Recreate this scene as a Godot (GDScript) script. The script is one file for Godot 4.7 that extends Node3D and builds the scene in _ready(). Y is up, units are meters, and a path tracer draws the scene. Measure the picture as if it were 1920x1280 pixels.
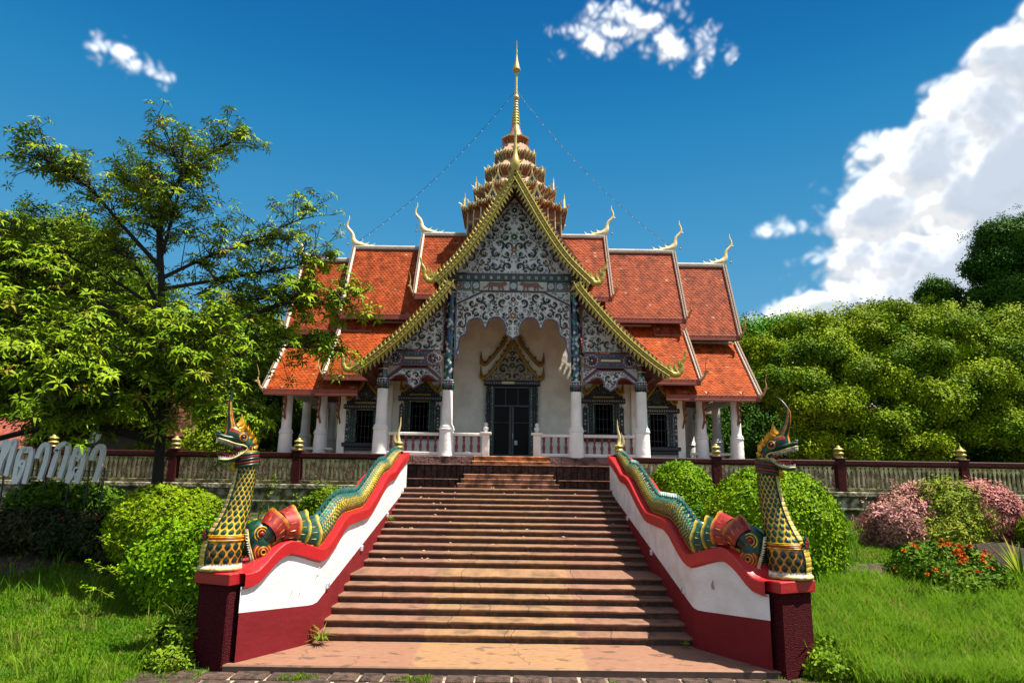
extends Node3D
# Temple stairway flanked by two serpent balustrades. Units are metres; P(x, y, d) puts a point d metres in front of the camera's foot.

const RISE := 0.14
const B := 0.08            # the temple's axis
var mats := {}
var noise_a := FastNoiseLite.new()
var noise_b := FastNoiseLite.new()
var noise_c := FastNoiseLite.new()


class MB:
	var v := PackedVector3Array()
	var n := PackedVector3Array()
	var c := PackedColorArray()
	var t := PackedVector2Array()
	var x := Transform3D()
	var mir := false
	var col := Color(1, 1, 1)

	func set_x(tr: Transform3D) -> void:
		x = tr
		mir = tr.basis.determinant() < 0.0

	func tri(a: Vector3, b: Vector3, d: Vector3, ta := Vector2(), tb := Vector2(), td := Vector2()) -> void:
		var nn := (b - a).cross(d - a)
		if nn.length_squared() < 1e-16:
			return
		nn = (x.basis * nn.normalized()).normalized()
		v.append(x * a)
		if mir:
			v.append(x * b); v.append(x * d)
			t.append(ta); t.append(tb); t.append(td)
		else:
			v.append(x * d); v.append(x * b)
			t.append(ta); t.append(td); t.append(tb)
		for i in 3:
			n.append(nn)
			c.append(col)

	func quad(a: Vector3, b: Vector3, d: Vector3, e: Vector3, ta := Vector2(), tb := Vector2(), td := Vector2(), te := Vector2()) -> void:
		tri(a, b, d, ta, tb, td)
		tri(a, d, e, ta, td, te)

	func vert(p: Vector3, nn: Vector3, cc: Color, uv: Vector2) -> void:
		v.append(x * p)
		n.append((x.basis * nn).normalized())
		c.append(cc)
		t.append(uv)

	# rows of points; normals are smooth across rows and columns
	func grid(r: Array, closed := false, cols: Array = [], uvs: Array = []) -> void:
		var m := r.size()
		var k: int = r[0].size()
		var nr := []
		for i in m:
			var lo: PackedVector3Array = r[maxi(i - 1, 0)]
			var hi: PackedVector3Array = r[mini(i + 1, m - 1)]
			var me: PackedVector3Array = r[i]
			var row := PackedVector3Array()
			for j in k:
				var jn := (j + 1) % k if closed else mini(j + 1, k - 1)
				var jp := (j + k - 1) % k if closed else maxi(j - 1, 0)
				var q := (me[jn] - me[jp]).cross(hi[j] - lo[j])
				if q.length_squared() < 1e-18:
					q = (hi[jn] - hi[jp] + lo[jn] - lo[jp]).cross(hi[j] - lo[j])
				if q.length_squared() < 1e-18:
					q = hi[j] - lo[j]
				if q.length_squared() < 1e-18:
					q = Vector3.UP
				row.append(q.normalized())
			nr.append(row)
		for i in m - 1:
			for j in (k if closed else k - 1):
				var j1 := (j + 1) % k
				var ii := [i, i, i + 1, i + 1]
				var jj := [j, j1, j1, j]
				for o in ([0, 1, 2, 0, 2, 3] if mir else [0, 2, 1, 0, 3, 2]):
					var a: int = ii[o]
					var b: int = jj[o]
					vert(r[a][b], nr[a][b], cols[a][b] if cols else col, uvs[a][b] if uvs else Vector2())

	func box(ce: Vector3, s: Vector3, ch := 0.0) -> void:
		var h := s * 0.5
		if ch <= 0.0:
			for ax in 3:
				for sg in [-1.0, 1.0]:
					var a := Vector3(); var b := Vector3(); var o := Vector3()
					o[ax] = h[ax] * sg
					a[(ax + 1) % 3] = h[(ax + 1) % 3] * sg
					b[(ax + 2) % 3] = h[(ax + 2) % 3]
					quad(ce + o - a - b, ce + o + a - b, ce + o + a + b, ce + o - a + b)
			return
		var i := h - Vector3(ch, ch, ch)
		for ax in 3:
			var a1 := (ax + 1) % 3
			var a2 := (ax + 2) % 3
			for sg in [-1.0, 1.0]:
				var a := Vector3(); var b := Vector3(); var o := Vector3()
				o[ax] = h[ax] * sg
				a[a1] = i[a1] * sg
				b[a2] = i[a2]
				quad(ce + o - a - b, ce + o + a - b, ce + o + a + b, ce + o - a + b)
			for s1 in [-1.0, 1.0]:
				for s2 in [-1.0, 1.0]:
					var w := Vector3(); w[ax] = i[ax]
					var p := Vector3(); p[a1] = h[a1] * s1; p[a2] = i[a2] * s2
					var q := Vector3(); q[a1] = i[a1] * s1; q[a2] = h[a2] * s2
					if s1 * s2 > 0.0:
						quad(ce + p - w, ce + q - w, ce + q + w, ce + p + w)
					else:
						quad(ce + q - w, ce + p - w, ce + p + w, ce + q + w)
		for sx in [-1.0, 1.0]:
			for sy in [-1.0, 1.0]:
				for sz in [-1.0, 1.0]:
					var p := ce + Vector3(h.x * sx, i.y * sy, i.z * sz)
					var q := ce + Vector3(i.x * sx, h.y * sy, i.z * sz)
					var w := ce + Vector3(i.x * sx, i.y * sy, h.z * sz)
					if sx * sy * sz > 0.0:
						tri(p, q, w)
					else:
						tri(p, w, q)

	# a rotated box: axes given by a basis
	func obox(ce: Vector3, bs: Basis, s: Vector3, ch := 0.0) -> void:
		var old := x
		var om := mir
		set_x(x * Transform3D(bs, ce))
		box(Vector3(), s, ch)
		x = old
		mir = om

	func bar(a: Vector3, b: Vector3, w: float, h: float, up := Vector3.UP, ch := 0.0) -> void:
		var d := (b - a).normalized()
		var sd := d.cross(up).normalized()
		var uu := sd.cross(d)
		obox((a + b) * 0.5, Basis(d, uu, sd), Vector3(a.distance_to(b), h, w), ch)

	# polygon in the local x-y plane, extruded from z0 to z1
	func prism(p: PackedVector2Array, z0: float, z1: float, caps := 3) -> void:
		if Geometry2D.is_polygon_clockwise(p):
			p = p.duplicate()
			p.reverse()
		var k := p.size()
		var ix := Geometry2D.triangulate_polygon(p)
		for i in range(0, ix.size(), 3):
			var a := p[ix[i]]; var b := p[ix[i + 1]]; var d := p[ix[i + 2]]
			if (b - a).cross(d - a) < 0.0:
				var s := b; b = d; d = s
			if caps & 1:
				tri(Vector3(a.x, a.y, z1), Vector3(b.x, b.y, z1), Vector3(d.x, d.y, z1), a, b, d)
			if caps & 2:
				tri(Vector3(a.x, a.y, z0), Vector3(d.x, d.y, z0), Vector3(b.x, b.y, z0), a, d, b)
		for i in k:
			var a := p[i]; var b := p[(i + 1) % k]
			quad(Vector3(a.x, a.y, z0), Vector3(b.x, b.y, z0), Vector3(b.x, b.y, z1), Vector3(a.x, a.y, z1), a, b, b, a)

	# profile of (radius, height) turned about a vertical axis through ce
	func lathe(p: PackedVector2Array, segs: int, ce := Vector3(), sharp := true) -> void:
		var rows := []
		for q in p:
			var row := PackedVector3Array()
			for j in segs:
				var a := TAU * j / segs
				row.append(ce + Vector3(q.x * cos(a), q.y, -q.x * sin(a)))
			rows.append(row)
		if sharp:
			for i in rows.size() - 1:
				grid([rows[i], rows[i + 1]], true)
		else:
			grid(rows, true)

	func tube(p: PackedVector3Array, r: PackedFloat32Array, segs := 8, flat := 1.0, cap := true, cols: Array = []) -> void:
		var rows := []
		var up := Vector3.UP if absf((p[1] - p[0]).normalized().y) < 0.9 else Vector3.RIGHT
		var m := p.size()
		for i in m:
			var d := (p[mini(i + 1, m - 1)] - p[maxi(i - 1, 0)]).normalized()
			var sd := d.cross(up).normalized()
			up = sd.cross(d).normalized()
			var row := PackedVector3Array()
			for j in segs:
				var a := TAU * j / segs
				row.append(p[i] + (up * cos(a) - sd * sin(a) * flat * -1.0) * r[i] if false else p[i] + (sd * cos(a) * flat + up * sin(a)) * r[i])
			rows.append(row)
		# sd x up = -d, so walk the other way round
		for i in m:
			rows[i].reverse()
		grid(rows, true, cols)
		if cap:
			for e in [0, m - 1]:
				for j in segs:
					var a: Vector3 = rows[e][j]
					var b: Vector3 = rows[e][(j + 1) % segs]
					if e == 0:
						tri(p[e], b, a)
					else:
						tri(p[e], a, b)

	func ball(ce: Vector3, r: Vector3, segs := 12, rings := 7) -> void:
		var rows := []
		for i in rings + 1:
			var e := -PI / 2 + PI * i / rings
			var row := PackedVector3Array()
			for j in segs:
				var a := TAU * j / segs
				row.append(ce + Vector3(r.x * cos(e) * cos(a), r.y * sin(e), -r.z * cos(e) * sin(a)))
			rows.append(row)
		grid(rows, true)

	# a domed leaf or petal: o base, d direction, nz outward
	func leaf(o: Vector3, d: Vector3, nz: Vector3, ln: float, w: float, h: float, bend := 0.0) -> void:
		var s := nz.cross(d).normalized() * 0.5 * w
		var b := nz.cross(d).normalized() * bend * ln
		var p := [o, o + d * ln * 0.3 - s * 0.8 + b * 0.1, o + d * ln * 0.65 - s + b * 0.5, o + d * ln + b, o + d * ln * 0.65 + s + b * 0.5, o + d * ln * 0.3 + s * 0.8 + b * 0.1]
		var m := o + d * ln * 0.5 + nz * h + b * 0.3
		for i in 6:
			tri(p[i], p[(i + 1) % 6], m)

	func cone(o: Vector3, tip: Vector3, r: float, segs := 6) -> void:
		var d := (tip - o).normalized()
		var a := d.cross(Vector3.UP if absf(d.y) < 0.9 else Vector3.RIGHT).normalized()
		var b := d.cross(a)
		for j in segs:
			var t0 := TAU * j / segs
			var t1 := TAU * (j + 1) / segs
			tri(o + (a * cos(t0) + b * sin(t0)) * r, o + (a * cos(t1) + b * sin(t1)) * r, tip)

	# a flat stroke of given width along a 2-D polyline, with thickness
	func stroke(p: PackedVector2Array, w: float, z0: float, z1: float, closed := false) -> void:
		var k := p.size()
		var l := PackedVector2Array(); var r := PackedVector2Array()
		for i in k:
			var a := p[(i + k - 1) % k] if closed else p[maxi(i - 1, 0)]
			var b := p[(i + 1) % k] if closed else p[mini(i + 1, k - 1)]
			var q := (b - a).normalized().orthogonal() * w * 0.5
			l.append(p[i] + q); r.append(p[i] - q)
		for i in (k if closed else k - 1):
			var e := (i + 1) % k
			var q := [Vector3(l[i].x, l[i].y, z1), Vector3(r[i].x, r[i].y, z1), Vector3(r[e].x, r[e].y, z1), Vector3(l[e].x, l[e].y, z1)]
			var g := [Vector3(l[i].x, l[i].y, z0), Vector3(r[i].x, r[i].y, z0), Vector3(r[e].x, r[e].y, z0), Vector3(l[e].x, l[e].y, z0)]
			quad(q[0], q[3], q[2], q[1])
			quad(g[0], g[1], g[2], g[3])
			quad(q[1], q[2], g[2], g[1])
			quad(q[3], q[0], g[0], g[3])
			if not closed and i == 0:
				quad(q[0], q[1], g[1], g[0])
			if not closed and i == k - 2:
				quad(q[2], q[3], g[3], g[2])

	func mesh(off := Vector3(), m: Material = null) -> ArrayMesh:
		if off != Vector3():
			for i in v.size():
				v[i] -= off
		var a := []
		a.resize(Mesh.ARRAY_MAX)
		a[Mesh.ARRAY_VERTEX] = v
		a[Mesh.ARRAY_NORMAL] = n
		a[Mesh.ARRAY_COLOR] = c
		a[Mesh.ARRAY_TEX_UV] = t
		var am := ArrayMesh.new()
		am.add_surface_from_arrays(Mesh.PRIMITIVE_TRIANGLES, a)
		if m:
			am.surface_set_material(0, m)
		return am


func P(px: float, py: float, d: float) -> Vector3:
	return Vector3(px, py, -d)


func lin(r: float, g: float, b: float) -> Color:
	return Color(r, g, b).linear_to_srgb()


func base_of(o: Node) -> Vector3:
	var s := Vector3()
	while o is Node3D and o != self:
		s += o.position
		o = o.get_parent()
	return s


func thing(called: String, label: String, category: String, at := Vector3(), group := "") -> Node3D:
	var o := Node3D.new()
	o.name = called
	o.position = at
	add_child(o, true)
	return tag(o, label, category, group)


func tag(o: Node3D, label: String, category: String, group := "") -> Node3D:
	if label:
		o.set_meta("label", label)
	if category:
		o.set_meta("category", category)
	if group:
		o.set_meta("group", group)
	return o


func kind(o: Node, k: String) -> Node:
	o.set_meta("kind", k)
	return o


func part(parent: Node, called: String, mb: MB, m: Material) -> MeshInstance3D:
	var o := MeshInstance3D.new()
	o.name = called
	o.mesh = mb.mesh(base_of(parent), m)
	parent.add_child(o, true)
	return o


func inst(parent: Node, called: String, me: Mesh, at: Transform3D) -> MeshInstance3D:
	var o := MeshInstance3D.new()
	o.name = called
	o.mesh = me
	at.origin -= base_of(parent)
	o.transform = at
	parent.add_child(o, true)
	return o


func many(parent: Node, called: String, me: Mesh, xs: Array, cs: PackedColorArray) -> MultiMeshInstance3D:
	var mm := MultiMesh.new()
	mm.transform_format = MultiMesh.TRANSFORM_3D
	mm.use_colors = true
	mm.mesh = me
	mm.instance_count = xs.size()
	var off := base_of(parent)
	for i in xs.size():
		var q: Transform3D = xs[i]
		q.origin -= off
		mm.set_instance_transform(i, q)
		mm.set_instance_color(i, cs[i])
	var o := MultiMeshInstance3D.new()
	o.name = called
	o.multimesh = mm
	parent.add_child(o, true)
	return o


func noise_tex(freq: float, lo: Color, hi: Color, oct := 4, sd := 1, size := 512, bias := 0.0) -> NoiseTexture2D:
	var f := FastNoiseLite.new()
	f.noise_type = FastNoiseLite.TYPE_SIMPLEX_SMOOTH
	f.frequency = freq
	f.fractal_octaves = oct
	f.seed = sd
	var g := Gradient.new()
	g.offsets = PackedFloat32Array([0.25 + bias, 0.75 + bias])
	g.colors = PackedColorArray([lo, hi])
	var t := NoiseTexture2D.new()
	t.width = size
	t.height = size
	t.seamless = true
	t.noise = f
	t.color_ramp = g
	return t


func mat(called: String, rough := 0.8, metal := 0.0, spec := 0.5) -> StandardMaterial3D:
	var m := StandardMaterial3D.new()
	m.resource_name = called
	m.roughness = rough
	m.metallic = metal
	m.metallic_specular = spec
	m.vertex_color_use_as_albedo = true
	m.cull_mode = BaseMaterial3D.CULL_DISABLED
	mats[called] = m
	return m


func tri_tex(m: StandardMaterial3D, tex: Texture2D, scale: float, bump: Texture2D = null, cm := 0.5) -> void:
	m.albedo_texture = tex
	m.uv1_triplanar = true
	m.uv1_world_triplanar = true
	m.uv1_scale = Vector3.ONE * scale
	if bump:
		m.heightmap_enabled = true
		m.heightmap_texture = bump
		m.heightmap_scale = cm


# a smooth curve through control values: pts is [[x, y], ...]
func curve(pts: Array, q: float) -> float:
	var k := pts.size()
	if q <= pts[0][0]:
		return pts[0][1]
	if q >= pts[k - 1][0]:
		return pts[k - 1][1]
	var i := 0
	while pts[i + 1][0] < q:
		i += 1
	var x0: float = pts[i][0]
	var x1: float = pts[i + 1][0]
	var y0: float = pts[i][1]
	var y1: float = pts[i + 1][1]
	var m0: float = (y1 - pts[maxi(i - 1, 0)][1]) / maxf(x1 - pts[maxi(i - 1, 0)][0], 1e-5)
	var m1: float = (pts[mini(i + 2, k - 1)][1] - y0) / maxf(pts[mini(i + 2, k - 1)][0] - x0, 1e-5)
	if (y1 - y0) * m0 <= 0.0 and i == 0:
		m0 = 0.0
	var h := x1 - x0
	var t := (q - x0) / h
	return y0 * (1 + 2 * t) * (1 - t) * (1 - t) + m0 * h * t * (1 - t) * (1 - t) + y1 * t * t * (3 - 2 * t) + m1 * h * t * t * (t - 1)


func smooth_path(p: PackedVector3Array, per: int) -> PackedVector3Array:
	var o := PackedVector3Array()
	var k := p.size()
	for i in k - 1:
		for j in per:
			o.append(p[i].cubic_interpolate(p[i + 1], p[maxi(i - 1, 0)], p[mini(i + 2, k - 1)], float(j) / per))
	o.append(p[k - 1])
	return o


func taper(k: int, r0: float, r1: float, pw := 1.0) -> PackedFloat32Array:
	var o := PackedFloat32Array()
	for i in k:
		o.append(lerpf(r0, r1, pow(float(i) / maxf(k - 1, 1), pw)))
	return o


func _ready() -> void:
	noise_a.seed = 3
	noise_a.frequency = 1.0
	noise_a.fractal_octaves = 4
	noise_b.seed = 9
	noise_b.frequency = 1.0
	noise_b.fractal_octaves = 3
	noise_c.seed = 17
	noise_c.frequency = 1.0
	noise_c.fractal_type = FastNoiseLite.FRACTAL_NONE
	var cam := Camera3D.new()
	cam.name = "camera"
	cam.position = Vector3(0.054, 2.78, 0)
	cam.basis = Basis(Vector3.RIGHT, 0.2) * Basis(Vector3.BACK, 0.0145)
	cam.fov = 53.13
	cam.near = 0.1
	cam.far = 1500.0
	add_child(cam)
	cam.make_current()
	var env := Environment.new()
	env.background_mode = Environment.BG_SKY
	env.tonemap_mode = Environment.TONE_MAPPER_LINEAR
	env.tonemap_exposure = EXPOSURE
	env.sdfgi_enabled = true
	env.ssao_enabled = true
	env.ssil_enabled = true
	var pano := PanoramaSkyMaterial.new()
	pano.panorama = make_sky()
	env.sky = Sky.new()
	env.sky.sky_material = pano
	var we := WorldEnvironment.new()
	we.name = "environment"
	we.environment = env
	add_child(we)
	var sun := DirectionalLight3D.new()
	sun.name = "sun"
	sun.light_energy = 1.6
	sun.light_color = Color(1.0, 0.965, 0.9)
	sun.light_angular_distance = 0.5
	sun.shadow_enabled = true
	var to_sun := Vector3(0.44, 1.0, 0.1).normalized()
	sun.basis = Basis.looking_at(-to_sun, Vector3.FORWARD)
	add_child(sun)
	make_materials()
	make_ground()
	make_stairs()
	for s in [-1, 1]:
		make_stair_wall(s)
		make_naga(s)
	make_upper_terrace()
	for s in [-1, 1]:
		make_fence(s)
	make_temple()
	make_string_lights()
	make_sign()
	make_small_things()
	make_trees()
	make_shrubs()
	make_grass()


const EXPOSURE := 2.7


# ---------------------------------------------------------------- sky
func cloud_at(az: float, el: float, d: Vector3) -> Vector2:
	# x: cover 0..1, y: how lit
	# rounded billows: folded noise at four sizes
	var n := 0.0
	for q in [[6.0, 0.52], [13.0, 0.27], [29.0, 0.13], [61.0, 0.08]]:
		n += (absf(noise_c.get_noise_3dv(d * q[0] + Vector3(q[0], 3.0, 1.0))) * 2.6 - 0.85) * q[1]
	var n2 := 0.0
	var m := -3.0
	var small := false
	# the big bank to the right of the temple, its left edge climbing to the right
	var az_edge := curve([[0, 15.0], [12, 18.3], [14, 20.2], [15.4, 23.4], [17.2, 26.3], [18.4, 28.2], [19.3, 25.4], [20.3, 25.0], [20.9, 25.6], [22.7, 26.9], [24, 29.9], [25.8, 31.9], [28.5, 35.6], [30, 40.0], [34, 47.0]], el)
	if az > -20.0:
		var mm := (az - az_edge + 1.2) / 4.2
		m = maxf(m, minf(mm if mm > 0.0 else mm * 1.6, 3.0) - smoothstep(58.0, 80.0, az) * 5.0 - smoothstep(36.0, 48.0, el) * 5.0)
	# small clouds of the same kind
	for q in [[8.4, 35.7, 3.6, 1.6, 1.15], [11.8, 35.9, 3.2, 1.6, 1.15], [16.2, 33.7, 2.3, 1.1, 0.7], [-32.7, 29.6, 2.0, 0.9, 0.95], [-31.1, 29.1, 1.7, 0.8, 0.9]]:
		var r := sqrt(pow((az - q[0]) / q[2], 2.0) + pow((el - q[1]) / q[3], 2.0))
		if r < 1.9 and (1.0 - r) * 0.75 * q[4] > m:
			m = (1.0 - r) * 0.75 * q[4]
			small = true
	if small:
		for q in [[15.0, 0.24], [34.0, 0.15], [76.0, 0.10]]:
			n2 += (absf(noise_c.get_noise_3dv(d * q[0] + Vector3(q[0], 3.0, 1.0))) * 2.6 - 0.85) * q[1]
		n = n2
	# elsewhere, scattered banks out of the frame
	var out := maxf(smoothstep(48.0, 70.0, absf(az)), smoothstep(44.0, 60.0, el))
	if out > 0.0:
		m = maxf(m, (noise_b.get_noise_3dv(d * 1.6 + Vector3(4, 2, 7)) * 2.6 + 0.2) * out - (1.0 - out) * 2.0)
	var x := m + n * 1.7
	var cover := smoothstep(-0.25, 0.95, x)
	return Vector2(cover, clampf(x, 0.0, 2.5))


func sky_color(d: Vector3) -> Color:
	var el := rad_to_deg(asin(clampf(d.y, -1, 1)))
	var az := rad_to_deg(atan2(d.x, -d.z))
	var e := maxf(el, 0.0)
	var r := curve([[0, 0.30], [8, 0.18], [15, 0.10], [27, 0.028], [38, 0.009], [90, 0.006]], e)
	var g := curve([[0, 0.52], [8, 0.43], [15, 0.365], [27, 0.245], [38, 0.148], [90, 0.10]], e)
	var b := curve([[0, 0.70], [8, 0.67], [15, 0.635], [27, 0.53], [38, 0.415], [90, 0.32]], e)
	var c := Color(r, g, b)
	if el > -2.0:
		var q := cloud_at(az, el, d)
		if q.x > 0.0:
			var toward := (d + Vector3(0.008, 0.016, 0.0)).normalized()
			var q2 := cloud_at(rad_to_deg(atan2(toward.x, -toward.z)), rad_to_deg(asin(toward.y)), toward)
			var lit := clampf(0.86 + 0.75 * (q.y - q2.y), 0.62, 1.08)
			var cc := Color(1.42, 1.44, 1.47) * lit
			cc = cc.lerp(Color(0.58, 0.66, 0.78), smoothstep(0.9, 2.2, q.y + noise_a.get_noise_3dv(d * 6.0) * 0.9) * 0.9)
			c = c.lerp(cc, q.x * 0.97)
	c = c * (1.0 / EXPOSURE)
	c.a = 1.0
	return c


func make_sky() -> ImageTexture:
	var w := 3072
	var lo := Image.create(768, 384, false, Image.FORMAT_RGBF)
	for y in 384:
		var th := (y + 0.5) / 384.0 * PI
		for x in 768:
			if y > 196:
				lo.set_pixel(x, y, Color(0.12, 0.13, 0.1))
				continue
			var ph := (x + 0.5) / 768.0 * TAU
			lo.set_pixel(x, y, sky_color(Vector3(sin(th) * sin(ph), cos(th), -sin(th) * cos(ph))))
	lo.resize(w, w / 2, Image.INTERPOLATE_BILINEAR)
	var hw := int(w * 44.0 / 360.0)
	for y in range(int((90.0 - 42.0) / 180.0 * w / 2), w / 4 + 1):
		var th := (y + 0.5) / (w / 2.0) * PI
		for k in range(-hw, hw):
			var ph := (k + 0.5) / w * TAU
			lo.set_pixel(posmod(k, w), y, sky_color(Vector3(sin(th) * sin(ph), cos(th), -sin(th) * cos(ph))))
	return ImageTexture.create_from_image(lo)


# ---------------------------------------------------------------- materials
func make_materials() -> void:
	var soft := noise_tex(0.006, Color(0.93, 0.925, 0.915), Color(1, 1, 1), 5, 2)
	var fine := noise_tex(0.05, Color(0.72, 0.72, 0.72), Color(1, 1, 1), 4, 5)
	var rough := noise_tex(0.03, Color(0, 0, 0), Color(1, 1, 1), 5, 7)
	var grain := noise_tex(0.09, Color(0, 0, 0), Color(1, 1, 1), 3, 8)
	var dirt := noise_tex(0.008, Color(0.52, 0.50, 0.46), Color(1, 1, 1), 6, 12, 512, -0.08)
	var tiledirt := noise_tex(0.010, Color(0.74, 0.70, 0.66), Color(1, 1, 1), 6, 14)
	var moss := noise_tex(0.012, Color(0.35, 0.37, 0.22), Color(1, 1, 0.95), 6, 21)
	tri_tex(mat("plaster", 0.75), soft, 0.35, rough, 0.3)
	tri_tex(mat("wall_white", 0.65), soft, 0.6, rough, 0.35)
	tri_tex(mat("maroon", 0.6, 0.0, 0.25), soft, 0.5, rough, 0.25)
	tri_tex(mat("stucco", 0.85, 0.0, 0.2), fine, 0.9, grain, 2.2)
	tri_tex(mat("cap_paint", 0.4), soft, 0.6, rough, 0.2)
	tri_tex(mat("mossy", 0.85), moss, 0.5, rough, 0.6)
	tri_tex(mat("stone", 0.85), dirt, 0.6, rough, 0.8)
	tri_tex(mat("laterite", 0.95), dirt, 1.2, grain, 2.0)
	tri_tex(mat("soil", 1.0), dirt, 0.7, grain, 3.0)
	tri_tex(mat("tile", 0.7, 0.0, 0.22), tiledirt, 0.45)
	mats.tile.uv1_world_triplanar = true
	tri_tex(mat("wood", 0.6), soft, 0.8)
	tri_tex(mat("gold", 0.42, 0.35), fine, 0.8, rough, 0.15)
	mat("enamel", 0.36, 0.0, 0.45)
	tri_tex(mats.enamel, noise_tex(0.02, Color(0.62, 0.60, 0.56), Color(1, 1, 1), 5, 41, 512, -0.06), 0.9)
	tri_tex(mat("pale_gold", 0.45, 0.15), soft, 0.8)
	mat("mosaic", 0.16, 0.1, 0.6)
	mat("satin", 0.45)
	mat("metal", 0.35, 0.6)
	mat("dark_glass", 0.12, 0.0, 0.16)
	tri_tex(mat("bark", 0.9), fine, 1.5, grain, 2.0)
	for q in [["leaf", 0.5, 0.26], ["soft_leaf", 0.7, 0.35], ["grass_blade", 0.6, 0.95], ["petal", 0.6, 0.3]]:
		var m := mat(q[0], q[1], 0.0, 0.14)
		m.backlight_enabled = true
		m.backlight = Color(q[2], q[2], q[2])
	tri_tex(mat("lawn_soil", 1.0), dirt, 0.5, grain, 2.0)


# ---------------------------------------------------------------- ground
func wall_x(d: float) -> float:   # inner face of the stair walls
	if d < 12.5:
		return 4.15 - (d - 11.02) * 0.5946
	return 3.27 - (d - 12.5) * 0.0259


const CAP := [[11.0, 1.30], [11.3, 1.31], [11.45, 1.42], [11.62, 1.60], [11.85, 1.73], [12.1, 1.68], [12.5, 1.55], [12.75, 1.56], [13.0, 1.62], [13.4, 1.76], [13.85, 1.95], [14.3, 2.05], [14.8, 2.07], [15.3, 2.09], [15.9, 2.12], [16.4, 2.26], [17.0, 2.48], [17.6, 2.72], [18.1, 2.88], [18.5, 2.94], [18.9, 2.98], [19.4, 3.15], [20.0, 3.33], [20.9, 3.55]]


func cap_y(d: float) -> float:
	return curve(CAP, d)


func slope_y(d: float) -> float:
	return -0.12 + 1.9 * clampf((d - 11.0) / 9.8, 0.0, 1.0)


func ground_y(px: float, d: float) -> float:
	var far := clampf((absf(px) - 12.0) / 30.0, 0.0, 1.0)
	return slope_y(d) + (noise_a.get_noise_2d(px * 0.35, d * 0.35) * 0.09 + noise_b.get_noise_2d(px * 1.4, d * 1.4) * 0.025) * (1.0 - far)


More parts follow.
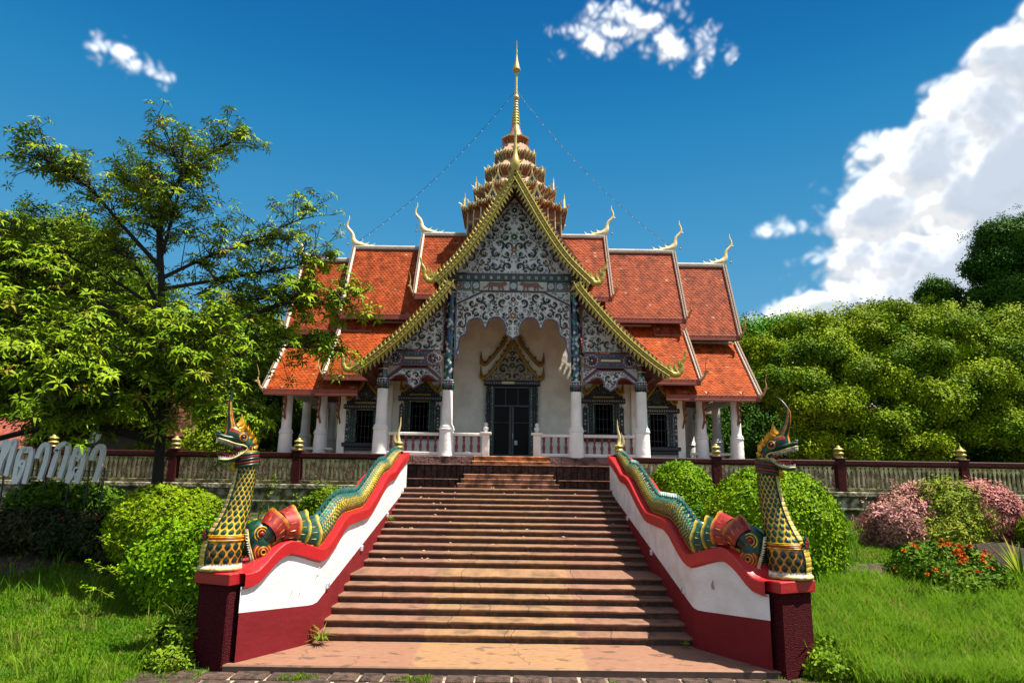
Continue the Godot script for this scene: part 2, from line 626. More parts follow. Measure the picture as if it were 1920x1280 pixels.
func make_ground() -> void:
	for s in [-1.0, 1.0]:
		var mb := MB.new()
		var rows := []
		var cols := []
		var uvs := []
		for i in 60:
			var d := 9.0 + 11.9 * i / 59.0
			var row := PackedVector3Array()
			var cr := PackedColorArray()
			for j in 60:
				var q := float(j) / 59.0
				var w := wall_x(clampf(d, 11.0, 21.0)) + 0.3 + pow(q, 1.7) * 60.0
				row.append(P(s * w, ground_y(s * w, d), d))
				var soil := 0.0
				if s < 0:
					soil = smoothstep(0.0, 1.0, (d - 14.8 + noise_a.get_noise_2d(w * 0.5, d * 0.5) * 1.2) / 0.9) * smoothstep(6.2, 7.4, w)
				else:
					soil = smoothstep(1.3, 0.7, Vector2((w - 8.9) / 1.5, (d - 16.2) / 0.45).length() + noise_b.get_noise_2d(w, d) * 0.4)
					soil = maxf(soil, smoothstep(1.3, 0.7, Vector2((w - 12.6) / 2.0, (d - 17.6) / 1.5).length() + noise_b.get_noise_2d(w, d) * 0.4))
				cr.append(Color(0.065, 0.135, 0.010).lerp(Color(0.13, 0.10, 0.03), clampf(noise_a.get_noise_2d(w * 0.9 + 50.0, d * 0.9) * 1.6 - 0.1, 0, 0.8)).lerp(Color(0.06, 0.036, 0.024), soil))
			if s > 0:
				pass
			else:
				row.reverse()
				cr.reverse()
			rows.append(row)
			cols.append(cr)
		mb.grid(rows, false, cols)
		kind(part(self, "lawn", mb, mats.lawn_soil), "structure")
	var f := MB.new()
	f.col = Color(0.05, 0.055, 0.02)
	f.quad(P(-80, -0.14, 9.2), P(80, -0.14, 9.2), P(80, -0.3, -40), P(-80, -0.3, -40))
	f.quad(P(-9, -0.16, 12.8), P(9, -0.16, 12.8), P(9, -0.15, 9.1), P(-9, -0.15, 9.1))
	f.quad(P(-500, 2.5, 600), P(500, 2.5, 600), P(500, 2.5, 20.85), P(-500, 2.5, 20.85))
	f.quad(P(-500, 2.5, 20.85), P(-40, 2.5, 20.85), P(-40, -0.3, 9), P(-500, -0.3, 9))
	f.quad(P(40, 2.5, 20.85), P(500, 2.5, 20.85), P(500, -0.3, 9), P(40, -0.3, 9))
	kind(part(self, "ground", f, mats.lawn_soil), "structure")
	# laterite paving in front of the landing, each block with light joints round it
	var bed := MB.new()
	bed.col = Color(0.36, 0.29, 0.22)
	bed.box(P(0, -0.16, 10.2), Vector3(11.2, 0.09, 1.72))
	var pav := kind(part(self, "pavement", bed, mats.stone), "structure")
	var rng := RandomNumberGenerator.new()
	rng.seed = 5
	for r in 4:
		var px := -5.5 + rng.randf() * 0.2
		while px < 5.5:
			var w := rng.randf_range(0.34, 0.58)
			var p := MB.new()
			var k := rng.randf_range(0.7, 1.15)
			p.col = Color(0.115 * k, 0.066 * k, 0.048 * k)
			p.set_x(Transform3D(Basis(Vector3.UP, rng.randf_range(-0.04, 0.04)), P(px + w / 2, -0.105 + rng.randf_range(-0.012, 0.008), 10.82 - r * 0.40)))
			p.box(Vector3(), Vector3(w - rng.randf_range(0.03, 0.07), 0.05, 0.36 - rng.randf() * 0.04), 0.014)
			part(pav, "paver", p, mats.laterite)
			px += w
	var hp := MB.new()
	hp.col = Color(0.050, 0.030, 0.022)
	var hr := []
	for i in 9:
		var q := i / 8.0
		var row := PackedVector3Array()
		for j in 28:
			var a := TAU * j / 28
			var rad := (1.0 - q) * (1.0 + 0.25 * noise_b.get_noise_2d(cos(a) * 2.0, sin(a) * 2.0))
			var px := 11.75 + cos(a) * rad * 1.5
			var dd := 16.9 - sin(a) * rad * 0.8
			row.append(P(px, ground_y(px, dd) - 0.05 + 0.50 * (1.0 - pow(1.0 - q, 1.6)) + 0.07 * noise_b.get_noise_2d(px * 4.0, dd * 4.0), dd))
		hr.append(row)
	hp.grid(hr, true)
	tag(part(self, "soil_mound", hp, mats.soil), "low mound of bare dark soil between the orange flowers and the strap-leaved plant", "soil")
	# pink landing at the foot of the stairs
	var l := MB.new()
	var k := 48
	var front := func(q: float) -> Vector3: return P(lerpf(-4.22, 4.34, q), 0.0, 11.02 + 0.09 * q + sin(q * 31.0) * 0.006)
	for i in k:
		var a := float(i) / k
		var b := float(i + 1) / k
		var xa: float = front.call(a).x
		var xb: float = front.call(b).x
		var fa: Vector3 = front.call(a)
		var fb: Vector3 = front.call(b)
		var u := func(v3: Vector3) -> Vector2: return Vector2(v3.x / 9.0 + 0.5, (-v3.z - 11.0) / 1.8)
		var ra := Vector3(fa.x * 0.86, 0.0, -12.9)
		var rb := Vector3(fb.x * 0.86, 0.0, -12.9)
		var dn := Vector3(0, -0.1, 0)
		var lip := Vector3(0, -0.018, 0.016)
		l.quad(fa, fb, rb, ra, u.call(fa), u.call(fb), u.call(rb), u.call(ra))
		l.quad(fa + lip, fb + lip, fb, fa, u.call(fa), u.call(fb), u.call(fb), u.call(fa))
		l.quad(fa + lip + dn, fb + lip + dn, fb + lip, fa + lip, Vector2(0.02, 0.99), Vector2(0.05, 0.99), Vector2(0.05, 0.99), Vector2(0.02, 0.99))
	var m := mat("landing_paint", 0.7)
	m.albedo_texture = ImageTexture.create_from_image(landing_image())
	m.heightmap_enabled = true
	m.heightmap_texture = noise_tex(0.05, Color(0, 0, 0), Color(1, 1, 1), 4, 31)
	m.heightmap_scale = 0.3
	tag(part(self, "landing", l, m), "pink and orange painted concrete landing at the foot of the stairs", "landing")


const PINK := Color(0.190, 0.090, 0.052)
const ORANGE := Color(0.225, 0.122, 0.055)


func strip(px: float, jit: float) -> float:   # 1 inside the worn orange middle
	return smoothstep(-1.46, -1.40, px + jit * 0.05) * smoothstep(1.30, 1.24, px + jit * 0.05)


func landing_image() -> Image:
	var im := Image.create(1024, 256, false, Image.FORMAT_RGB8)
	var crack := func(px: float, py: float) -> float:
		var c := 0.0
		for q in [[0.06, 0.95, 0.28, 0.15], [-2.35, 0.35, 0.05, 0.1], [-3.3, 0.6, 0.12, 0.2], [2.9, 0.6, -0.1, 0.3]]:
			var cx: float = q[0] + (0.9 - py) * q[2] * 1.6 + noise_b.get_noise_2d(py * 9.0, q[0] * 5.0) * 0.09
			var wd := 0.012
			if py < q[1] and py > q[3]:
				c = maxf(c, 1.0 - absf(px - cx) / wd)
		return clampf(c, 0, 1)
	for y in 256:
		for x in 1024:
			var px := (x / 1024.0 - 0.5) * 9.0
			var d := 11.0 + y / 256.0 * 1.8
			var c := PINK.lerp(ORANGE, strip(px, noise_b.get_noise_2d(px * 3, d * 3)))
			var n := noise_a.get_noise_2d(px * 0.9, d * 2.2)
			var f := noise_b.get_noise_2d(px * 6.0, d * 9.0)
			c = c.lerp(Color(0.19, 0.11, 0.07), clampf(n * 0.9, 0, 0.5))
			c = c * (1.0 + f * 0.14 - smoothstep(0.25, 0.6, noise_a.get_noise_2d(px * 1.7 + 40.0, d * 3.5)) * 0.55)
			if y < 9:
				c = c * 0.7
			c = c.lerp(Color(0.02, 0.012, 0.008), crack.call(px, y / 256.0) * 0.9)
			if y > 250:
				c = Color(0.045, 0.025, 0.018)
			im.set_pixel(x, y, c.linear_to_srgb())
	return im


# ---------------------------------------------------------------- stairs
func step_d(i: int) -> float:
	return 12.67 + 0.418 * (i - 1) + (0.769 if i >= 7 else 0.0)


func stair_image() -> Image:
	var w := 1024
	var bands := 18
	var bh := 40
	var im := Image.create(w, bands * bh, false, Image.FORMAT_RGB8)
	for b in bands:
		for y in bh:
			var q := (y + 0.5) / bh
			for x in w:
				var px := (x / float(w) - 0.5) * 7.0
				var jit := noise_b.get_noise_2d(px * 3.0, b * 7.3 + q)
				var c := PINK.lerp(ORANGE, strip(px * (1.0 + b * 0.0), jit + noise_a.get_noise_2d(b * 3.1, 5.0)))
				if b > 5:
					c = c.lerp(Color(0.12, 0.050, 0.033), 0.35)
				var f := noise_b.get_noise_2d(px * 9.0, b * 11.0 + q * 5.0)
				c = c * (1.0 + f * 0.16)
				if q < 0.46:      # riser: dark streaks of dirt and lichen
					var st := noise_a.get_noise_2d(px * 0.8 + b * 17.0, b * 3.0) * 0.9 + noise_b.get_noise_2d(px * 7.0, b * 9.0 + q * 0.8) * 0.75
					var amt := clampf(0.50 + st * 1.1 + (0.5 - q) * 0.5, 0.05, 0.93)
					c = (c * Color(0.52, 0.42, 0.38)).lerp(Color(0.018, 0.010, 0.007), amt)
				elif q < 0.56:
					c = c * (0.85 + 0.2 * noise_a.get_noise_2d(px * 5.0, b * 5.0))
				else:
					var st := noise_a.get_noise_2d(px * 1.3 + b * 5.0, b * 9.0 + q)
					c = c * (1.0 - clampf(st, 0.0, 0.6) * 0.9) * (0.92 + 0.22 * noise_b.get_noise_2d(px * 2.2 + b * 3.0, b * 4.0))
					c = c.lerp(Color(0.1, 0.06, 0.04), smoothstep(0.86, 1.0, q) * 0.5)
				for j in 3:
					var jx := (noise_a.get_noise_2d(b * 7.7 + j * 31.0, 2.0) * 4.5 + (j - 1) * 1.6)
					if absf(px - jx - 0.03 * sin(q * 9.0 + b)) < 0.009:
						c = c * 0.35
				c.a = 1.0
				im.set_pixel(x, b * bh + y, c.linear_to_srgb())
	return im


func make_stairs() -> void:
	var m := mat("stair_paint", 0.72)
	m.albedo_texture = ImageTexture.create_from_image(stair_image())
	var st := thing("staircase", "wide red concrete staircase with a faded orange middle strip", "staircase", P(0, 0, 12.67))
	for i in range(1, 19):
		var mb := MB.new()
		var d0 := step_d(i)
		var d1 := (step_d(i + 1) if i < 18 else d0 + 1.2) + 0.06
		var y0 := RISE * (i - 1) - 0.01
		var y1 := RISE * i
		var hw := wall_x(d0 + 0.05) + 0.03
		if i > 12:
			hw -= 0.02
		var prof := [[d0, y0, 0.02], [d0, y1 - 0.075, 0.42], [d0 - 0.012, y1 - 0.062, 0.47]]
		for a in 7:
			var an := -PI / 2 + PI * a / 6.0
			prof.append([d0 - 0.018 - 0.026 * cos(an), y1 - 0.028 + 0.028 * sin(an), 0.48 + 0.012 * a])
		prof.append([d1 - 0.1, y1, 0.9])
		prof.append([d1, y1, 0.98])
		var rows := []
		var uvs := []
		var k := 64
		for q in prof.size():
			var row := PackedVector3Array()
			var ur := []
			for j in k + 1:
				var px := lerpf(-hw, hw, float(j) / k)
				var wob := (noise_b.get_noise_2d(px * 2.5, i * 13.0) * 0.011 + noise_a.get_noise_2d(px * 11.0, i * 5.0) * 0.006) * (1.0 if q > 1 and q < 10 else 0.0)
				var e := 1.0 if q > 1 else 0.0
				row.append(P(px, prof[q][1] + wob * e * 0.7, prof[q][0] + wob))
				ur.append(Vector2(px / 7.0 + 0.5, (i - 1 + prof[q][2]) / 18.0))
			rows.append(row)
			uvs.append(ur)
		mb.grid(rows.slice(0, 2), false, [], uvs.slice(0, 2))
		mb.grid(rows.slice(1), false, [], uvs.slice(1))
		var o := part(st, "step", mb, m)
	# dry leaves caught on the steps
	var lf := MB.new()
	var rng := RandomNumberGenerator.new()
	rng.seed = 77
	for i in 46:
		var s := rng.randi_range(6, 18)
		var px := rng.randf_range(-2.8, 2.8)
		if rng.randf() < 0.55:
			px = rng.randf_range(-2.9, -1.2)
		var k := rng.randf_range(0.7, 1.5)
		lf.col = Color(0.30 * k, 0.19 * k, 0.10 * k)
		var a := rng.randf() * TAU
		lf.leaf(P(px, RISE * s + 0.008, step_d(s) + rng.randf_range(0.05, 0.3)), Vector3(cos(a), rng.randf_range(0.0, 0.3), sin(a)).normalized(), Vector3.UP, rng.randf_range(0.07, 0.12), 0.04, 0.02)
	kind(part(self, "fallen_leaves", lf, mats.soft_leaf), "stuff")


func make_stair_wall(s: int) -> void:
	var side := "left" if s < 0 else "right"
	var t := thing("stair_wall", ("sunlit" if s < 0 else "shaded") + " white and maroon stair wall under the " + ("serpent facing left" if s < 0 else "serpent facing right"), "wall", P(s * 3.5, 0, 12.5), "walls that flank the stairs")
	var mx := Transform3D(Basis(Vector3(-1, 0, 0), Vector3.UP, Vector3.BACK) if s > 0 else Basis(), Vector3())
	var cap := MB.new(); var panel := MB.new(); var base := MB.new()
	for q in [cap, panel, base]:
		q.set_x(mx)
	cap.col = Color(0.37, 0.008, 0.014)
	panel.col = Color(0.63, 0.635, 0.65)
	base.col = Color(0.15, 0.014, 0.018)
	var k := 90
	var cr := []; var pr := []; var br := []
	for i in k + 1:
		var d := lerpf(11.12, 20.9, float(i) / k)
		var xi := wall_x(d)
		var th := lerpf(0.28, 0.56, clampf((d - 11.12) / 0.35, 0.0, 1.0))
		var yc := cap_y(d)
		var yb := 0.72 - (d - 11.05) * 0.07 if d < 12.4 else lerpf(0.625, 2.44, (d - 12.4) / 8.3)
		var crow := PackedVector3Array()
		for q in [[0.02, -0.25], [-0.06, -0.21], [-0.06, -0.02], [-0.045, 0.0], [th - 0.06, 0.0], [th + 0.06, -0.02], [th + 0.06, -0.21], [th - 0.02, -0.25]]:
			crow.append(P(-(xi + q[0]), yc + q[1], d))
		cr.append(crow)
		pr.append(PackedVector3Array([P(-xi, yb, d), P(-xi, yc - 0.2, d)]))
		br.append(PackedVector3Array([P(-(xi - 0.004), -0.3, d), P(-(xi - 0.004), yb, d), P(-(xi + 0.02), yb + 0.004, d)]))
	for j in 7:
		var strip_rows := []
		for i in k + 1:
			strip_rows.append(PackedVector3Array([cr[i][j], cr[i][j + 1]]))
		cap.grid(strip_rows)
	panel.grid(pr)
	base.grid(br)
	# outer face and the ends
	var orow := []
	for i in k + 1:
		var d := lerpf(11.12, 20.9, float(i) / k)
		var th := lerpf(0.28, 0.56, clampf((d - 11.12) / 0.35, 0.0, 1.0))
		orow.append(PackedVector3Array([P(-(wall_x(d) + th), cap_y(d) - 0.2, d), P(-(wall_x(d) + th), -0.3, d)]))
	panel.grid(orow)
	var de := 20.9
	panel.quad(P(-wall_x(de), 2.3, de), P(-wall_x(de) - 0.56, 2.3, de), P(-wall_x(de) - 0.56, 3.35, de), P(-wall_x(de), 3.35, de))
	cap.quad(P(-wall_x(de) + 0.06, 3.3, de), P(-wall_x(de) - 0.62, 3.3, de), P(-wall_x(de) - 0.62, 3.55, de), P(-wall_x(de) + 0.06, 3.55, de))
	part(t, "wall_base", base, mats.maroon)
	part(t, "wall_panel", panel, mats.wall_white)
	part(t, "coping", cap, mats.cap_paint)
	# pedestal, turned with the flare
	var ped := MB.new(); var slab := MB.new()
	var ang := 0.42
	var pb := mx * Transform3D(Basis(Vector3.UP, -ang), P(-4.37, 0.0, 11.49))
	ped.set_x(pb)
	slab.set_x(pb)
	ped.col = Color(0.075, 0.008, 0.012)
	slab.col = Color(0.31, 0.008, 0.014)
	ped.box(Vector3(0, 0.4, 0), Vector3(0.64, 1.46, 0.76), 0.02)
	slab.box(Vector3(0, 1.215, 0), Vector3(0.74, 0.175, 0.86), 0.012)
	var po := part(t, "pedestal", ped, mats.stucco)
	part(po, "pedestal_slab", slab, mats.cap_paint)
	# small light fixtures set in the wall
	for q in [[13.05, 0.86], [15.55, 1.27], [18.2, 1.85], [20.1, 2.4]]:
		var f := MB.new()
		f.set_x(mx)
		f.col = Color(0.55, 0.56, 0.58)
		f.box(P(-(wall_x(q[0]) - 0.02), q[1], q[0]), Vector3(0.05, 0.11, 0.13), 0.01)
		f.col = Color(0.2, 0.2, 0.21)
		f.box(P(-(wall_x(q[0]) - 0.045), q[1], q[0]), Vector3(0.008, 0.07, 0.09))
		part(t, "light_fixture", f, mats.satin)
	# scars in the white plaster
	if s > 0:
		var sc := MB.new()
		sc.set_x(mx)
		sc.col = Color(0.28, 0.25, 0.22)
		for q in 7:
			var a := TAU * q / 7.0
			var b := TAU * (q + 1) / 7.0
			var ra := 0.06 + 0.025 * sin(q * 3.7)
			var rb := 0.06 + 0.025 * sin(((q + 1) % 7) * 3.7)
			var pt := func(an: float, r: float) -> Vector3:
				var d := 12.1 + cos(an) * r * 0.6
				return P(-(wall_x(d) - 0.005), 1.08 + sin(an) * r * 1.3, d)
			sc.tri(pt.call(0, 0), pt.call(a, ra), pt.call(b, rb))
		part(t, "plaster_patch", sc, mats.plaster)
	else:
		var sc := MB.new()
		sc.col = Color(0.62, 0.60, 0.58)
		var rng := RandomNumberGenerator.new()
		rng.seed = 4
		for q in 26:
			var d := rng.randf_range(11.9, 13.2)
			var y := cap_y(d) - rng.randf_range(0.3, 0.8)
			var a := rng.randf() * TAU
			var nx := P(-1, 0, 0)
			sc.leaf(P(-(wall_x(d) - 0.003), y, d), Vector3(0.25 * cos(a), sin(a), cos(a)).normalized(), Vector3.RIGHT, rng.randf_range(0.03, 0.12), 0.02, 0.006)
		kind(part(t, "flaking_plaster", sc, mats.plaster), "stuff")


# ---------------------------------------------------------------- serpents
const GREEN := Color(0.010, 0.060, 0.036)
const DKGREEN := Color(0.005, 0.026, 0.018)
const YELLOW := Color(0.66, 0.43, 0.022)
const AMBER := Color(0.62, 0.25, 0.012)
const RED := Color(0.30, 0.016, 0.012)
const CREAM := Color(0.62, 0.50, 0.22)
const NECK := [[0, 0.000, 0.305, 0.275], [0.26, 0.003, 0.322, 0.29], [0.42, -0.010, 0.31, 0.28], [0.53, -0.025, 0.29, 0.265], [0.73, -0.095, 0.245, 0.228], [0.96, -0.164, 0.205, 0.195], [1.2, -0.213, 0.182, 0.172], [1.4, -0.241, 0.165, 0.158], [1.6, -0.252, 0.155, 0.15], [1.78, -0.245, 0.165, 0.15], [1.9, -0.238, 0.17, 0.15]]


func col_of(a: Array, i: int) -> Array:
	var o := []
	for q in a:
		o.append([q[0], q[i]])
	return o


func loft(mb: MB, rows: Array, segs: int, cols: Array = []) -> void:
	# rows of [axis point, half-size a, half-size b, direction a, direction b]
	var g := []
	for q in rows:
		var row := PackedVector3Array()
		for j in segs:
			var an := TAU * j / segs
			row.append(q[0] + q[3] * q[1] * cos(an) + q[4] * q[2] * sin(an))
		g.append(row)
	mb.grid(g, true, cols)


func flame(mb: MB, o: Vector3, d: Vector3, side: Vector3, ln: float, w: float, th: float) -> void:
	# a flat flame-shaped blade from o towards d, curling, with a ridge
	var b := side.cross(d).normalized()
	var pts := []
	var k := 8
	for i in k + 1:
		var q := float(i) / k
		var c := o + d * ln * q + b * ln * 0.16 * sin(q * PI * 1.25)
		var hw := w * 0.5 * (1.0 - q) * (1.0 + 0.7 * sin(q * PI))
		pts.append([c, hw])
	for i in k:
		var a0: Vector3 = pts[i][0]
		var a1: Vector3 = pts[i + 1][0]
		var w0: float = pts[i][1]
		var w1: float = pts[i + 1][1]
		var t0 := side * th * 0.5 * (1.0 - float(i) / k)
		var t1 := side * th * 0.5 * (1.0 - float(i + 1) / k)
		mb.quad(a0 - b * w0, a0 + t0, a1 + t1, a1 - b * w1)
		mb.quad(a0 + t0, a0 + b * w0, a1 + b * w1, a1 + t1)
		mb.quad(a0 - t0, a0 - b * w0, a1 - b * w1, a1 - t1)
		mb.quad(a0 + b * w0, a0 - t0, a1 - t1, a1 + b * w1)


func ring(mb: MB, o: Vector3, ra: Vector3, rb: Vector3, th: float, segs := 28) -> void:
	var rows := []
	var ax := ra.cross(rb).normalized()
	for i in segs + 1:
		var a := TAU * i / segs
		var rad := (ra * cos(a) + rb * sin(a))
		var row := PackedVector3Array()
		for j in 6:
			var e := TAU * j / 6
			row.append(o + rad + (rad.normalized() * cos(e) + ax * sin(e)) * th)
		rows.append(row)
	mb.grid(rows, true)


func make_naga(s: int) -> void:
	var mx := Transform3D(Basis(Vector3(-1, 0, 0), Vector3.UP, Vector3.BACK) if s > 0 else Basis(), Vector3())
	var hd := Vector3(-0.76, 0, 0.65).normalized()
	var loc := mx * Transform3D(Basis(hd, Vector3.UP, hd.cross(Vector3.UP)), P(-4.54, 1.30, 11.42))
	var t := thing("serpent_statue", "green and yellow scaled serpent statue facing " + ("left, before the leafy hedge" if s < 0 else "right, before the round topiary bush"), "statue", loc.origin, "serpent statues on the stair walls")
	var rng := RandomNumberGenerator.new()
	rng.seed = 40 + s
	var nf := col_of(NECK, 1)
	var na := col_of(NECK, 2)
	var nb := col_of(NECK, 3)
	var surf := func(y: float, th: float, lift := 0.0) -> Vector3:
		return Vector3(curve(nf, y) + (curve(na, y) + lift) * cos(th), y, (curve(nb, y) + lift) * sin(th))
	var pose := [loc]
	var new := func(c: Color) -> MB:
		var q := MB.new()
		q.set_x(pose[0])
		q.col = c
		return q
	# neck and chest
	var nk: MB = new.call(YELLOW)
	var rows := []; var cols := []
	for i in 44:
		var y := 1.9 * i / 43.0
		var row := PackedVector3Array(); var cr := PackedColorArray()
		for j in 28:
			var th := TAU * j / 28.0
			row.append(surf.call(y, -th))
			cr.append(YELLOW if y > 0.5 else AMBER)
		rows.append(row); cols.append(cr)
	nk.grid(rows, true, cols)
	var neck := part(t, "neck", nk, mats.enamel)
	# scales, one mesh each on the neck and chest
	var yy := 0.07
	var r := 0
	while yy < 1.62:
		var ra := curve(na, yy)
		var stepy := clampf(ra * 0.40, 0.062, 0.105)
		var cnt := 15
		for j in cnt:
			var th := TAU * (j + 0.5 * (r % 2)) / cnt
			var fr := wrapf(th, -PI, PI)
			if absf(fr) < 0.40 or (yy > 0.45 and yy < 0.58):
				continue
			var q: MB = new.call(GREEN.lerp(DKGREEN, rng.randf_range(0.0, 0.6)) if yy > 0.5 else DKGREEN)
			var o: Vector3 = surf.call(yy, th, 0.001)
			var up: Vector3 = (surf.call(yy + 0.03, th, 0.001) - o).normalized()
			var tg: Vector3 = (surf.call(yy, th + 0.05, 0.001) - surf.call(yy, th - 0.05, 0.001)).normalized()
			var nn := tg.cross(up).normalized()
			if nn.dot(Vector3(cos(th), 0, sin(th))) < 0:
				nn = -nn
			var w := (curve(na, yy) + curve(nb, yy)) * 0.5 * TAU / cnt * 0.80
			var h := stepy * 1.28
			var lo := o - up * h * 0.5
			var m := o + nn * 0.016
			var ps := [lo, lo + up * h * 0.22 - tg * w * 0.36, o + up * h * 0.05 - tg * w * 0.5, o + up * h * 0.30 - tg * w * 0.3, o + up * h * 0.46, o + up * h * 0.30 + tg * w * 0.3, o + up * h * 0.05 + tg * w * 0.5, lo + up * h * 0.22 + tg * w * 0.36]
			for a in 8:
				q.tri(m, ps[a] + nn * 0.002, ps[(a + 1) % 8] + nn * 0.002)
			part(neck, "scale", q, mats.enamel)
		yy += stepy
		r += 1
	# girdle round the chest
	for q in [[0.475, YELLOW, 0.014], [0.50, RED, 0.016], [0.525, AMBER, 0.016], [0.55, YELLOW, 0.012]]:
		var g: MB = new.call(q[1])
		ring(g, Vector3(curve(nf, q[0]), q[0], 0), Vector3(curve(na, q[0]) + 0.008, 0, 0), Vector3(0, 0, curve(nb, q[0]) + 0.008), q[2])
		part(t, "chest_band", g, mats.enamel)
	# belly plates down the front of the neck
	var y0 := 0.06
	while y0 < 1.72:
		var y1 := y0 + 0.075
		if y0 > 0.44 and y0 < 0.58:
			y0 = 0.6
			continue
		var q: MB = new.call(CREAM.lerp(YELLOW, 0.35 if y0 > 0.58 else 0.75))
		var g := []
		for e in [[y0, 0.006], [y0 + 0.006, 0.02], [y1 - 0.012, 0.022], [y1, 0.006]]:
			var row := PackedVector3Array()
			for j in 9:
				var th := lerpf(0.40, -0.40, j / 8.0)
				row.append(surf.call(e[0], th, e[1]))
			g.append(row)
		q.grid(g)
		part(t, "belly_plate", q, mats.enamel)
		y0 = y1
	for sg in [-1.0, 1.0]:
		var q: MB = new.call(DKGREEN)
		var ln := PackedVector3Array()
		for i in 30:
			ln.append(surf.call(0.04 + 1.7 * i / 29.0, 0.42 * sg, 0.008))
		q.tube(ln, taper(30, 0.014, 0.010), 6)
		part(t, "belly_edging", q, mats.enamel)
	# flower medallion on the chest
	var fo: Vector3 = surf.call(0.55, 0.0, 0.02)
	var fd: MB = new.call(GREEN)
	for j in 10:
		var a := TAU * j / 10
		fd.leaf(fo, Vector3(0.1, sin(a), cos(a)).normalized(), Vector3.RIGHT, 0.15, 0.07, 0.03)
	var med := part(t, "medallion", fd, mats.enamel)
	var fr2: MB = new.call(RED)
	for j in 9:
		var a := TAU * j / 9
		fr2.leaf(fo + Vector3(0.02, 0, 0), Vector3(0.2, sin(a), cos(a)).normalized(), Vector3.RIGHT, 0.095, 0.06, 0.03)
	part(med, "petal_ring", fr2, mats.enamel)
	var fc: MB = new.call(DKGREEN)
	fc.ball(fo + Vector3(0.04, 0, 0), Vector3(0.025, 0.045, 0.045))
	part(med, "flower_centre", fc, mats.enamel)
	# neck collars under the head
	for q in [[1.66, GREEN, 0.03], [1.71, RED, 0.026], [1.755, DKGREEN, 0.03], [1.80, RED, 0.024], [1.84, GREEN, 0.03]]:
		var g: MB = new.call(q[1])
		ring(g, Vector3(curve(nf, q[0]), q[0] + 0.0, 0), Vector3(curve(na, q[0]) + 0.012, -0.03, 0), Vector3(0, 0, curve(nb, q[0]) + 0.012), q[2])
		part(t, "neck_collar", g, mats.enamel)
	pose[0] = loc * Transform3D(Basis(), Vector3(-0.20, 1.83, 0)) * Transform3D(Basis.from_scale(Vector3(0.78, 0.90, 0.86)), Vector3()) * Transform3D(Basis(), Vector3(0.34, -1.83, 0))
	# head: skull with upper jaw, lower jaw, mouth
	var X := Vector3.RIGHT
	var Y := Vector3.UP
	var Z := Vector3.BACK
	var sk: MB = new.call(GREEN)
	var hr := []
	for q in [[-0.52, 1.98, 0.02, 0.02], [-0.50, 1.98, 0.11, 0.09], [-0.44, 1.985, 0.165, 0.14], [-0.35, 2.01, 0.175, 0.175], [-0.25, 2.055, 0.145, 0.18], [-0.15, 2.085, 0.105, 0.165], [-0.04, 2.085, 0.072, 0.148], [0.06, 2.085, 0.056, 0.132], [0.14, 2.09, 0.052, 0.115], [0.21, 2.10, 0.052, 0.095], [0.255, 2.105, 0.04, 0.07], [0.275, 2.105, 0.01, 0.02]]:
		hr.append([Vector3(q[0], q[1] + maxf(q[0] + 0.34, 0.0) * 0.10, 0), q[2], q[3], Y, Z])
	loft(sk, hr, 20)
	sk.ball(Vector3(0.235, 2.205, 0.04), Vector3(0.035, 0.03, 0.03), 8, 5)
	sk.ball(Vector3(0.235, 2.205, -0.04), Vector3(0.035, 0.03, 0.03), 8, 5)
	var head := part(t, "head", sk, mats.enamel)
	var jw: MB = new.call(GREEN)
	var jr := []
	var gape := func(f: float) -> float: return maxf(f + 0.34, 0.0) * 0.15
	for q in [[-0.46, 1.91, 0.03, 0.05], [-0.42, 1.89, 0.09, 0.125], [-0.32, 1.85, 0.075, 0.145], [-0.2, 1.80, 0.05, 0.14], [-0.08, 1.765, 0.04, 0.128], [0.03, 1.755, 0.036, 0.112], [0.11, 1.765, 0.03, 0.09], [0.165, 1.785, 0.022, 0.06], [0.185, 1.79, 0.006, 0.02]]:
		jr.append([Vector3(q[0], q[1] - gape.call(q[0]), 0), q[2], q[3], Y, Z])
	loft(jw, jr, 18)
	part(head, "lower_jaw", jw, mats.enamel)
	var mo: MB = new.call(Color(0.12, 0.008, 0.008))
	var mr := []
	for q in [[-0.36, 1.95, 0.08, 0.12], [-0.28, 1.94, 0.10, 0.13], [-0.18, 1.93, 0.06, 0.11], [-0.12, 1.925, 0.02, 0.05]]:
		mr.append([Vector3(q[0], q[1], 0), q[2], q[3], Y, Z])
	loft(mo, mr, 14)
	# tongue
	mo.col = Color(0.40, 0.02, 0.02)
	mo.tube(smooth_path(PackedVector3Array([Vector3(-0.25, 1.86, 0), Vector3(-0.1, 1.81, 0), Vector3(0.05, 1.82, 0), Vector3(0.16, 1.87, 0)]), 4), taper(13, 0.04, 0.01), 6, 1.6)
	part(head, "mouth", mo, mats.satin)
	# pale lips and teeth
	var lip := []
	for q in [[-0.33, 1.955, 0.155], [-0.24, 1.985, 0.165], [-0.14, 1.99, 0.16], [-0.03, 2.005, 0.145], [0.08, 2.03, 0.125], [0.17, 2.045, 0.10], [0.235, 2.06, 0.065], [0.255, 2.065, 0.0]]:
		lip.append(Vector3(q[0], q[1] + gape.call(q[0]) * 0.5, q[2]))
	var low := []
	for q in [[-0.34, 1.945, 0.155], [-0.30, 1.895, 0.152], [-0.2, 1.845, 0.145], [-0.08, 1.80, 0.13], [0.03, 1.788, 0.114], [0.11, 1.793, 0.09], [0.16, 1.805, 0.055], [0.18, 1.81, 0.0]]:
		low.append(Vector3(q[0], q[1] - gape.call(q[0]), q[2]))
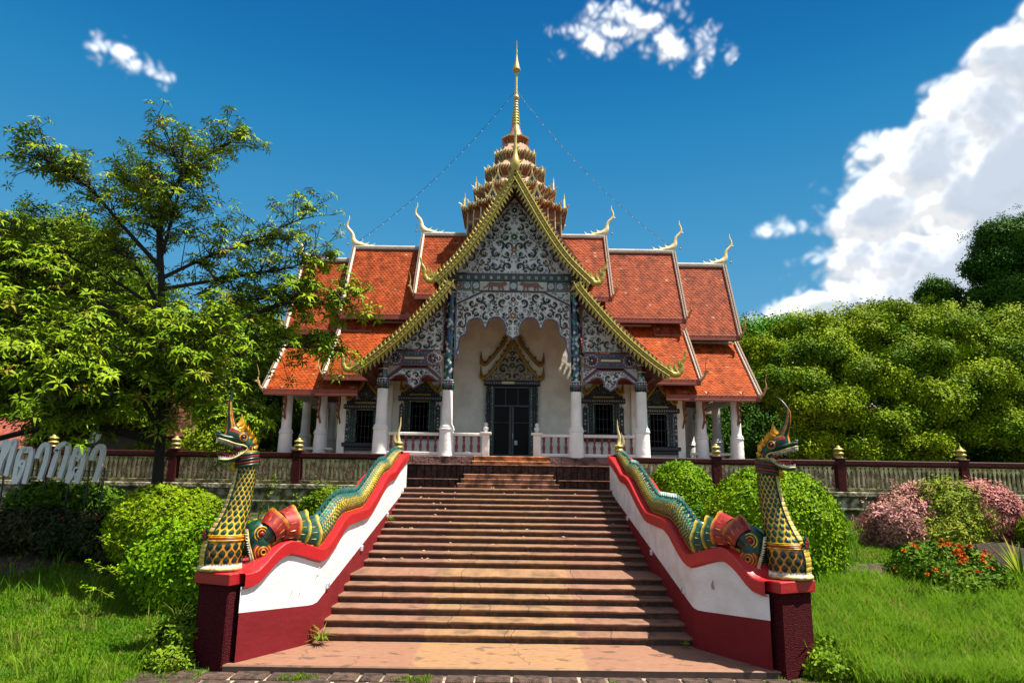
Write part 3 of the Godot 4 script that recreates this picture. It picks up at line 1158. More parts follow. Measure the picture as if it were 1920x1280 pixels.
	for lp in [[lip, -1.0, "upper_lip"], [low, 1.0, "lower_lip"]]:
		var full := PackedVector3Array()
		for q in lp[0]:
			full.append(q)
		for i in range(lp[0].size() - 2, -1, -1):
			full.append(Vector3(lp[0][i].x, lp[0][i].y, -lp[0][i].z))
		var pth := smooth_path(full, 4)
		var lb: MB = new.call(CREAM)
		lb.tube(pth, taper(pth.size(), 0.016, 0.016), 6)
		part(head, lp[2], lb, mats.enamel)
		var tb: MB = new.call(Color(0.80, 0.78, 0.70))
		for i in range(5, pth.size() - 5):
			var ln := 0.040 + 0.016 * ((i * 7) % 3)
			if i % 6 == 0:
				ln = 0.075
			tb.cone(pth[i] + Vector3(-0.005, 0, -pth[i].z * 0.06), pth[i] + Vector3(0.012, lp[1] * ln, -pth[i].z * 0.10), 0.012, 5)
		part(head, "teeth", tb, mats.enamel)
	# eyes under ringed brows, cheeks of red rings
	for sg in [-1.0, 1.0]:
		var eo := Vector3(-0.225, 2.135, 0.155 * sg)
		var en := Vector3(0.1, 0.12, sg).normalized()
		for q in [[0.088, 0.017, GREEN], [0.066, 0.015, AMBER], [0.046, 0.013, DKGREEN]]:
			var eb: MB = new.call(q[2])
			ring(eb, eo + en * (0.09 - q[0]) * 0.5, X * q[0] * 1.15, Vector3(0, 1, -0.12 * sg) * q[0], q[1], 20)
			part(head, "brow", eb, mats.enamel)
		var ey: MB = new.call(RED)
		ey.ball(eo + en * 0.018, Vector3(0.034, 0.034, 0.03), 12, 7)
		ey.col = Color(0.01, 0.01, 0.01)
		ey.ball(eo + en * 0.042, Vector3(0.013, 0.013, 0.011), 8, 5)
		part(head, "eye", ey, mats.enamel)
		for k in 5:
			var ck: MB = new.call([RED, CREAM, AMBER, RED, DKGREEN][k])
			var rr := 0.105 - 0.02 * k
			ring(ck, Vector3(-0.40, 1.925, 0.125 * sg) + Vector3(0, 0, 0.008 * k * sg), Vector3(0.55, 0, 0.12 * sg) * rr, Y * rr * 1.25, 0.011, 18)
			part(head, "cheek_ring", ck, mats.enamel)
	# striped crown band and tall crest
	var cb: MB = new.call(GREEN)
	var crn := []
	var ccol := []
	var k := 0
	for q in [[-0.30, 2.12, 0.155], [-0.28, 2.20, 0.16], [-0.27, 2.215, 0.15], [-0.26, 2.26, 0.145], [-0.25, 2.275, 0.13], [-0.24, 2.32, 0.11]]:
		var row := PackedVector3Array(); var cr := PackedColorArray()
		for j in 24:
			var a := TAU * j / 24.0
			row.append(Vector3(-0.10 + 0.20 * cos(-a) * (1.0 - k * 0.07), q[1] + 0.05 * cos(a), q[2] * sin(-a)))
			cr.append([DKGREEN, GREEN, RED, RED, YELLOW, DKGREEN][k])
		crn.append(row); ccol.append(cr)
		k += 1
	cb.grid(crn, true, ccol)
	part(head, "crown_band", cb, mats.enamel)
	var ch: MB = new.call(GREEN)
	var crest := [[2.18, -0.07, 0.19, 0.12], [2.28, -0.045, 0.14, 0.10], [2.38, -0.015, 0.10, 0.08], [2.52, 0.02, 0.072, 0.055], [2.68, 0.045, 0.05, 0.04], [2.80, 0.055, 0.036, 0.03], [2.92, 0.045, 0.024, 0.02], [2.99, 0.02, 0.016, 0.012], [3.04, -0.02, 0.005, 0.005]]
	var cw := []; var chc := []
	for i in 33:
		var y := lerpf(2.18, 3.04, i / 32.0)
		var bend := 0.0 if s < 0 else (0.07 * sin((y - 2.3) * 4.2) if y > 2.3 else 0.0)
		if s > 0 and y > 2.75:
			bend -= (y - 2.75) * 0.35
		var row := PackedVector3Array(); var cr := PackedColorArray()
		for j in 24:
			var a := -TAU * j / 24.0
			row.append(Vector3(curve(col_of(crest, 1), y) + bend + curve(col_of(crest, 2), y) * cos(a), y, curve(col_of(crest, 3), y) * sin(a)))
			cr.append([DKGREEN, DKGREEN, YELLOW, RED, AMBER, DKGREEN][(j + 3) % 6] if y < 2.78 else DKGREEN)
		cw.append(row); chc.append(cr)
	ch.grid(cw, true, chc)
	part(head, "crest", ch, mats.enamel)
	for q in [[-0.15, 2.36, -0.35, 1.0, 0.26, 0.11], [-0.22, 2.27, -0.5, 1.0, 0.20, 0.12], [-0.30, 2.20, -0.5, 1.0, 0.21, 0.12], [-0.38, 2.14, -0.6, 0.8, 0.19, 0.11], [-0.45, 2.06, -0.8, 0.8, 0.18, 0.09], [-0.49, 1.97, -0.9, 0.5, 0.14, 0.08]]:
		for sg in [0.0, 1.0, -1.0]:
			if sg != 0.0 and q[1] > 2.3:
				continue
			var fm: MB = new.call(Color(0.75, 0.36, 0.012))
			flame(fm, Vector3(q[0], q[1] - 0.02, sg * 0.09), Vector3(q[2], q[3], sg * 0.5).normalized(), Vector3(0, 0, 1), q[4] * (1.0 if sg == 0.0 else 0.8), q[5], 0.05)
			part(head, "crest_flame", fm, mats.enamel)
	var bd: MB = new.call(YELLOW)
	flame(bd, Vector3(-0.14, 1.70, 0), Vector3(-0.25, -1, 0).normalized(), Vector3(0, 0, 1), 0.24, 0.10, 0.06)
	part(head, "beard", bd, mats.enamel)
	pose[0] = loc
	# the sea-beast's mouth from which the neck rises
	var mk: MB = new.call(GREEN)
	mk.ball(Vector3(-0.54, 0.38, 0), Vector3(0.27, 0.40, 0.30), 18, 10)
	mk.ball(Vector3(-0.60, 0.66, 0), Vector3(0.17, 0.13, 0.20), 14, 8)
	mk.ball(Vector3(-0.42, 0.55, 0), Vector3(0.10, 0.08, 0.16), 14, 7)
	var beast := part(t, "beast_head", mk, mats.enamel)
	var gum: MB = new.call(CREAM)
	var gp := PackedVector3Array()
	var tp := PackedVector3Array()
	for i in 41:
		var a := lerpf(-2.75, 2.75, i / 40.0)
		gp.append(Vector3(0.335 * cos(a), 0.045, 0.305 * sin(a)))
	gum.tube(gp, taper(41, 0.035, 0.035), 7)
	part(beast, "lower_gum", gum, mats.enamel)
	var th2: MB = new.call(Color(0.82, 0.80, 0.74))
	for i in range(0, 40):
		for h in 2:
			var q := gp[i].lerp(gp[i + 1], 0.5 * h)
			th2.cone(q + Vector3(0, 0.02, 0), q * Vector3(0.97, 1, 0.97) + Vector3(0, 0.085, 0), 0.018, 5)
	for sg in [-1.0, 1.0]:
		var up := smooth_path(PackedVector3Array([Vector3(-0.33, 0.05, 0.20 * sg), Vector3(-0.40, 0.12, 0.245 * sg), Vector3(-0.36, 0.25, 0.265 * sg), Vector3(-0.31, 0.42, 0.25 * sg), Vector3(-0.29, 0.62, 0.2 * sg)]), 5)
		var gl: MB = new.call(CREAM)
		gl.tube(up, taper(up.size(), 0.03, 0.014), 6)
		part(beast, "upper_gum", gl, mats.enamel)
		for q in up:
			th2.cone(q, q + Vector3(0.055, 0.01, 0.02 * sg), 0.016, 5)
		var eye: MB = new.call(RED)
		eye.ball(Vector3(-0.50, 0.56, 0.275 * sg), Vector3(0.045, 0.045, 0.04), 10, 6)
		part(beast, "eye", eye, mats.enamel)
		for e in [[0.07, AMBER], [0.092, DKGREEN], [0.112, YELLOW]]:
			var rb: MB = new.call(e[1])
			ring(rb, Vector3(-0.50, 0.56, (0.285 - e[0] * 0.25) * sg), X * e[0], Y * e[0], 0.013, 18)
			part(beast, "brow", rb, mats.enamel)
		for e in 6:
			var rb: MB = new.call([RED, AMBER][e % 2])
			ring(rb, Vector3(-0.54, 0.27, (0.265 + e * 0.008) * sg), X * (0.15 - e * 0.022), Y * (0.15 - e * 0.022), 0.012, 18)
			part(beast, "cheek_ring", rb, mats.enamel)
	part(beast, "teeth", th2, mats.enamel)
	# the body along the coping
	var pth := PackedVector3Array()
	var rad := PackedFloat32Array()
	var kk := 150
	for i in kk + 1:
		var d := lerpf(11.66, 20.75, float(i) / kk)
		var rr := curve([[11.66, 0.15], [11.8, 0.21], [12.0, 0.25], [12.4, 0.225], [14.0, 0.20], [16.0, 0.185], [18.5, 0.16], [20.0, 0.125], [20.75, 0.07]], d)
		pth.append(P(-(wall_x(d) + 0.25), cap_y(d) + rr * 0.80 + 0.01, d))
		rad.append(rr)
	var bod := MB.new()
	bod.set_x(mx)
	bod.col = YELLOW
	var bcol := []
	for i in kk + 1:
		var cr := PackedColorArray()
		for j in 20:
			cr.append(DKGREEN if i < 15 else YELLOW)
		bcol.append(cr)
	bod.tube(pth, rad, 20, 1.0, true, bcol)
	var body := part(t, "body", bod, mats.enamel)
	# scales along the body
	var sc := MB.new()
	sc.set_x(mx)
	var dist := 0.0
	var nexts := 0.85
	r = 0
	var spine_at := 0.55
	for i in range(1, kk):
		dist += pth[i].distance_to(pth[i - 1])
		var ax := (pth[i + 1] - pth[i - 1]).normalized()
		var sd := ax.cross(Vector3.UP).normalized()
		var upv := sd.cross(ax).normalized()
		if dist >= nexts:
			var cnt := 13
			var wd := rad[i] * TAU / cnt
			var gap := wd * 0.56
			nexts += gap
			for j in cnt:
				var a := TAU * (j + 0.5 * (r % 2)) / cnt
				if sin(a) < -0.72:
					continue
				var nn := sd * cos(a) + upv * sin(a)
				var tg := -sd * sin(a) + upv * cos(a)
				var o := pth[i] + nn * (rad[i] + 0.001)
				var fit := (0.78 if i < 40 else 0.62) if sin(a) < 0.8 else 0.92
				var w := wd * fit
				var h := gap * 2.0 * fit
				var gr := GREEN.lerp(Color(0.02, 0.13, 0.10), rng.randf_range(0.0, 0.5))
				if sin(a) > 0.80:
					gr = Color(0.02, 0.13, 0.11)
				sc.col = gr
				var m := o + nn * 0.014
				var ps := [o - ax * h * 0.5, o - ax * h * 0.12 - tg * w * 0.42, o + ax * h * 0.08 - tg * w * 0.5, o + ax * h * 0.5, o + ax * h * 0.08 + tg * w * 0.5, o - ax * h * 0.12 + tg * w * 0.42]
				for e in 6:
					sc.tri(m, ps[(e + 1) % 6], ps[e])
			r += 1
		if dist >= spine_at and i < kk - 4:
			spine_at += 0.17 * (0.5 + rad[i] * 2.5)
			var fin := MB.new()
			fin.set_x(mx)
			fin.col = Color(0.03, 0.13, 0.12)
			var top := pth[i] + upv * rad[i] * 0.9
			var hgt := rad[i] * 0.55 + 0.04
			var lw := 0.028 + rad[i] * 0.13
			var prf := [[-lw, 0.0], [-lw * 0.7, hgt * 0.5], [lw * 0.4, hgt], [lw * 0.5, hgt * 0.5], [lw, 0.0]]
			for e in 4:
				var a = top + ax * prf[e][0] + upv * prf[e][1]
				var b = top + ax * prf[e + 1][0] + upv * prf[e + 1][1]
				fin.quad(a - sd * 0.022, b - sd * 0.022, b + sd * 0.022, a + sd * 0.022)
				fin.tri(top - sd * 0.024, b - sd * 0.022, a - sd * 0.022)
				fin.tri(top + sd * 0.024, a + sd * 0.022, b + sd * 0.022)
			fin.col = Color(0.5, 0.55, 0.4)
			part(body, "spine", fin, mats.enamel)
	kind(part(body, "scales", sc, mats.enamel), "stuff")
	# golden line where the body lies on the coping
	for e in [-1.0, 1.0]:
		var tr := MB.new()
		tr.set_x(mx)
		tr.col = AMBER
		var lp := PackedVector3Array()
		for i in range(0, kk + 1, 2):
			var d := lerpf(11.66, 20.75, float(i) / kk)
			lp.append(P(-(wall_x(d) + 0.25 - e * (rad[i] * 0.62 + 0.02)), cap_y(d) + 0.02, d))
		tr.tube(lp, taper(lp.size(), 0.028, 0.015), 6)
		part(body, "base_line", tr, mats.enamel)
	# flaring collars behind the beast
	for q in [[2, 0.36, RED, 0.20], [5, 0.40, RED, 0.24], [8, 0.42, GREEN, 0.29], [12, 0.40, GREEN, 0.30]]:
		var i: int = q[0]
		var cl := MB.new()
		cl.set_x(mx)
		cl.col = q[2]
		var ax := (pth[i + 2] - pth[maxi(i - 2, 0)]).normalized()
		var sd := ax.cross(Vector3.UP).normalized()
		var upv := sd.cross(ax).normalized()
		var g := []; var gc := []
		for e in 5:
			var row := PackedVector3Array(); var cr := PackedColorArray()
			for j in 36:
				var a := -TAU * j / 36
				var pk := exp(-pow(wrapf(-a - PI / 2, -PI, PI) / 0.30, 2.0))
				var f := float(e) / 4.0
				var rr = rad[i] + 0.012 + f * 0.06 + f * pk * (q[3] - 0.16)
				if sin(-a) < -0.5:
					rr = minf(rr, rad[i] + 0.02)
				row.append(pth[i] + ax * (-0.06 + 0.27 * f + 0.02 * pk * f) + (sd * cos(-a) + upv * sin(-a)) * rr)
				cr.append([q[2], q[2], q[2], q[2], YELLOW if q[2] == GREEN else AMBER][e])
			g.append(row); gc.append(cr)
		cl.grid(g, true, gc)
		# pale curls painted in relief on the collar
		cl.col = Color(0.45, 0.36, 0.1) if q[2] == GREEN else Color(0.55, 0.2, 0.03)
		for j in 11:
			var a := -0.6 + (PI + 1.2) * j / 10.0
			var nn := sd * cos(a) + upv * sin(a)
			var o := pth[i] + ax * 0.0 + nn * (rad[i] + 0.055)
			cl.leaf(o + ax * -0.01 - nn * 0.028, (ax + nn * 0.12).normalized(), nn, 0.17, 0.026, 0.014, 0.3)
		part(t, "collar", cl, mats.enamel)
	# tail flame
	var tl := MB.new()
	tl.set_x(mx)
	tl.col = Color(0.62, 0.52, 0.26)
	var tp2 := smooth_path(PackedVector3Array([pth[kk], P(-3.33, 3.85, 20.85), P(-3.36, 4.1, 20.86), P(-3.31, 4.35, 20.86), P(-3.30, 4.62, 20.86)]), 5)
	tl.tube(tp2, taper(tp2.size(), 0.085, 0.008, 0.9), 10, 0.7)
	flame(tl, P(-3.33, 3.75, 20.8), Vector3(-0.25 if true else 0.0, 1, 0.1).normalized(), Vector3.BACK, 0.5, 0.12, 0.05)
	part(t, "tail_flame", tl, mats.pale_gold)


# ---------------------------------------------------------------- terrace, fences
func make_upper_terrace() -> void:
	var rng := RandomNumberGenerator.new()
	rng.seed = 15
	var f := MB.new()
	f.col = Color(0.20, 0.12, 0.09)
	f.box(P(0, 2.17, 21.2), Vector3(7.0, 0.69, 0.9))
	f.box(P(0, 2.8, 32.0), Vector3(26, 0.86, 20.3))
	kind(part(self, "terrace", f, mats.stone), "structure")
	# two low tiers of laterite blocks beside the narrow steps
	var rw := thing("retaining_wall", "low dark laterite block wall in two tiers above the stairs", "wall", P(0, 2.52, 21.5))
	for tier in [[21.30, 2.51, 0.27, 1.55, 3.35], [21.62, 2.79, 0.44, 0.0, 3.35]]:
		var px: float = -tier[4]
		while px < tier[4]:
			var w := rng.randf_range(0.17, 0.26)
			if absf(px + w / 2) > tier[3]:
				var b := MB.new()
				var k := rng.randf_range(0.55, 1.1)
				b.col = Color(0.085 * k, 0.043 * k, 0.032 * k)
				b.box(P(px + w / 2, tier[1] + tier[2] / 2, tier[0] + 0.15 + rng.randf() * 0.02), Vector3(w - 0.02, tier[2] - 0.03, 0.3), 0.012)
				part(rw, "block", b, mats.laterite)
			px += w
		var cp := MB.new()
		cp.col = Color(0.17, 0.085, 0.06)
		for sg in [-1.0, 1.0]:
			var x0: float = tier[3]
			cp.box(P(sg * (x0 + tier[4]) / 2, tier[1] + tier[2] - 0.005, tier[0] + 0.12), Vector3(tier[4] - x0, 0.03, 0.34), 0.008)
		part(rw, "coping", cp, mats.stone)
	var ns := thing("narrow_steps", "narrow flight of three stone steps at the head of the stairs", "steps", P(0, 2.52, 21.1))
	for i in 3:
		var b := MB.new()
		b.col = Color(0.26, 0.12, 0.08)
		var hw: float = [1.52, 1.43, 1.36][i]
		b.box(P(0, 2.52 + RISE * (i + 0.5) - 0.02, 20.95 + 0.2 * i + 0.3), Vector3(hw * 2, RISE + 0.03, 0.6), 0.012)
		b.col = Color(0.40, 0.22, 0.13)
		b.box(P(0, 2.52 + RISE * (i + 1) - 0.012, 20.95 + 0.2 * i + 0.28), Vector3(hw * 2 + 0.05, 0.026, 0.62), 0.008)
		part(ns, "step", b, mats.stone)
	var es := thing("entrance_steps", "bright orange stone steps before the temple door", "steps", P(B, 3.24, 24.4))
	for i in 2:
		var b := MB.new()
		b.col = Color(0.46, 0.17, 0.06)
		b.box(P(B, 3.23 + 0.18 * (i + 0.5), 24.1 + 0.33 * i + 0.4), Vector3(2.68 - 0.06 * i, 0.18, 0.85), 0.015)
		b.col = Color(0.55, 0.26, 0.12)
		b.box(P(B, 3.23 + 0.18 * (i + 1) - 0.01, 24.1 + 0.33 * i + 0.38), Vector3(2.74 - 0.06 * i, 0.035, 0.87), 0.012)
		part(es, "step", b, mats.stone)


func finial_mesh(sc := 1.0) -> MB:
	var mb := MB.new()
	mb.col = Color(0.46, 0.38, 0.10)
	var pr := PackedVector2Array()
	for q in [[0.17, 0.0], [0.17, 0.05], [0.12, 0.07], [0.13, 0.11], [0.20, 0.15], [0.21, 0.20], [0.16, 0.25], [0.11, 0.27], [0.11, 0.30], [0.19, 0.34], [0.20, 0.38], [0.13, 0.43], [0.07, 0.45], [0.085, 0.49], [0.05, 0.52], [0.0, 0.54]]:
		pr.append(Vector2(q[0], q[1]) * sc)
	mb.lathe(pr, 16, Vector3(), false)
	return mb


func make_fence(s: int) -> void:
	var t := thing("balustrade_fence", "long mossy concrete balustrade with maroon rail " + ("left of the stairs, partly behind the leafy tree" if s < 0 else "right of the stairs, behind the topiary bushes"), "fence", P(s * 10, 1.7, 20.8), "balustrades along the terrace")
	var d := 20.8
	var x0 := 3.45
	var x1 := 24.5
	var rail := MB.new()
	rail.col = Color(0.040, 0.009, 0.010)
	rail.box(P(s * (x0 + x1) / 2, 3.42, d), Vector3(x1 - x0, 0.15, 0.26), 0.02)
	rail.box(P(s * (x0 + x1) / 2, 3.335, d), Vector3(x1 - x0, 0.04, 0.18), 0.0)
	part(t, "top_rail", rail, mats.maroon)
	var low := MB.new()
	low.col = Color(0.24, 0.22, 0.11)
	low.box(P(s * (x0 + x1) / 2, 2.64, d), Vector3(x1 - x0, 0.08, 0.18), 0.01)
	part(t, "bottom_rail", low, mats.mossy)
	var bs := MB.new()
	bs.col = Color(0.34, 0.32, 0.27)
	bs.box(P(s * (x0 + x1) / 2, 2.50, d - 0.03), Vector3(x1 - x0, 0.14, 0.42), 0.02)
	bs.box(P(s * (x0 + x1) / 2, 2.26, d), Vector3(x1 - x0, 0.34, 0.33), 0.01)
	bs.box(P(s * (x0 + x1) / 2, 2.07, d - 0.03), Vector3(x1 - x0, 0.06, 0.39), 0.01)
	bs.box(P(s * (x0 + x1) / 2, 1.75, d), Vector3(x1 - x0, 0.59, 0.32), 0.0)
	part(t, "base_wall", bs, mats.mossy)
	var fm := finial_mesh(0.70).mesh(Vector3(), mats.gold)
	var pm := MB.new()
	pm.col = Color(0.050, 0.009, 0.011)
	pm.box(Vector3(0, 0.48, 0), Vector3(0.25, 1.02, 0.25), 0.015)
	pm.box(Vector3(0, 0.985, 0), Vector3(0.31, 0.05, 0.31), 0.012)
	var pmesh := pm.mesh(Vector3(), mats.maroon)
	var posts := [3.32]
	for i in 5:
		posts.append((6.33 if s < 0 else 6.25) + 3.7 * i)
	for q in posts:
		var o := inst(t, "post", pmesh, Transform3D(Basis(), P(s * q, 2.56, d)))
		inst(o, "finial", fm, Transform3D(Basis(), P(s * q, 3.565, d)))
	# balusters: flat slats with a waist and a round hole near the top
	var bm := MB.new()
	bm.col = Color(0.62, 0.57, 0.30)
	var outl := PackedVector2Array()
	for q in [[0.030, 0.0], [0.046, 0.05], [0.028, 0.12], [0.028, 0.40], [0.050, 0.50], [0.066, 0.535], [0.042, 0.55], [0.036, 0.575], [0.042, 0.60], [0.069, 0.615], [0.069, 0.645]]:
		outl.append(Vector2(q[0], q[1]))
	var full := PackedVector2Array()
	for q in outl:
		full.append(q)
	for i in range(outl.size() - 1, -1, -1):
		full.append(Vector2(-outl[i].x, outl[i].y))
	bm.prism(full, -0.035, 0.035)
	var bmesh := bm.mesh(Vector3(), mats.stone)
	var px := x0 + 0.12
	while px < 17.5:
		var near := false
		for q in posts:
			near = near or absf(px - q) < 0.2
		if not near:
			inst(t, "baluster", bmesh, Transform3D(Basis(), P(s * px, 2.68, d)))
		px += 0.141


# ---------------------------------------------------------------- temple
const NAVY := Color(0.012, 0.014, 0.06)
const DKMOS := Color(0.010, 0.016, 0.018)
const MGREEN := Color(0.012, 0.085, 0.035)
const PLUM := Color(0.05, 0.015, 0.022)
const GOLD := Color(0.42, 0.33, 0.055)
const BROWN := Color(0.13, 0.035, 0.018)


func pick(rng: RandomNumberGenerator) -> Color:
	var q := rng.randf()
	if q < 0.34:
		return DKMOS
	if q < 0.56:
		return NAVY
	if q < 0.76:
		return MGREEN
	if q < 0.86:
		return PLUM
	if q < 0.92:
		return Color(0.20, 0.075, 0.02)
	return Color(0.45, 0.5, 0.52)


func flower(mb: MB, o: Vector2, r: float, a: Color, b: Color, k := 6, rot := 0.0, z := 0.0) -> void:
	mb.col = a
	for i in k:
		var an := rot + TAU * i / k
		mb.leaf(Vector3(o.x + cos(an) * r * 0.2, o.y + sin(an) * r * 0.2, z), Vector3(cos(an), sin(an), 0), Vector3.BACK, r * 0.8, r * 0.55, r * 0.12 + 0.004)
	mb.col = b
	for i in 6:
		var a0 := TAU * i / 6
		var a1 := TAU * (i + 1) / 6
		mb.tri(Vector3(o.x, o.y, z + 0.02), Vector3(o.x + cos(a0) * r * 0.22, o.y + sin(a0) * r * 0.22, z + 0.004), Vector3(o.x + cos(a1) * r * 0.22, o.y + sin(a1) * r * 0.22, z + 0.004))


func scroll(mb: MB, o: Vector2, r: float, a0: float, dir: float, rng: RandomNumberGenerator, c1: Color, c2: Color) -> void:
	var pts := PackedVector2Array()
	var k := 16
	var turn := rng.randf_range(0.55, 0.95)
	for i in k + 1:
		var q := float(i) / k
		var an := a0 + dir * q * TAU * turn
		pts.append(o + Vector2(cos(an), sin(an)) * r * lerpf(0.98, 0.30, q))
	mb.col = DKMOS
	for i in k:
		var w := r * 0.035 + 0.004
		var n0 := (pts[i] - o).normalized() * w
		var n1 := (pts[i + 1] - o).normalized() * w
		mb.quad(Vector3(pts[i].x - n0.x, pts[i].y - n0.y, 0.006), Vector3(pts[i].x + n0.x, pts[i].y + n0.y, 0.006), Vector3(pts[i + 1].x + n1.x, pts[i + 1].y + n1.y, 0.006), Vector3(pts[i + 1].x - n1.x, pts[i + 1].y - n1.y, 0.006))
	for i in range(1, k):
		var d := (pts[i + 1] - pts[i - 1]).normalized()
		var nn := (pts[i] - o).normalized()
		mb.col = c1 if i % 4 == 1 else pick(rng)
		var e := (d * 0.75 + nn * 0.7).normalized()
		mb.leaf(Vector3(pts[i].x, pts[i].y, 0.004), Vector3(e.x, e.y, 0), Vector3.BACK, r * 0.56, r * 0.28, 0.016, 0.3 * dir)
		if i % 2 == 0 or r > 0.13:
			mb.col = c2
			e = (d * 0.75 - nn * 0.7).normalized()
			mb.leaf(Vector3(pts[i].x, pts[i].y, 0.004), Vector3(e.x, e.y, 0), Vector3.BACK, r * 0.40, r * 0.22, 0.014, -0.25 * dir)
	flower(mb, o, r * 0.46, c2, Color(0.5, 0.53, 0.55), 6, a0)


func inside(poly: PackedVector2Array, p: Vector2, r: float) -> bool:
	if not Geometry2D.is_point_in_polygon(p, poly):
		return false
	for i in poly.size():
		var q := Geometry2D.get_closest_point_to_segment(p, poly[i], poly[(i + 1) % poly.size()])
		if q.distance_to(p) < r:
			return false
	return true


# cover a panel with scrolling vines of coloured glass, mirrored about x = axis when mirror is on
func vines(mb: MB, poly: PackedVector2Array, axis: float, mirror: bool, sizes: Array, sd: int) -> void:
	var rng := RandomNumberGenerator.new()
	rng.seed = sd
	var lo := poly[0]; var hi := poly[0]
	for q in poly:
		lo = lo.min(q); hi = hi.max(q)
	var placed := []
	if mirror:
		for q in range(5):
			var y := rng.randf_range(lo.y, hi.y)
			var r := rng.randf_range(0.10, 0.15)
			var ok := inside(poly, Vector2(axis, y), r * 0.9)
			for z in placed:
				ok = ok and z[0].distance_to(Vector2(axis, y)) > (z[1] + r) * 1.02
			if ok:
				placed.append([Vector2(axis, y), r])
				flower(mb, Vector2(axis, y), r, pick(rng), Color(0.5, 0.53, 0.56), 8, PI / 8)
				mb.col = MGREEN
				for a in 8:
					var an := TAU * a / 8.0
					mb.leaf(Vector3(axis + cos(an) * r * 0.75, y + sin(an) * r * 0.75, 0.002), Vector3(cos(an), sin(an), 0), Vector3.BACK, r * 0.5, r * 0.28, 0.012)
	for s in sizes:
		for tries in (420 if s > 0.1 else 1300):
			var p := Vector2(rng.randf_range(axis if mirror else lo.x, hi.x), rng.randf_range(lo.y, hi.y))
			var r: float = s * rng.randf_range(0.85, 1.1)
			if mirror and p.x - axis < r * 0.95:
				continue
			if not inside(poly, p, r * 0.95):
				continue
			var ok := true
			for z in placed:
				if z[0].distance_to(p) < (z[1] + r) * 0.97:
					ok = false
					break
			if not ok:
				continue
			placed.append([p, r])
			var st := rng.state
			var reps := [1.0, -1.0] if mirror else [1.0]
			for m in reps:
				rng.state = st
				var o := Vector2(axis + (p.x - axis) * m, p.y) if mirror else p
				var c1 := pick(rng)
				var c2 := pick(rng)
				var a0 := rng.randf() * TAU
				var dr := 1.0 if rng.randf() < 0.5 else -1.0
				if m < 0:
					a0 = PI - a0
					dr = -dr
				if r > 0.095:
					scroll(mb, o, r, a0, dr, rng, c1, c2)
				elif r > 0.055:
					flower(mb, o, r, c1, Color(0.45, 0.48, 0.5), 5, a0)
				else:
					for i in 3:
						mb.col = [c1, c2, DKMOS][i]
						var an = a0 + m * (i - 1) * 0.9
						mb.leaf(Vector3(o.x - cos(a0) * r, o.y - sin(a0) * r, 0.003), Vector3(cos(an), sin(an), 0), Vector3.BACK, r * 1.9, r * 0.75, 0.01)


func plane_at(d: float) -> Transform3D:
	return Transform3D(Basis(), Vector3(B, 0, -d))


func pv(a: Array) -> PackedVector2Array:
	var o := PackedVector2Array()
	for q in a:
		o.append(Vector2(q[0], q[1]))
	return o


func panel(t: Node, called: String, poly: PackedVector2Array, d: float, mirror: bool, axis: float, sizes: Array, sd: int, c := Color(0.52, 0.54, 0.55), rim := Color(0.10, 0.045, 0.07)) -> void:
	var mb := MB.new()
	mb.set_x(plane_at(d))
	mb.col = c
	mb.prism(poly, -0.1, 0.0)
	var o := part(t, called, mb, mats.plaster)
	var g := MB.new()
	g.set_x(plane_at(d - 0.002))
	vines(g, poly, axis, mirror, sizes, sd)
	kind(part(o, "glass_inlay", g, mats.mosaic), "stuff")
	var e := MB.new()
	e.set_x(plane_at(d))
	e.col = rim
	e.stroke(poly, 0.05, -0.04, 0.035, true)
	e.col = Color(0.55, 0.55, 0.55)
	var inner := Geometry2D.offset_polygon(poly, -0.04)
	if inner.size():
		e.stroke(inner[0], 0.014, 0.0, 0.02, true)
	part(o, "border", e, mats.mosaic)


func tile_mesh() -> ArrayMesh:
	var mb := MB.new()
	var top := [Vector3(-0.083, 0.12, 0.002), Vector3(-0.083, 0.0, 0.016), Vector3(0.0, -0.062, 0.024), Vector3(0.083, 0.0, 0.016), Vector3(0.083, 0.12, 0.002)]
	mb.tri(top[0], top[1], top[4])
	mb.tri(top[1], top[3], top[4])
	mb.tri(top[1], top[2], top[3])
	for i in range(0, 4):
		var a: Vector3 = top[i]
		var b: Vector3 = top[i + 1]
		mb.quad(a - Vector3(0, 0, 0.015), b - Vector3(0, 0, 0.015), b, a)
	return mb.mesh(Vector3(), mats.tile)


var tile: ArrayMesh


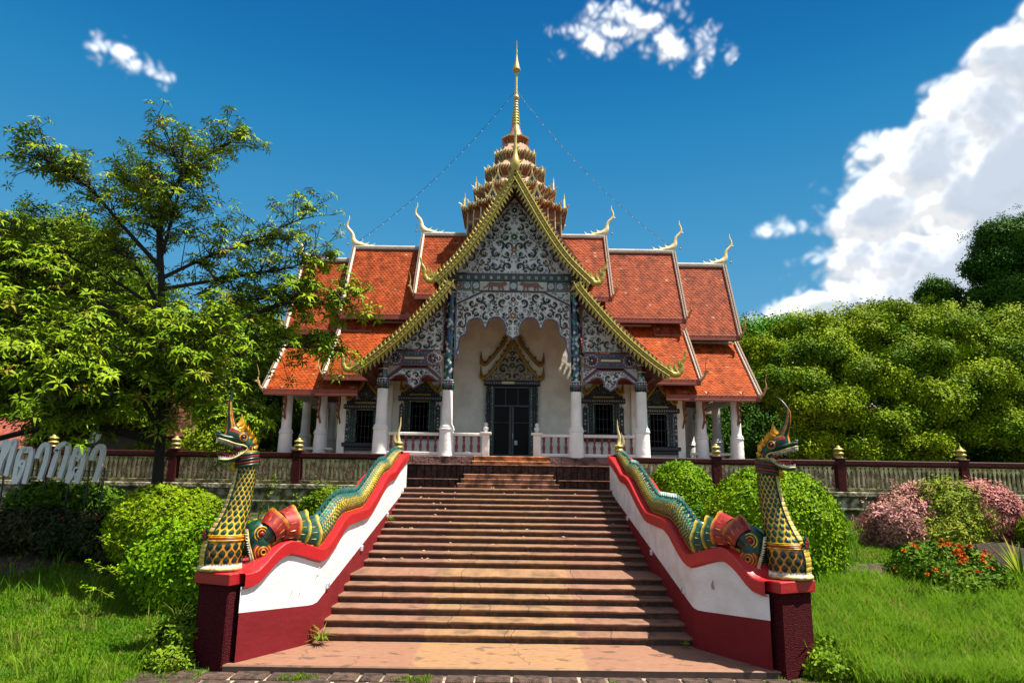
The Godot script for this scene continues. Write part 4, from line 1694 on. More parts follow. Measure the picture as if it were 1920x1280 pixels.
# a tiled slope between an eave line and a top line; a, b are the ends of the eave, up points to the top
func slope(t: Node, a: Vector3, b: Vector3, top_a: Vector3, top_b: Vector3, tint: Color, sd: int) -> Node:
	var ex := (b - a).normalized()
	var ln := a.distance_to(b)
	var upv := (top_a - a) - ex * ex.dot(top_a - a)
	var hgt := upv.length()
	var ey := upv / hgt
	var ez := ex.cross(ey).normalized()
	if ez.y < 0:
		ez = -ez
	var mb := MB.new()
	mb.col = Color(0.16, 0.045, 0.025)
	var dn := -ez * 0.10
	for q in [0, 1]:
		var o = dn * q
		mb.quad(a + o, b + o, top_b + o, top_a + o)
	mb.quad(a + dn, b + dn, b, a)
	mb.quad(b + dn, top_b + dn, top_b, b)
	mb.quad(a, top_a, top_a + dn, a + dn)
	mb.quad(top_a, top_b, top_b + dn, top_a + dn)
	var sl := part(t, "roof_slope", mb, mats.wood)
	var rng := RandomNumberGenerator.new()
	rng.seed = sd
	var xs := []
	var cs := PackedColorArray()
	var rows := int(hgt / 0.118)
	var sa := (top_a - a).dot(ex) / hgt
	var sb := (top_b - b).dot(ex) / hgt
	for r in rows + 1:
		var y := r * 0.118 + 0.03
		var x := y * sa + (0.083 if r % 2 else 0.0) + 0.05
		while x < ln + y * sb - 0.02:
			var o := a + ex * x + ey * (y + rng.randf_range(-0.008, 0.008)) + ez * (0.006 + rng.randf() * 0.006)
			xs.append(Transform3D(Basis(ex, ey, ez).rotated(ez, rng.randf_range(-0.03, 0.03)), o))
			var k := rng.randf_range(0.86, 1.10)
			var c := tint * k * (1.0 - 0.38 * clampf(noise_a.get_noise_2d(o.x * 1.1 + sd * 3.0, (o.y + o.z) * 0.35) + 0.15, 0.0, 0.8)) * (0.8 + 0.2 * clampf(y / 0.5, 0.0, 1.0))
			if rng.randf() < 0.015:
				c = c.lerp(Color(0.5, 0.3, 0.2), 0.4)
			if rng.randf() < 0.04:
				c = c * 0.6
			c.a = 1
			cs.append(c)
			x += 0.17
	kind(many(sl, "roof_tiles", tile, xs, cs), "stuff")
	return sl


func chofa(t: Node, at: Vector3, o: Vector3, sc := 1.0) -> void:
	# ridge-end finial: a long tail on the ridge, a swelling breast and an S-shaped neck
	var mb := MB.new()
	mb.col = Color(0.66, 0.56, 0.30)
	var pts := PackedVector3Array()
	var rr := PackedFloat32Array()
	for q in [[-0.92, 0.03, 0.02], [-0.62, 0.06, 0.07], [-0.30, 0.11, 0.125], [-0.05, 0.18, 0.155], [0.10, 0.36, 0.125], [0.13, 0.56, 0.09], [0.20, 0.74, 0.075], [0.36, 0.92, 0.07], [0.44, 1.08, 0.055], [0.42, 1.26, 0.04], [0.36, 1.44, 0.028], [0.37, 1.62, 0.008]]:
		pts.append(at + o * q[0] * sc + Vector3.UP * q[1] * sc)
		rr.append(q[2] * sc)
	var sm := smooth_path(pts, 4)
	var rs := PackedFloat32Array()
	for i in sm.size():
		var q := i / 4.0
		var j := mini(int(q), rr.size() - 2)
		rs.append(lerpf(rr[j], rr[j + 1], q - j))
	mb.tube(sm, rs, 10, 0.7)
	var sd := o.cross(Vector3.UP)
	for q in [[-0.75, 0.08, 0.30], [-0.45, 0.14, 0.30], [-0.18, 0.22, 0.28]]:
		flame(mb, at + o * q[0] * sc + Vector3.UP * q[1] * sc, (-o * 0.8 + Vector3.UP * 0.45).normalized(), sd, q[2] * sc, 0.12 * sc, 0.05)
	flame(mb, at + o * 0.40 * sc + Vector3.UP * 0.95 * sc, (o + Vector3.UP * 0.3).normalized(), sd, 0.16 * sc, 0.08 * sc, 0.04)
	var c := part(t, "ridge_finial", mb, mats.pale_gold)
	var bell := MB.new()
	bell.col = Color(0.3, 0.25, 0.12)
	bell.tube(PackedVector3Array([at + o * 0.36 + Vector3.UP * 0.5, at + o * 0.36 + Vector3.UP * 0.2]), taper(2, 0.006, 0.006), 4)
	bell.ball(at + o * 0.36 + Vector3.UP * 0.15, Vector3(0.045, 0.055, 0.045), 8, 5)
	part(c, "bell", bell, mats.gold)


func hook(t: Node, at: Vector3, o: Vector3, sc: float, c: Color, m: Material) -> void:
	var mb := MB.new()
	mb.col = c
	var p := smooth_path(PackedVector3Array([at, at + o * 0.16 * sc + Vector3.UP * 0.08 * sc, at + o * 0.30 * sc + Vector3.UP * 0.36 * sc, at + o * 0.28 * sc + Vector3.UP * 0.64 * sc, at + o * 0.42 * sc + Vector3.UP * 1.0 * sc]), 5)
	mb.tube(p, taper(p.size(), 0.085 * sc, 0.008, 0.8), 8, 0.6)
	flame(mb, at + o * 0.2 * sc + Vector3.UP * 0.2 * sc, (o + Vector3.UP * 0.4).normalized(), o.cross(Vector3.UP), 0.3 * sc, 0.14 * sc, 0.05)
	part(t, "eave_finial", mb, m)


func verge(sl: Node, a: Vector3, b: Vector3) -> void:
	var mb := MB.new()
	mb.col = Color(0.52, 0.47, 0.40)
	var k := 12
	var up := (b - a).cross(Vector3.RIGHT).normalized()
	if up.y < 0:
		up = -up
	mb.bar(a - (b - a).normalized() * 0.05, b, 0.16, 0.24, up, 0.02)
	mb.col = Color(0.18, 0.12, 0.09)
	mb.bar(a + up * 0.13 + Vector3(0.03 * signf(a.x), 0, 0), b + up * 0.13 + Vector3(0.03 * signf(a.x), 0, 0), 0.09, 0.05, up, 0.01)
	mb.col = Color(0.42, 0.34, 0.22)
	for i in 34:
		var q := a.lerp(b, (i + 0.5) / 34.0) + up * 0.15
		mb.cone(q, q + up * 0.085 + (a - b).normalized() * 0.03, 0.022, 4)
	part(sl, "verge_board", mb, mats.plaster)


func fascia(sl: Node, a: Vector3, b: Vector3) -> void:
	var mb := MB.new()
	mb.col = Color(0.22, 0.045, 0.022)
	mb.bar(a + Vector3(0, -0.10, 0.0), b + Vector3(0, -0.10, 0.0), 0.06, 0.24, Vector3.UP, 0.008)
	mb.col = Color(0.15, 0.03, 0.016)
	mb.bar(a + Vector3(0, -0.20, 0.035), b + Vector3(0, -0.20, 0.035), 0.04, 0.08, Vector3.UP, 0.005)
	part(sl, "eave_board", mb, mats.wood)


func wing_tier(t: Node, s: int, x_in: float, x_out: float, low: Array, up: Array, tint: Color, tint2: Color, sd: int, with_low := true) -> void:
	# low, up: [eave y, eave d, top y, top d]
	var dr := 31.0
	for bk in [false, true]:
		for q in ([[low, tint2], [up, tint]] if with_low else [[up, tint]]):
			var u: Array = q[0]
			var d0: float = u[1]
			var d1: float = u[3]
			if bk:
				d0 = 2 * dr - d0
				d1 = 2 * dr - d1
			var xa := B + s * x_in
			var xb := B + s * x_out
			if s < 0:
				var sw := xa; xa = xb; xb = sw
			var a := P(xa, u[0], d0); var b := P(xb, u[0], d0)
			var ta := P(xa, u[2], d1); var tb := P(xb, u[2], d1)
			var sl := slope(t, a, b, ta, tb, q[1], sd)
			sd += 1
			var ve := P(B + s * x_out, u[0], d0)
			var vt := P(B + s * x_out, u[2] + 0.03, d1)
			verge(sl, ve, vt)
			fascia(sl, a, b)
			hook(sl, ve + Vector3(s * 0.02, 0.0, 0.05 if not bk else -0.05), Vector3(s * 0.5, 0, 0.86 if not bk else -0.86).normalized(), 0.95, Color(0.40, 0.28, 0.12), mats.pale_gold)
	# band of dark wall between the two roofs
	var mb := MB.new()
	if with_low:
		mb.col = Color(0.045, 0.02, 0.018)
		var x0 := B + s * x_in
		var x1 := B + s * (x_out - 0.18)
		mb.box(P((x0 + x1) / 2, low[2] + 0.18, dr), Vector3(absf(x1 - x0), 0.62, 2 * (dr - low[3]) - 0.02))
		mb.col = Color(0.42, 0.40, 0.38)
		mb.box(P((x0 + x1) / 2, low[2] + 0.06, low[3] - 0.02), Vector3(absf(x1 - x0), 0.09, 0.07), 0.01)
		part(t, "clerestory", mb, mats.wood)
	# ridge coping
	var rd := MB.new()
	rd.col = Color(0.30, 0.27, 0.24)
	rd.box(P(B + s * (x_in + x_out) / 2, up[2] + 0.05, dr), Vector3(x_out - x_in, 0.17, 0.24), 0.03)
	rd.col = Color(0.60, 0.58, 0.54)
	rd.box(P(B + s * (x_in + x_out) / 2, up[2] + 0.15, dr), Vector3(x_out - x_in, 0.06, 0.14), 0.015)
	part(t, "ridge_coping", rd, mats.plaster)
	chofa(t, P(B + s * (x_out - 0.02), up[2] + 0.10, dr), Vector3(s, 0, 0), 0.98)
	# end gable wall
	var gw := MB.new()
	gw.col = Color(0.20, 0.07, 0.04)
	var xg := B + s * (x_out - 0.25)
	gw.tri(P(xg, up[0], up[1] + 0.2), P(xg, up[0], 2 * dr - up[1] - 0.2), P(xg, up[2] - 0.1, dr))
	part(t, "gable_end", gw, mats.wood)


func barge(t: Node, pts: Array, s: float, d: float, sd: int) -> void:
	# carved gold bargeboard following pts (half-profile), teeth below, flame-like crest above
	var line := PackedVector2Array()
	var raw := PackedVector3Array()
	for q in pts:
		raw.append(Vector3(q[0] * s, q[1], 0))
	var sm := smooth_path(raw, 8)
	var mb := MB.new()
	mb.set_x(plane_at(d))
	mb.col = GOLD
	var k := sm.size()
	var up := PackedVector2Array(); var lo := PackedVector2Array()
	for i in k:
		var dr := (sm[mini(i + 1, k - 1)] - sm[maxi(i - 1, 0)]).normalized()
		var nn := Vector2(dr.y, -dr.x) * -s
		if nn.y < 0:
			nn = -nn
		var c := Vector2(sm[i].x, sm[i].y)
		up.append(c)
		lo.append(c - nn * 0.22)
	for i in k - 1:
		for z in [[0.0, 0.10]]:
			mb.quad(Vector3(lo[i].x, lo[i].y, z[1]), Vector3(lo[i + 1].x, lo[i + 1].y, z[1]), Vector3(up[i + 1].x, up[i + 1].y, z[1]), Vector3(up[i].x, up[i].y, z[1]))
			mb.quad(Vector3(up[i].x, up[i].y, z[1]), Vector3(up[i + 1].x, up[i + 1].y, z[1]), Vector3(up[i + 1].x, up[i + 1].y, z[0]), Vector3(up[i].x, up[i].y, z[0]))
			mb.quad(Vector3(lo[i].x, lo[i].y, z[0]), Vector3(lo[i + 1].x, lo[i + 1].y, z[0]), Vector3(lo[i + 1].x, lo[i + 1].y, z[1]), Vector3(lo[i].x, lo[i].y, z[1]))
			mb.quad(Vector3(lo[i].x, lo[i].y, z[0]), Vector3(up[i].x, up[i].y, z[0]), Vector3(up[i + 1].x, up[i + 1].y, z[0]), Vector3(lo[i + 1].x, lo[i + 1].y, z[0]))
	# raised beads along both edges
	for e in [[up, -0.03], [lo, 0.03]]:
		var p := PackedVector3Array()
		for i in k:
			p.append(Vector3(e[0][i].x, e[0][i].y + e[1], 0.105))
		mb.tube(p, taper(k, 0.022, 0.022), 5)
	var bo := part(t, "bargeboard", mb, mats.gold)
	var cr := MB.new()
	cr.set_x(plane_at(d))
	var total := 0.0
	for i in k - 1:
		total += up[i].distance_to(up[i + 1])
	var n := int(total / 0.17)
	for j in n:
		var at := (j + 0.5) / n * total
		var i := 0
		var run := 0.0
		while i < k - 2 and run + up[i].distance_to(up[i + 1]) < at:
			run += up[i].distance_to(up[i + 1])
			i += 1
		var f := (at - run) / maxf(up[i].distance_to(up[i + 1]), 1e-5)
		var pu := up[i].lerp(up[i + 1], f)
		var pl := lo[i].lerp(lo[i + 1], f)
		var dr := (up[i + 1] - up[i]).normalized()     # runs downwards
		var nn := (pu - pl).normalized()
		# crest blade, leaning up the slope
		cr.col = GOLD * 1.05
		flame(cr, Vector3(pu.x, pu.y - 0.02, 0.05), Vector3(nn.x - dr.x * 0.45, nn.y - dr.y * 0.45, 0).normalized(), Vector3.BACK, 0.20, 0.10, 0.05)
		# tooth below
		cr.col = GOLD
		var a := pl - dr * 0.085
		var b := pl + dr * 0.085
		var tip := pl - nn * 0.22 + dr * 0.12
		cr.prism(PackedVector2Array([a, b, tip]), 0.02, 0.09)
		# carved scale on the face
		cr.col = Color(0.34, 0.25, 0.035)
		var mid := pu.lerp(pl, 0.5)
		cr.leaf(Vector3(mid.x, mid.y, 0.103), Vector3(dr.x, dr.y, 0), Vector3.BACK, 0.15, 0.14, 0.02)
	kind(part(bo, "carved_crest", cr, mats.gold), "stuff")
	# upturned serpent at the foot
	var e := sm[k - 1]
	var mf := MB.new()
	mf.set_x(plane_at(d))
	mf.col = GOLD
	var p := smooth_path(PackedVector3Array([Vector3(e.x - 0.12 * s, e.y - 0.02, 0.05), Vector3(e.x + 0.08 * s, e.y - 0.10, 0.05), Vector3(e.x + 0.24 * s, e.y - 0.04, 0.05), Vector3(e.x + 0.33 * s, e.y + 0.14, 0.05), Vector3(e.x + 0.34 * s, e.y + 0.34, 0.05), Vector3(e.x + 0.44 * s, e.y + 0.54, 0.05), Vector3(e.x + 0.50 * s, e.y + 0.82, 0.05)]), 5)
	var pr := PackedFloat32Array()
	for i in p.size():
		pr.append([0.11, 0.11, 0.09, 0.075, 0.06, 0.04, 0.008][mini(i / 5, 6)])
	mf.tube(p, pr, 10, 0.6)
	for q in [[0.20, 0.02, -0.3, 1.0, 0.42], [-0.02, 0.06, -0.3, 1.0, 0.36], [0.36, 0.2, -0.5, 1.0, 0.34]]:
		flame(mf, Vector3(e.x + q[0] * s, e.y + q[1], 0.05), Vector3(q[2] * s, q[3], 0).normalized(), Vector3.BACK * s, q[4], 0.16, 0.06)
	part(bo, "serpent_end", mf, mats.gold)


func column(t: Node, px: float, top: float, mosaic: bool, y_mos: float, d := 25.0, kx := 1.0) -> Node:
	var c := P(px, 0, d)
	var mb := MB.new()
	mb.col = Color(0.74, 0.735, 0.71)
	mb.lathe(pv([[0.30, 3.58], [0.285, 3.7], [0.262, 4.45], [0.255, 4.5], [0.285, 4.52], [0.29, 4.56], [0.26, 4.59], [0.265, 4.63], [0.255, 4.66], [0.215, 4.70], [0.205, 4.78]]), 24, c)
	mb.lathe(pv([[0.205, 4.78], [0.188, y_mos]]), 24, c)
	if not mosaic:
		mb.lathe(pv([[0.188, y_mos], [0.185, top]]), 20, c)
		return part(t, "column", mb, mats.plaster)
	var o := part(t, "column", mb, mats.plaster)
	# lotus petals
	var l := MB.new()
	for rr in 2:
		for j in 12:
			var a := TAU * (j + 0.5 * rr) / 12
			var dr := Vector3(cos(a), 0, sin(a))
			l.col = [Color(0.09, 0.025, 0.05), MGREEN, NAVY][(j + rr) % 3]
			l.leaf(c + dr * 0.195 + Vector3.UP * (y_mos + 0.34), (Vector3.DOWN + dr * 0.06).normalized(), dr, 0.34 if rr == 0 else 0.28, 0.115, 0.03)
	l.col = Color(0.55, 0.53, 0.5)
	for y in [0.18, 0.35]:
		l.lathe(pv([[0.2, y_mos + y], [0.222, y_mos + y + 0.012], [0.222, y_mos + y + 0.03], [0.2, y_mos + y + 0.042]]), 20, c)
	l.col = NAVY
	l.lathe(pv([[0.2, y_mos + 0.22], [0.205, y_mos + 0.35]]), 20, c)
	l.col = Color(0.5, 0.5, 0.5)
	for j in 12:
		var a := TAU * j / 12
		l.ball(c + Vector3(cos(a) * 0.207, y_mos + 0.285, sin(a) * 0.207), Vector3(0.03, 0.035, 0.03), 6, 4)
	part(o, "lotus_collar", l, mats.mosaic)
	# shaft of lozenges
	var g := MB.new()
	var rng := RandomNumberGenerator.new()
	rng.seed = int(px * 100) + 3000
	var y0 := y_mos + 0.39
	var y1 := top - 0.75
	g.col = Color(0.05, 0.03, 0.035)
	g.lathe(pv([[0.172, y0], [0.172, top]]), 18, c)
	var rows := int((y1 - y0) / 0.085)
	var colr := [Color(0.012, 0.04, 0.13), MGREEN, Color(0.42, 0.46, 0.46), PLUM, DKMOS, Color(0.02, 0.15, 0.09), DKMOS, Color(0.30, 0.30, 0.30)]
	for r in rows:
		for j in 8:
			var a := TAU * (j + 0.5 * (r % 2)) / 8
			var h := 0.085
			var w := TAU / 16 * 0.88
			g.col = colr[(r * 3 + j * 5 + rng.randi_range(0, 2)) % 8]
			var q := func(da: float, dy: float) -> Vector3: return c + Vector3(cos(a + da) * 0.181, y0 + (r + 0.5) * h + dy, sin(a + da) * 0.181)
			g.quad(q.call(0, -h * 0.88), q.call(-w, 0), q.call(0, h * 0.88), q.call(w, 0))
	kind(part(o, "lozenge_mosaic", g, mats.mosaic), "stuff")
	# capital of ringed petals
	var cp := MB.new()
	for q in [[0.0, 0.012], [0.24, 0.02], [0.47, 0.03], [0.70, 0.045]]:
		cp.col = Color(0.42, 0.36, 0.22)
		cp.lathe(pv([[0.17 + q[1], y1 + q[0]], [0.195 + q[1], y1 + q[0] + 0.01], [0.195 + q[1], y1 + q[0] + 0.032], [0.17 + q[1], y1 + q[0] + 0.04]]), 20, c)
	for j in 12:
		var a := TAU * j / 12
		var dr := Vector3(cos(a), 0, sin(a))
		for q in 3:
			cp.col = [Color(0.06, 0.03, 0.02), Color(0.09, 0.05, 0.025), Color(0.04, 0.03, 0.03)][q]
			cp.leaf(c + dr * (0.19 + q * 0.01) + Vector3.UP * (y1 + 0.04 + q * 0.235), (Vector3.UP + dr * 0.07).normalized(), dr, 0.22, 0.10, 0.02)
	part(o, "capital", cp, mats.mosaic)
	return o


func animal(mb: MB, ox: float, oy: float, s: float) -> void:
	var body := [[-0.50, 0.23], [-0.46, 0.30], [-0.40, 0.33], [-0.36, 0.345], [-0.33, 0.315], [-0.24, 0.31], [-0.05, 0.30], [0.15, 0.31], [0.26, 0.32], [0.33, 0.28], [0.42, 0.16], [0.50, 0.10], [0.56, 0.15], [0.55, 0.08], [0.49, 0.06], [0.40, 0.11], [0.335, 0.19], [0.33, 0.10], [0.36, 0.0], [0.30, 0.0], [0.26, 0.12], [0.22, 0.14], [0.20, 0.0], [0.14, 0.0], [0.13, 0.15], [-0.06, 0.14], [-0.12, 0.12], [-0.10, 0.0], [-0.17, 0.0], [-0.20, 0.13], [-0.25, 0.12], [-0.28, 0.0], [-0.35, 0.0], [-0.32, 0.15], [-0.35, 0.2], [-0.42, 0.20]]
	var p := PackedVector2Array()
	for q in body:
		p.append(Vector2(ox + q[0] * s, oy + q[1] * 0.95))
	mb.prism(p, 0.0, 0.025)


func opening(t: Node, called: String, px: float, y0: float, y1: float, hw: float, d: float, sd: int, door := false) -> void:
	# a window or door with inlaid surround, cornice and a gilded pediment
	var fw := 0.30 if door else 0.26
	var o := MB.new()
	o.col = Color(0.03, 0.03, 0.034)
	var x := plane_at(d)
	x.origin.x = px
	o.set_x(x)
	for s in [-1.0, 1.0]:
		o.box(Vector3(s * (hw + fw * 0.5), (y0 + y1) / 2, 0.05), Vector3(fw, y1 - y0, 0.16), 0.015)
		if not door:
			o.box(Vector3(s * (hw + fw + 0.10), (y0 + y1) / 2 - 0.08, 0.03), Vector3(0.18, y1 - y0 - 0.16, 0.10), 0.012)
	o.box(Vector3(0, y1 + 0.12, 0.07), Vector3(2 * (hw + fw) + (0.16 if door else 0.5), 0.20, 0.24), 0.02)
	if not door:
		o.box(Vector3(0, y1 + 0.28, 0.05), Vector3(2 * (hw + fw) + 0.3, 0.12, 0.18), 0.015)
		o.box(Vector3(0, y0 - 0.09, 0.08), Vector3(2 * (hw + fw) + 0.5, 0.16, 0.26), 0.02)
		o.box(Vector3(0, y0 - 0.24, 0.05), Vector3(2 * (hw + fw) + 0.36, 0.14, 0.18), 0.02)
	var fr := part(t, called, o, mats.wood)
	var g := MB.new()
	g.set_x(x)
	var rng := RandomNumberGenerator.new()
	rng.seed = sd
	for s in [-1.0, 1.0]:
		var y := y0 + 0.06
		while y < y1 - 0.05:
			flower(g, Vector2(s * (hw + fw * 0.5), y), 0.07, [MGREEN, PLUM, NAVY][rng.randi() % 3], Color(0.45, 0.48, 0.48), 6, 0.0, 0.132)
			for e in [-1.0, 1.0]:
				for h in 2:
					g.col = [Color(0.40, 0.44, 0.44), MGREEN, Color(0.02, 0.13, 0.10)][rng.randi() % 3]
					g.leaf(Vector3(s * (hw + fw * 0.5) + e * 0.105, y - 0.04 + h * 0.07, 0.132), Vector3(0.5 * e, 1, 0).normalized(), Vector3.BACK, 0.065, 0.045, 0.012)
			if not door:
				g.col = [Color(0.36, 0.38, 0.36), DKMOS][rng.randi() % 2]
				g.leaf(Vector3(s * (hw + fw + 0.10), y, 0.082), Vector3.UP, Vector3.BACK, 0.10, 0.09, 0.014)
			y += 0.14
		for e in [0.0, fw]:
			g.col = Color(0.02, 0.14, 0.10)
			g.box(Vector3(s * (hw + e * 0.96 + 0.006), (y0 + y1) / 2, 0.133), Vector3(0.02, y1 - y0 - 0.04, 0.014))
	var w := hw + fw + (0.05 if door else 0.2)
	var q := -w
	while q <= w:
		g.col = Color(0.42, 0.44, 0.44)
		g.ball(Vector3(q, y1 + 0.12, 0.19), Vector3(0.028, 0.028, 0.012), 6, 4)
		q += 0.10
	if not door:
		g.col = GOLD * 0.7
		g.box(Vector3(0, y1 + 0.28, 0.145), Vector3(hw * 2.2, 0.07, 0.012))
	else:
		g.col = GOLD
		g.box(Vector3(-0.16, y1 + 0.125, 0.20), Vector3(0.52, 0.10, 0.02))
	kind(part(fr, "glass_inlay", g, mats.mosaic), "stuff")
	# dark panes
	var gl := MB.new()
	gl.set_x(x)
	gl.col = Color(0.006, 0.006, 0.007)
	gl.box(Vector3(0, (y0 + y1) / 2, -0.06), Vector3(hw * 2, y1 - y0, 0.02))
	part(fr, "pane", gl, mats.dark_glass)
	if not door:
		var lb := MB.new()
		lb.set_x(x)
		lb.col = Color(0.018, 0.017, 0.017)
		for i in 5:
			lb.box(Vector3(lerpf(-hw, hw, (i + 0.5) / 5.0), (y0 + y1) / 2, -0.02), Vector3(0.02, y1 - y0, 0.02))
		for i in 3:
			lb.box(Vector3(0, lerpf(y0, y1, (i + 0.5) / 3.0), -0.02), Vector3(hw * 2, 0.02, 0.022))
		part(fr, "window_bars", lb, mats.satin)
	# pediment
	var yb := y1 + (0.25 if door else 0.34)
	var pw := hw + fw + (0.16 if door else 0.12)
	var ph := 1.72 if door else 1.05
	var ty := MB.new()
	ty.set_x(x)
	ty.col = Color(0.36, 0.34, 0.28) if door else Color(0.05, 0.045, 0.04)
	var tri := PackedVector2Array([Vector2(-pw * 0.80, yb), Vector2(pw * 0.80, yb), Vector2(0, yb + ph * 0.92)])
	ty.prism(tri, 0.0, 0.05)
	var ped := part(fr, "pediment", ty, mats.plaster)
	var tv := MB.new()
	x.origin.z += 0.052
	tv.set_x(x)
	vines(tv, tri, 0.0, true, [0.19, 0.14, 0.08, 0.05] if door else [0.13, 0.08, 0.05], sd)
	kind(part(ped, "glass_inlay", tv, mats.mosaic), "stuff")
	for lay in (2 if door else 1):
		for s in [-1.0, 1.0]:
			var a := MB.new()
			a.set_x(x)
			a.col = Color(0.40, 0.255, 0.03) if lay == 0 else Color(0.32, 0.18, 0.025)
			var dy := 0.60 * lay
			var top := Vector3(0.0, yb + ph, 0.06 - 0.03 * lay)
			if lay == 1:
				top = Vector3(s * 0.24, yb + ph + 0.22, 0.03)
			var mid := Vector3(s * pw * 0.42, yb + ph * 0.46 + dy * 0.95, top.z)
			var low := Vector3(s * pw * 0.86, yb + 0.10 + dy, top.z)
			var p := smooth_path(PackedVector3Array([top, top.lerp(mid, 0.5) + Vector3(-s * 0.03, -0.02, 0), mid, low, Vector3(s * pw * 1.0, yb + 0.12 + dy, top.z), Vector3(s * pw * 1.04, yb + 0.32 + dy, top.z), Vector3(s * pw * 1.05, yb + 0.62 + dy, top.z)]), 6)
			var rr := PackedFloat32Array()
			for i in p.size():
				var f := float(i) / (p.size() - 1)
				rr.append(0.075 if f < 0.66 else lerpf(0.095, 0.01, (f - 0.66) / 0.34))
			a.tube(p, rr, 8, 0.9)
			for i in range(4, p.size() - 12, 3):
				var dd := (p[i + 1] - p[i - 1]).normalized()
				var nn := Vector3(dd.y, -dd.x, 0)
				if nn.y < 0:
					nn = -nn
				a.leaf(p[i] + nn * 0.04, (nn - dd * 0.5).normalized(), Vector3.BACK, 0.13, 0.09, 0.03)
			part(ped, "gilded_serpent", a, mats.gold)


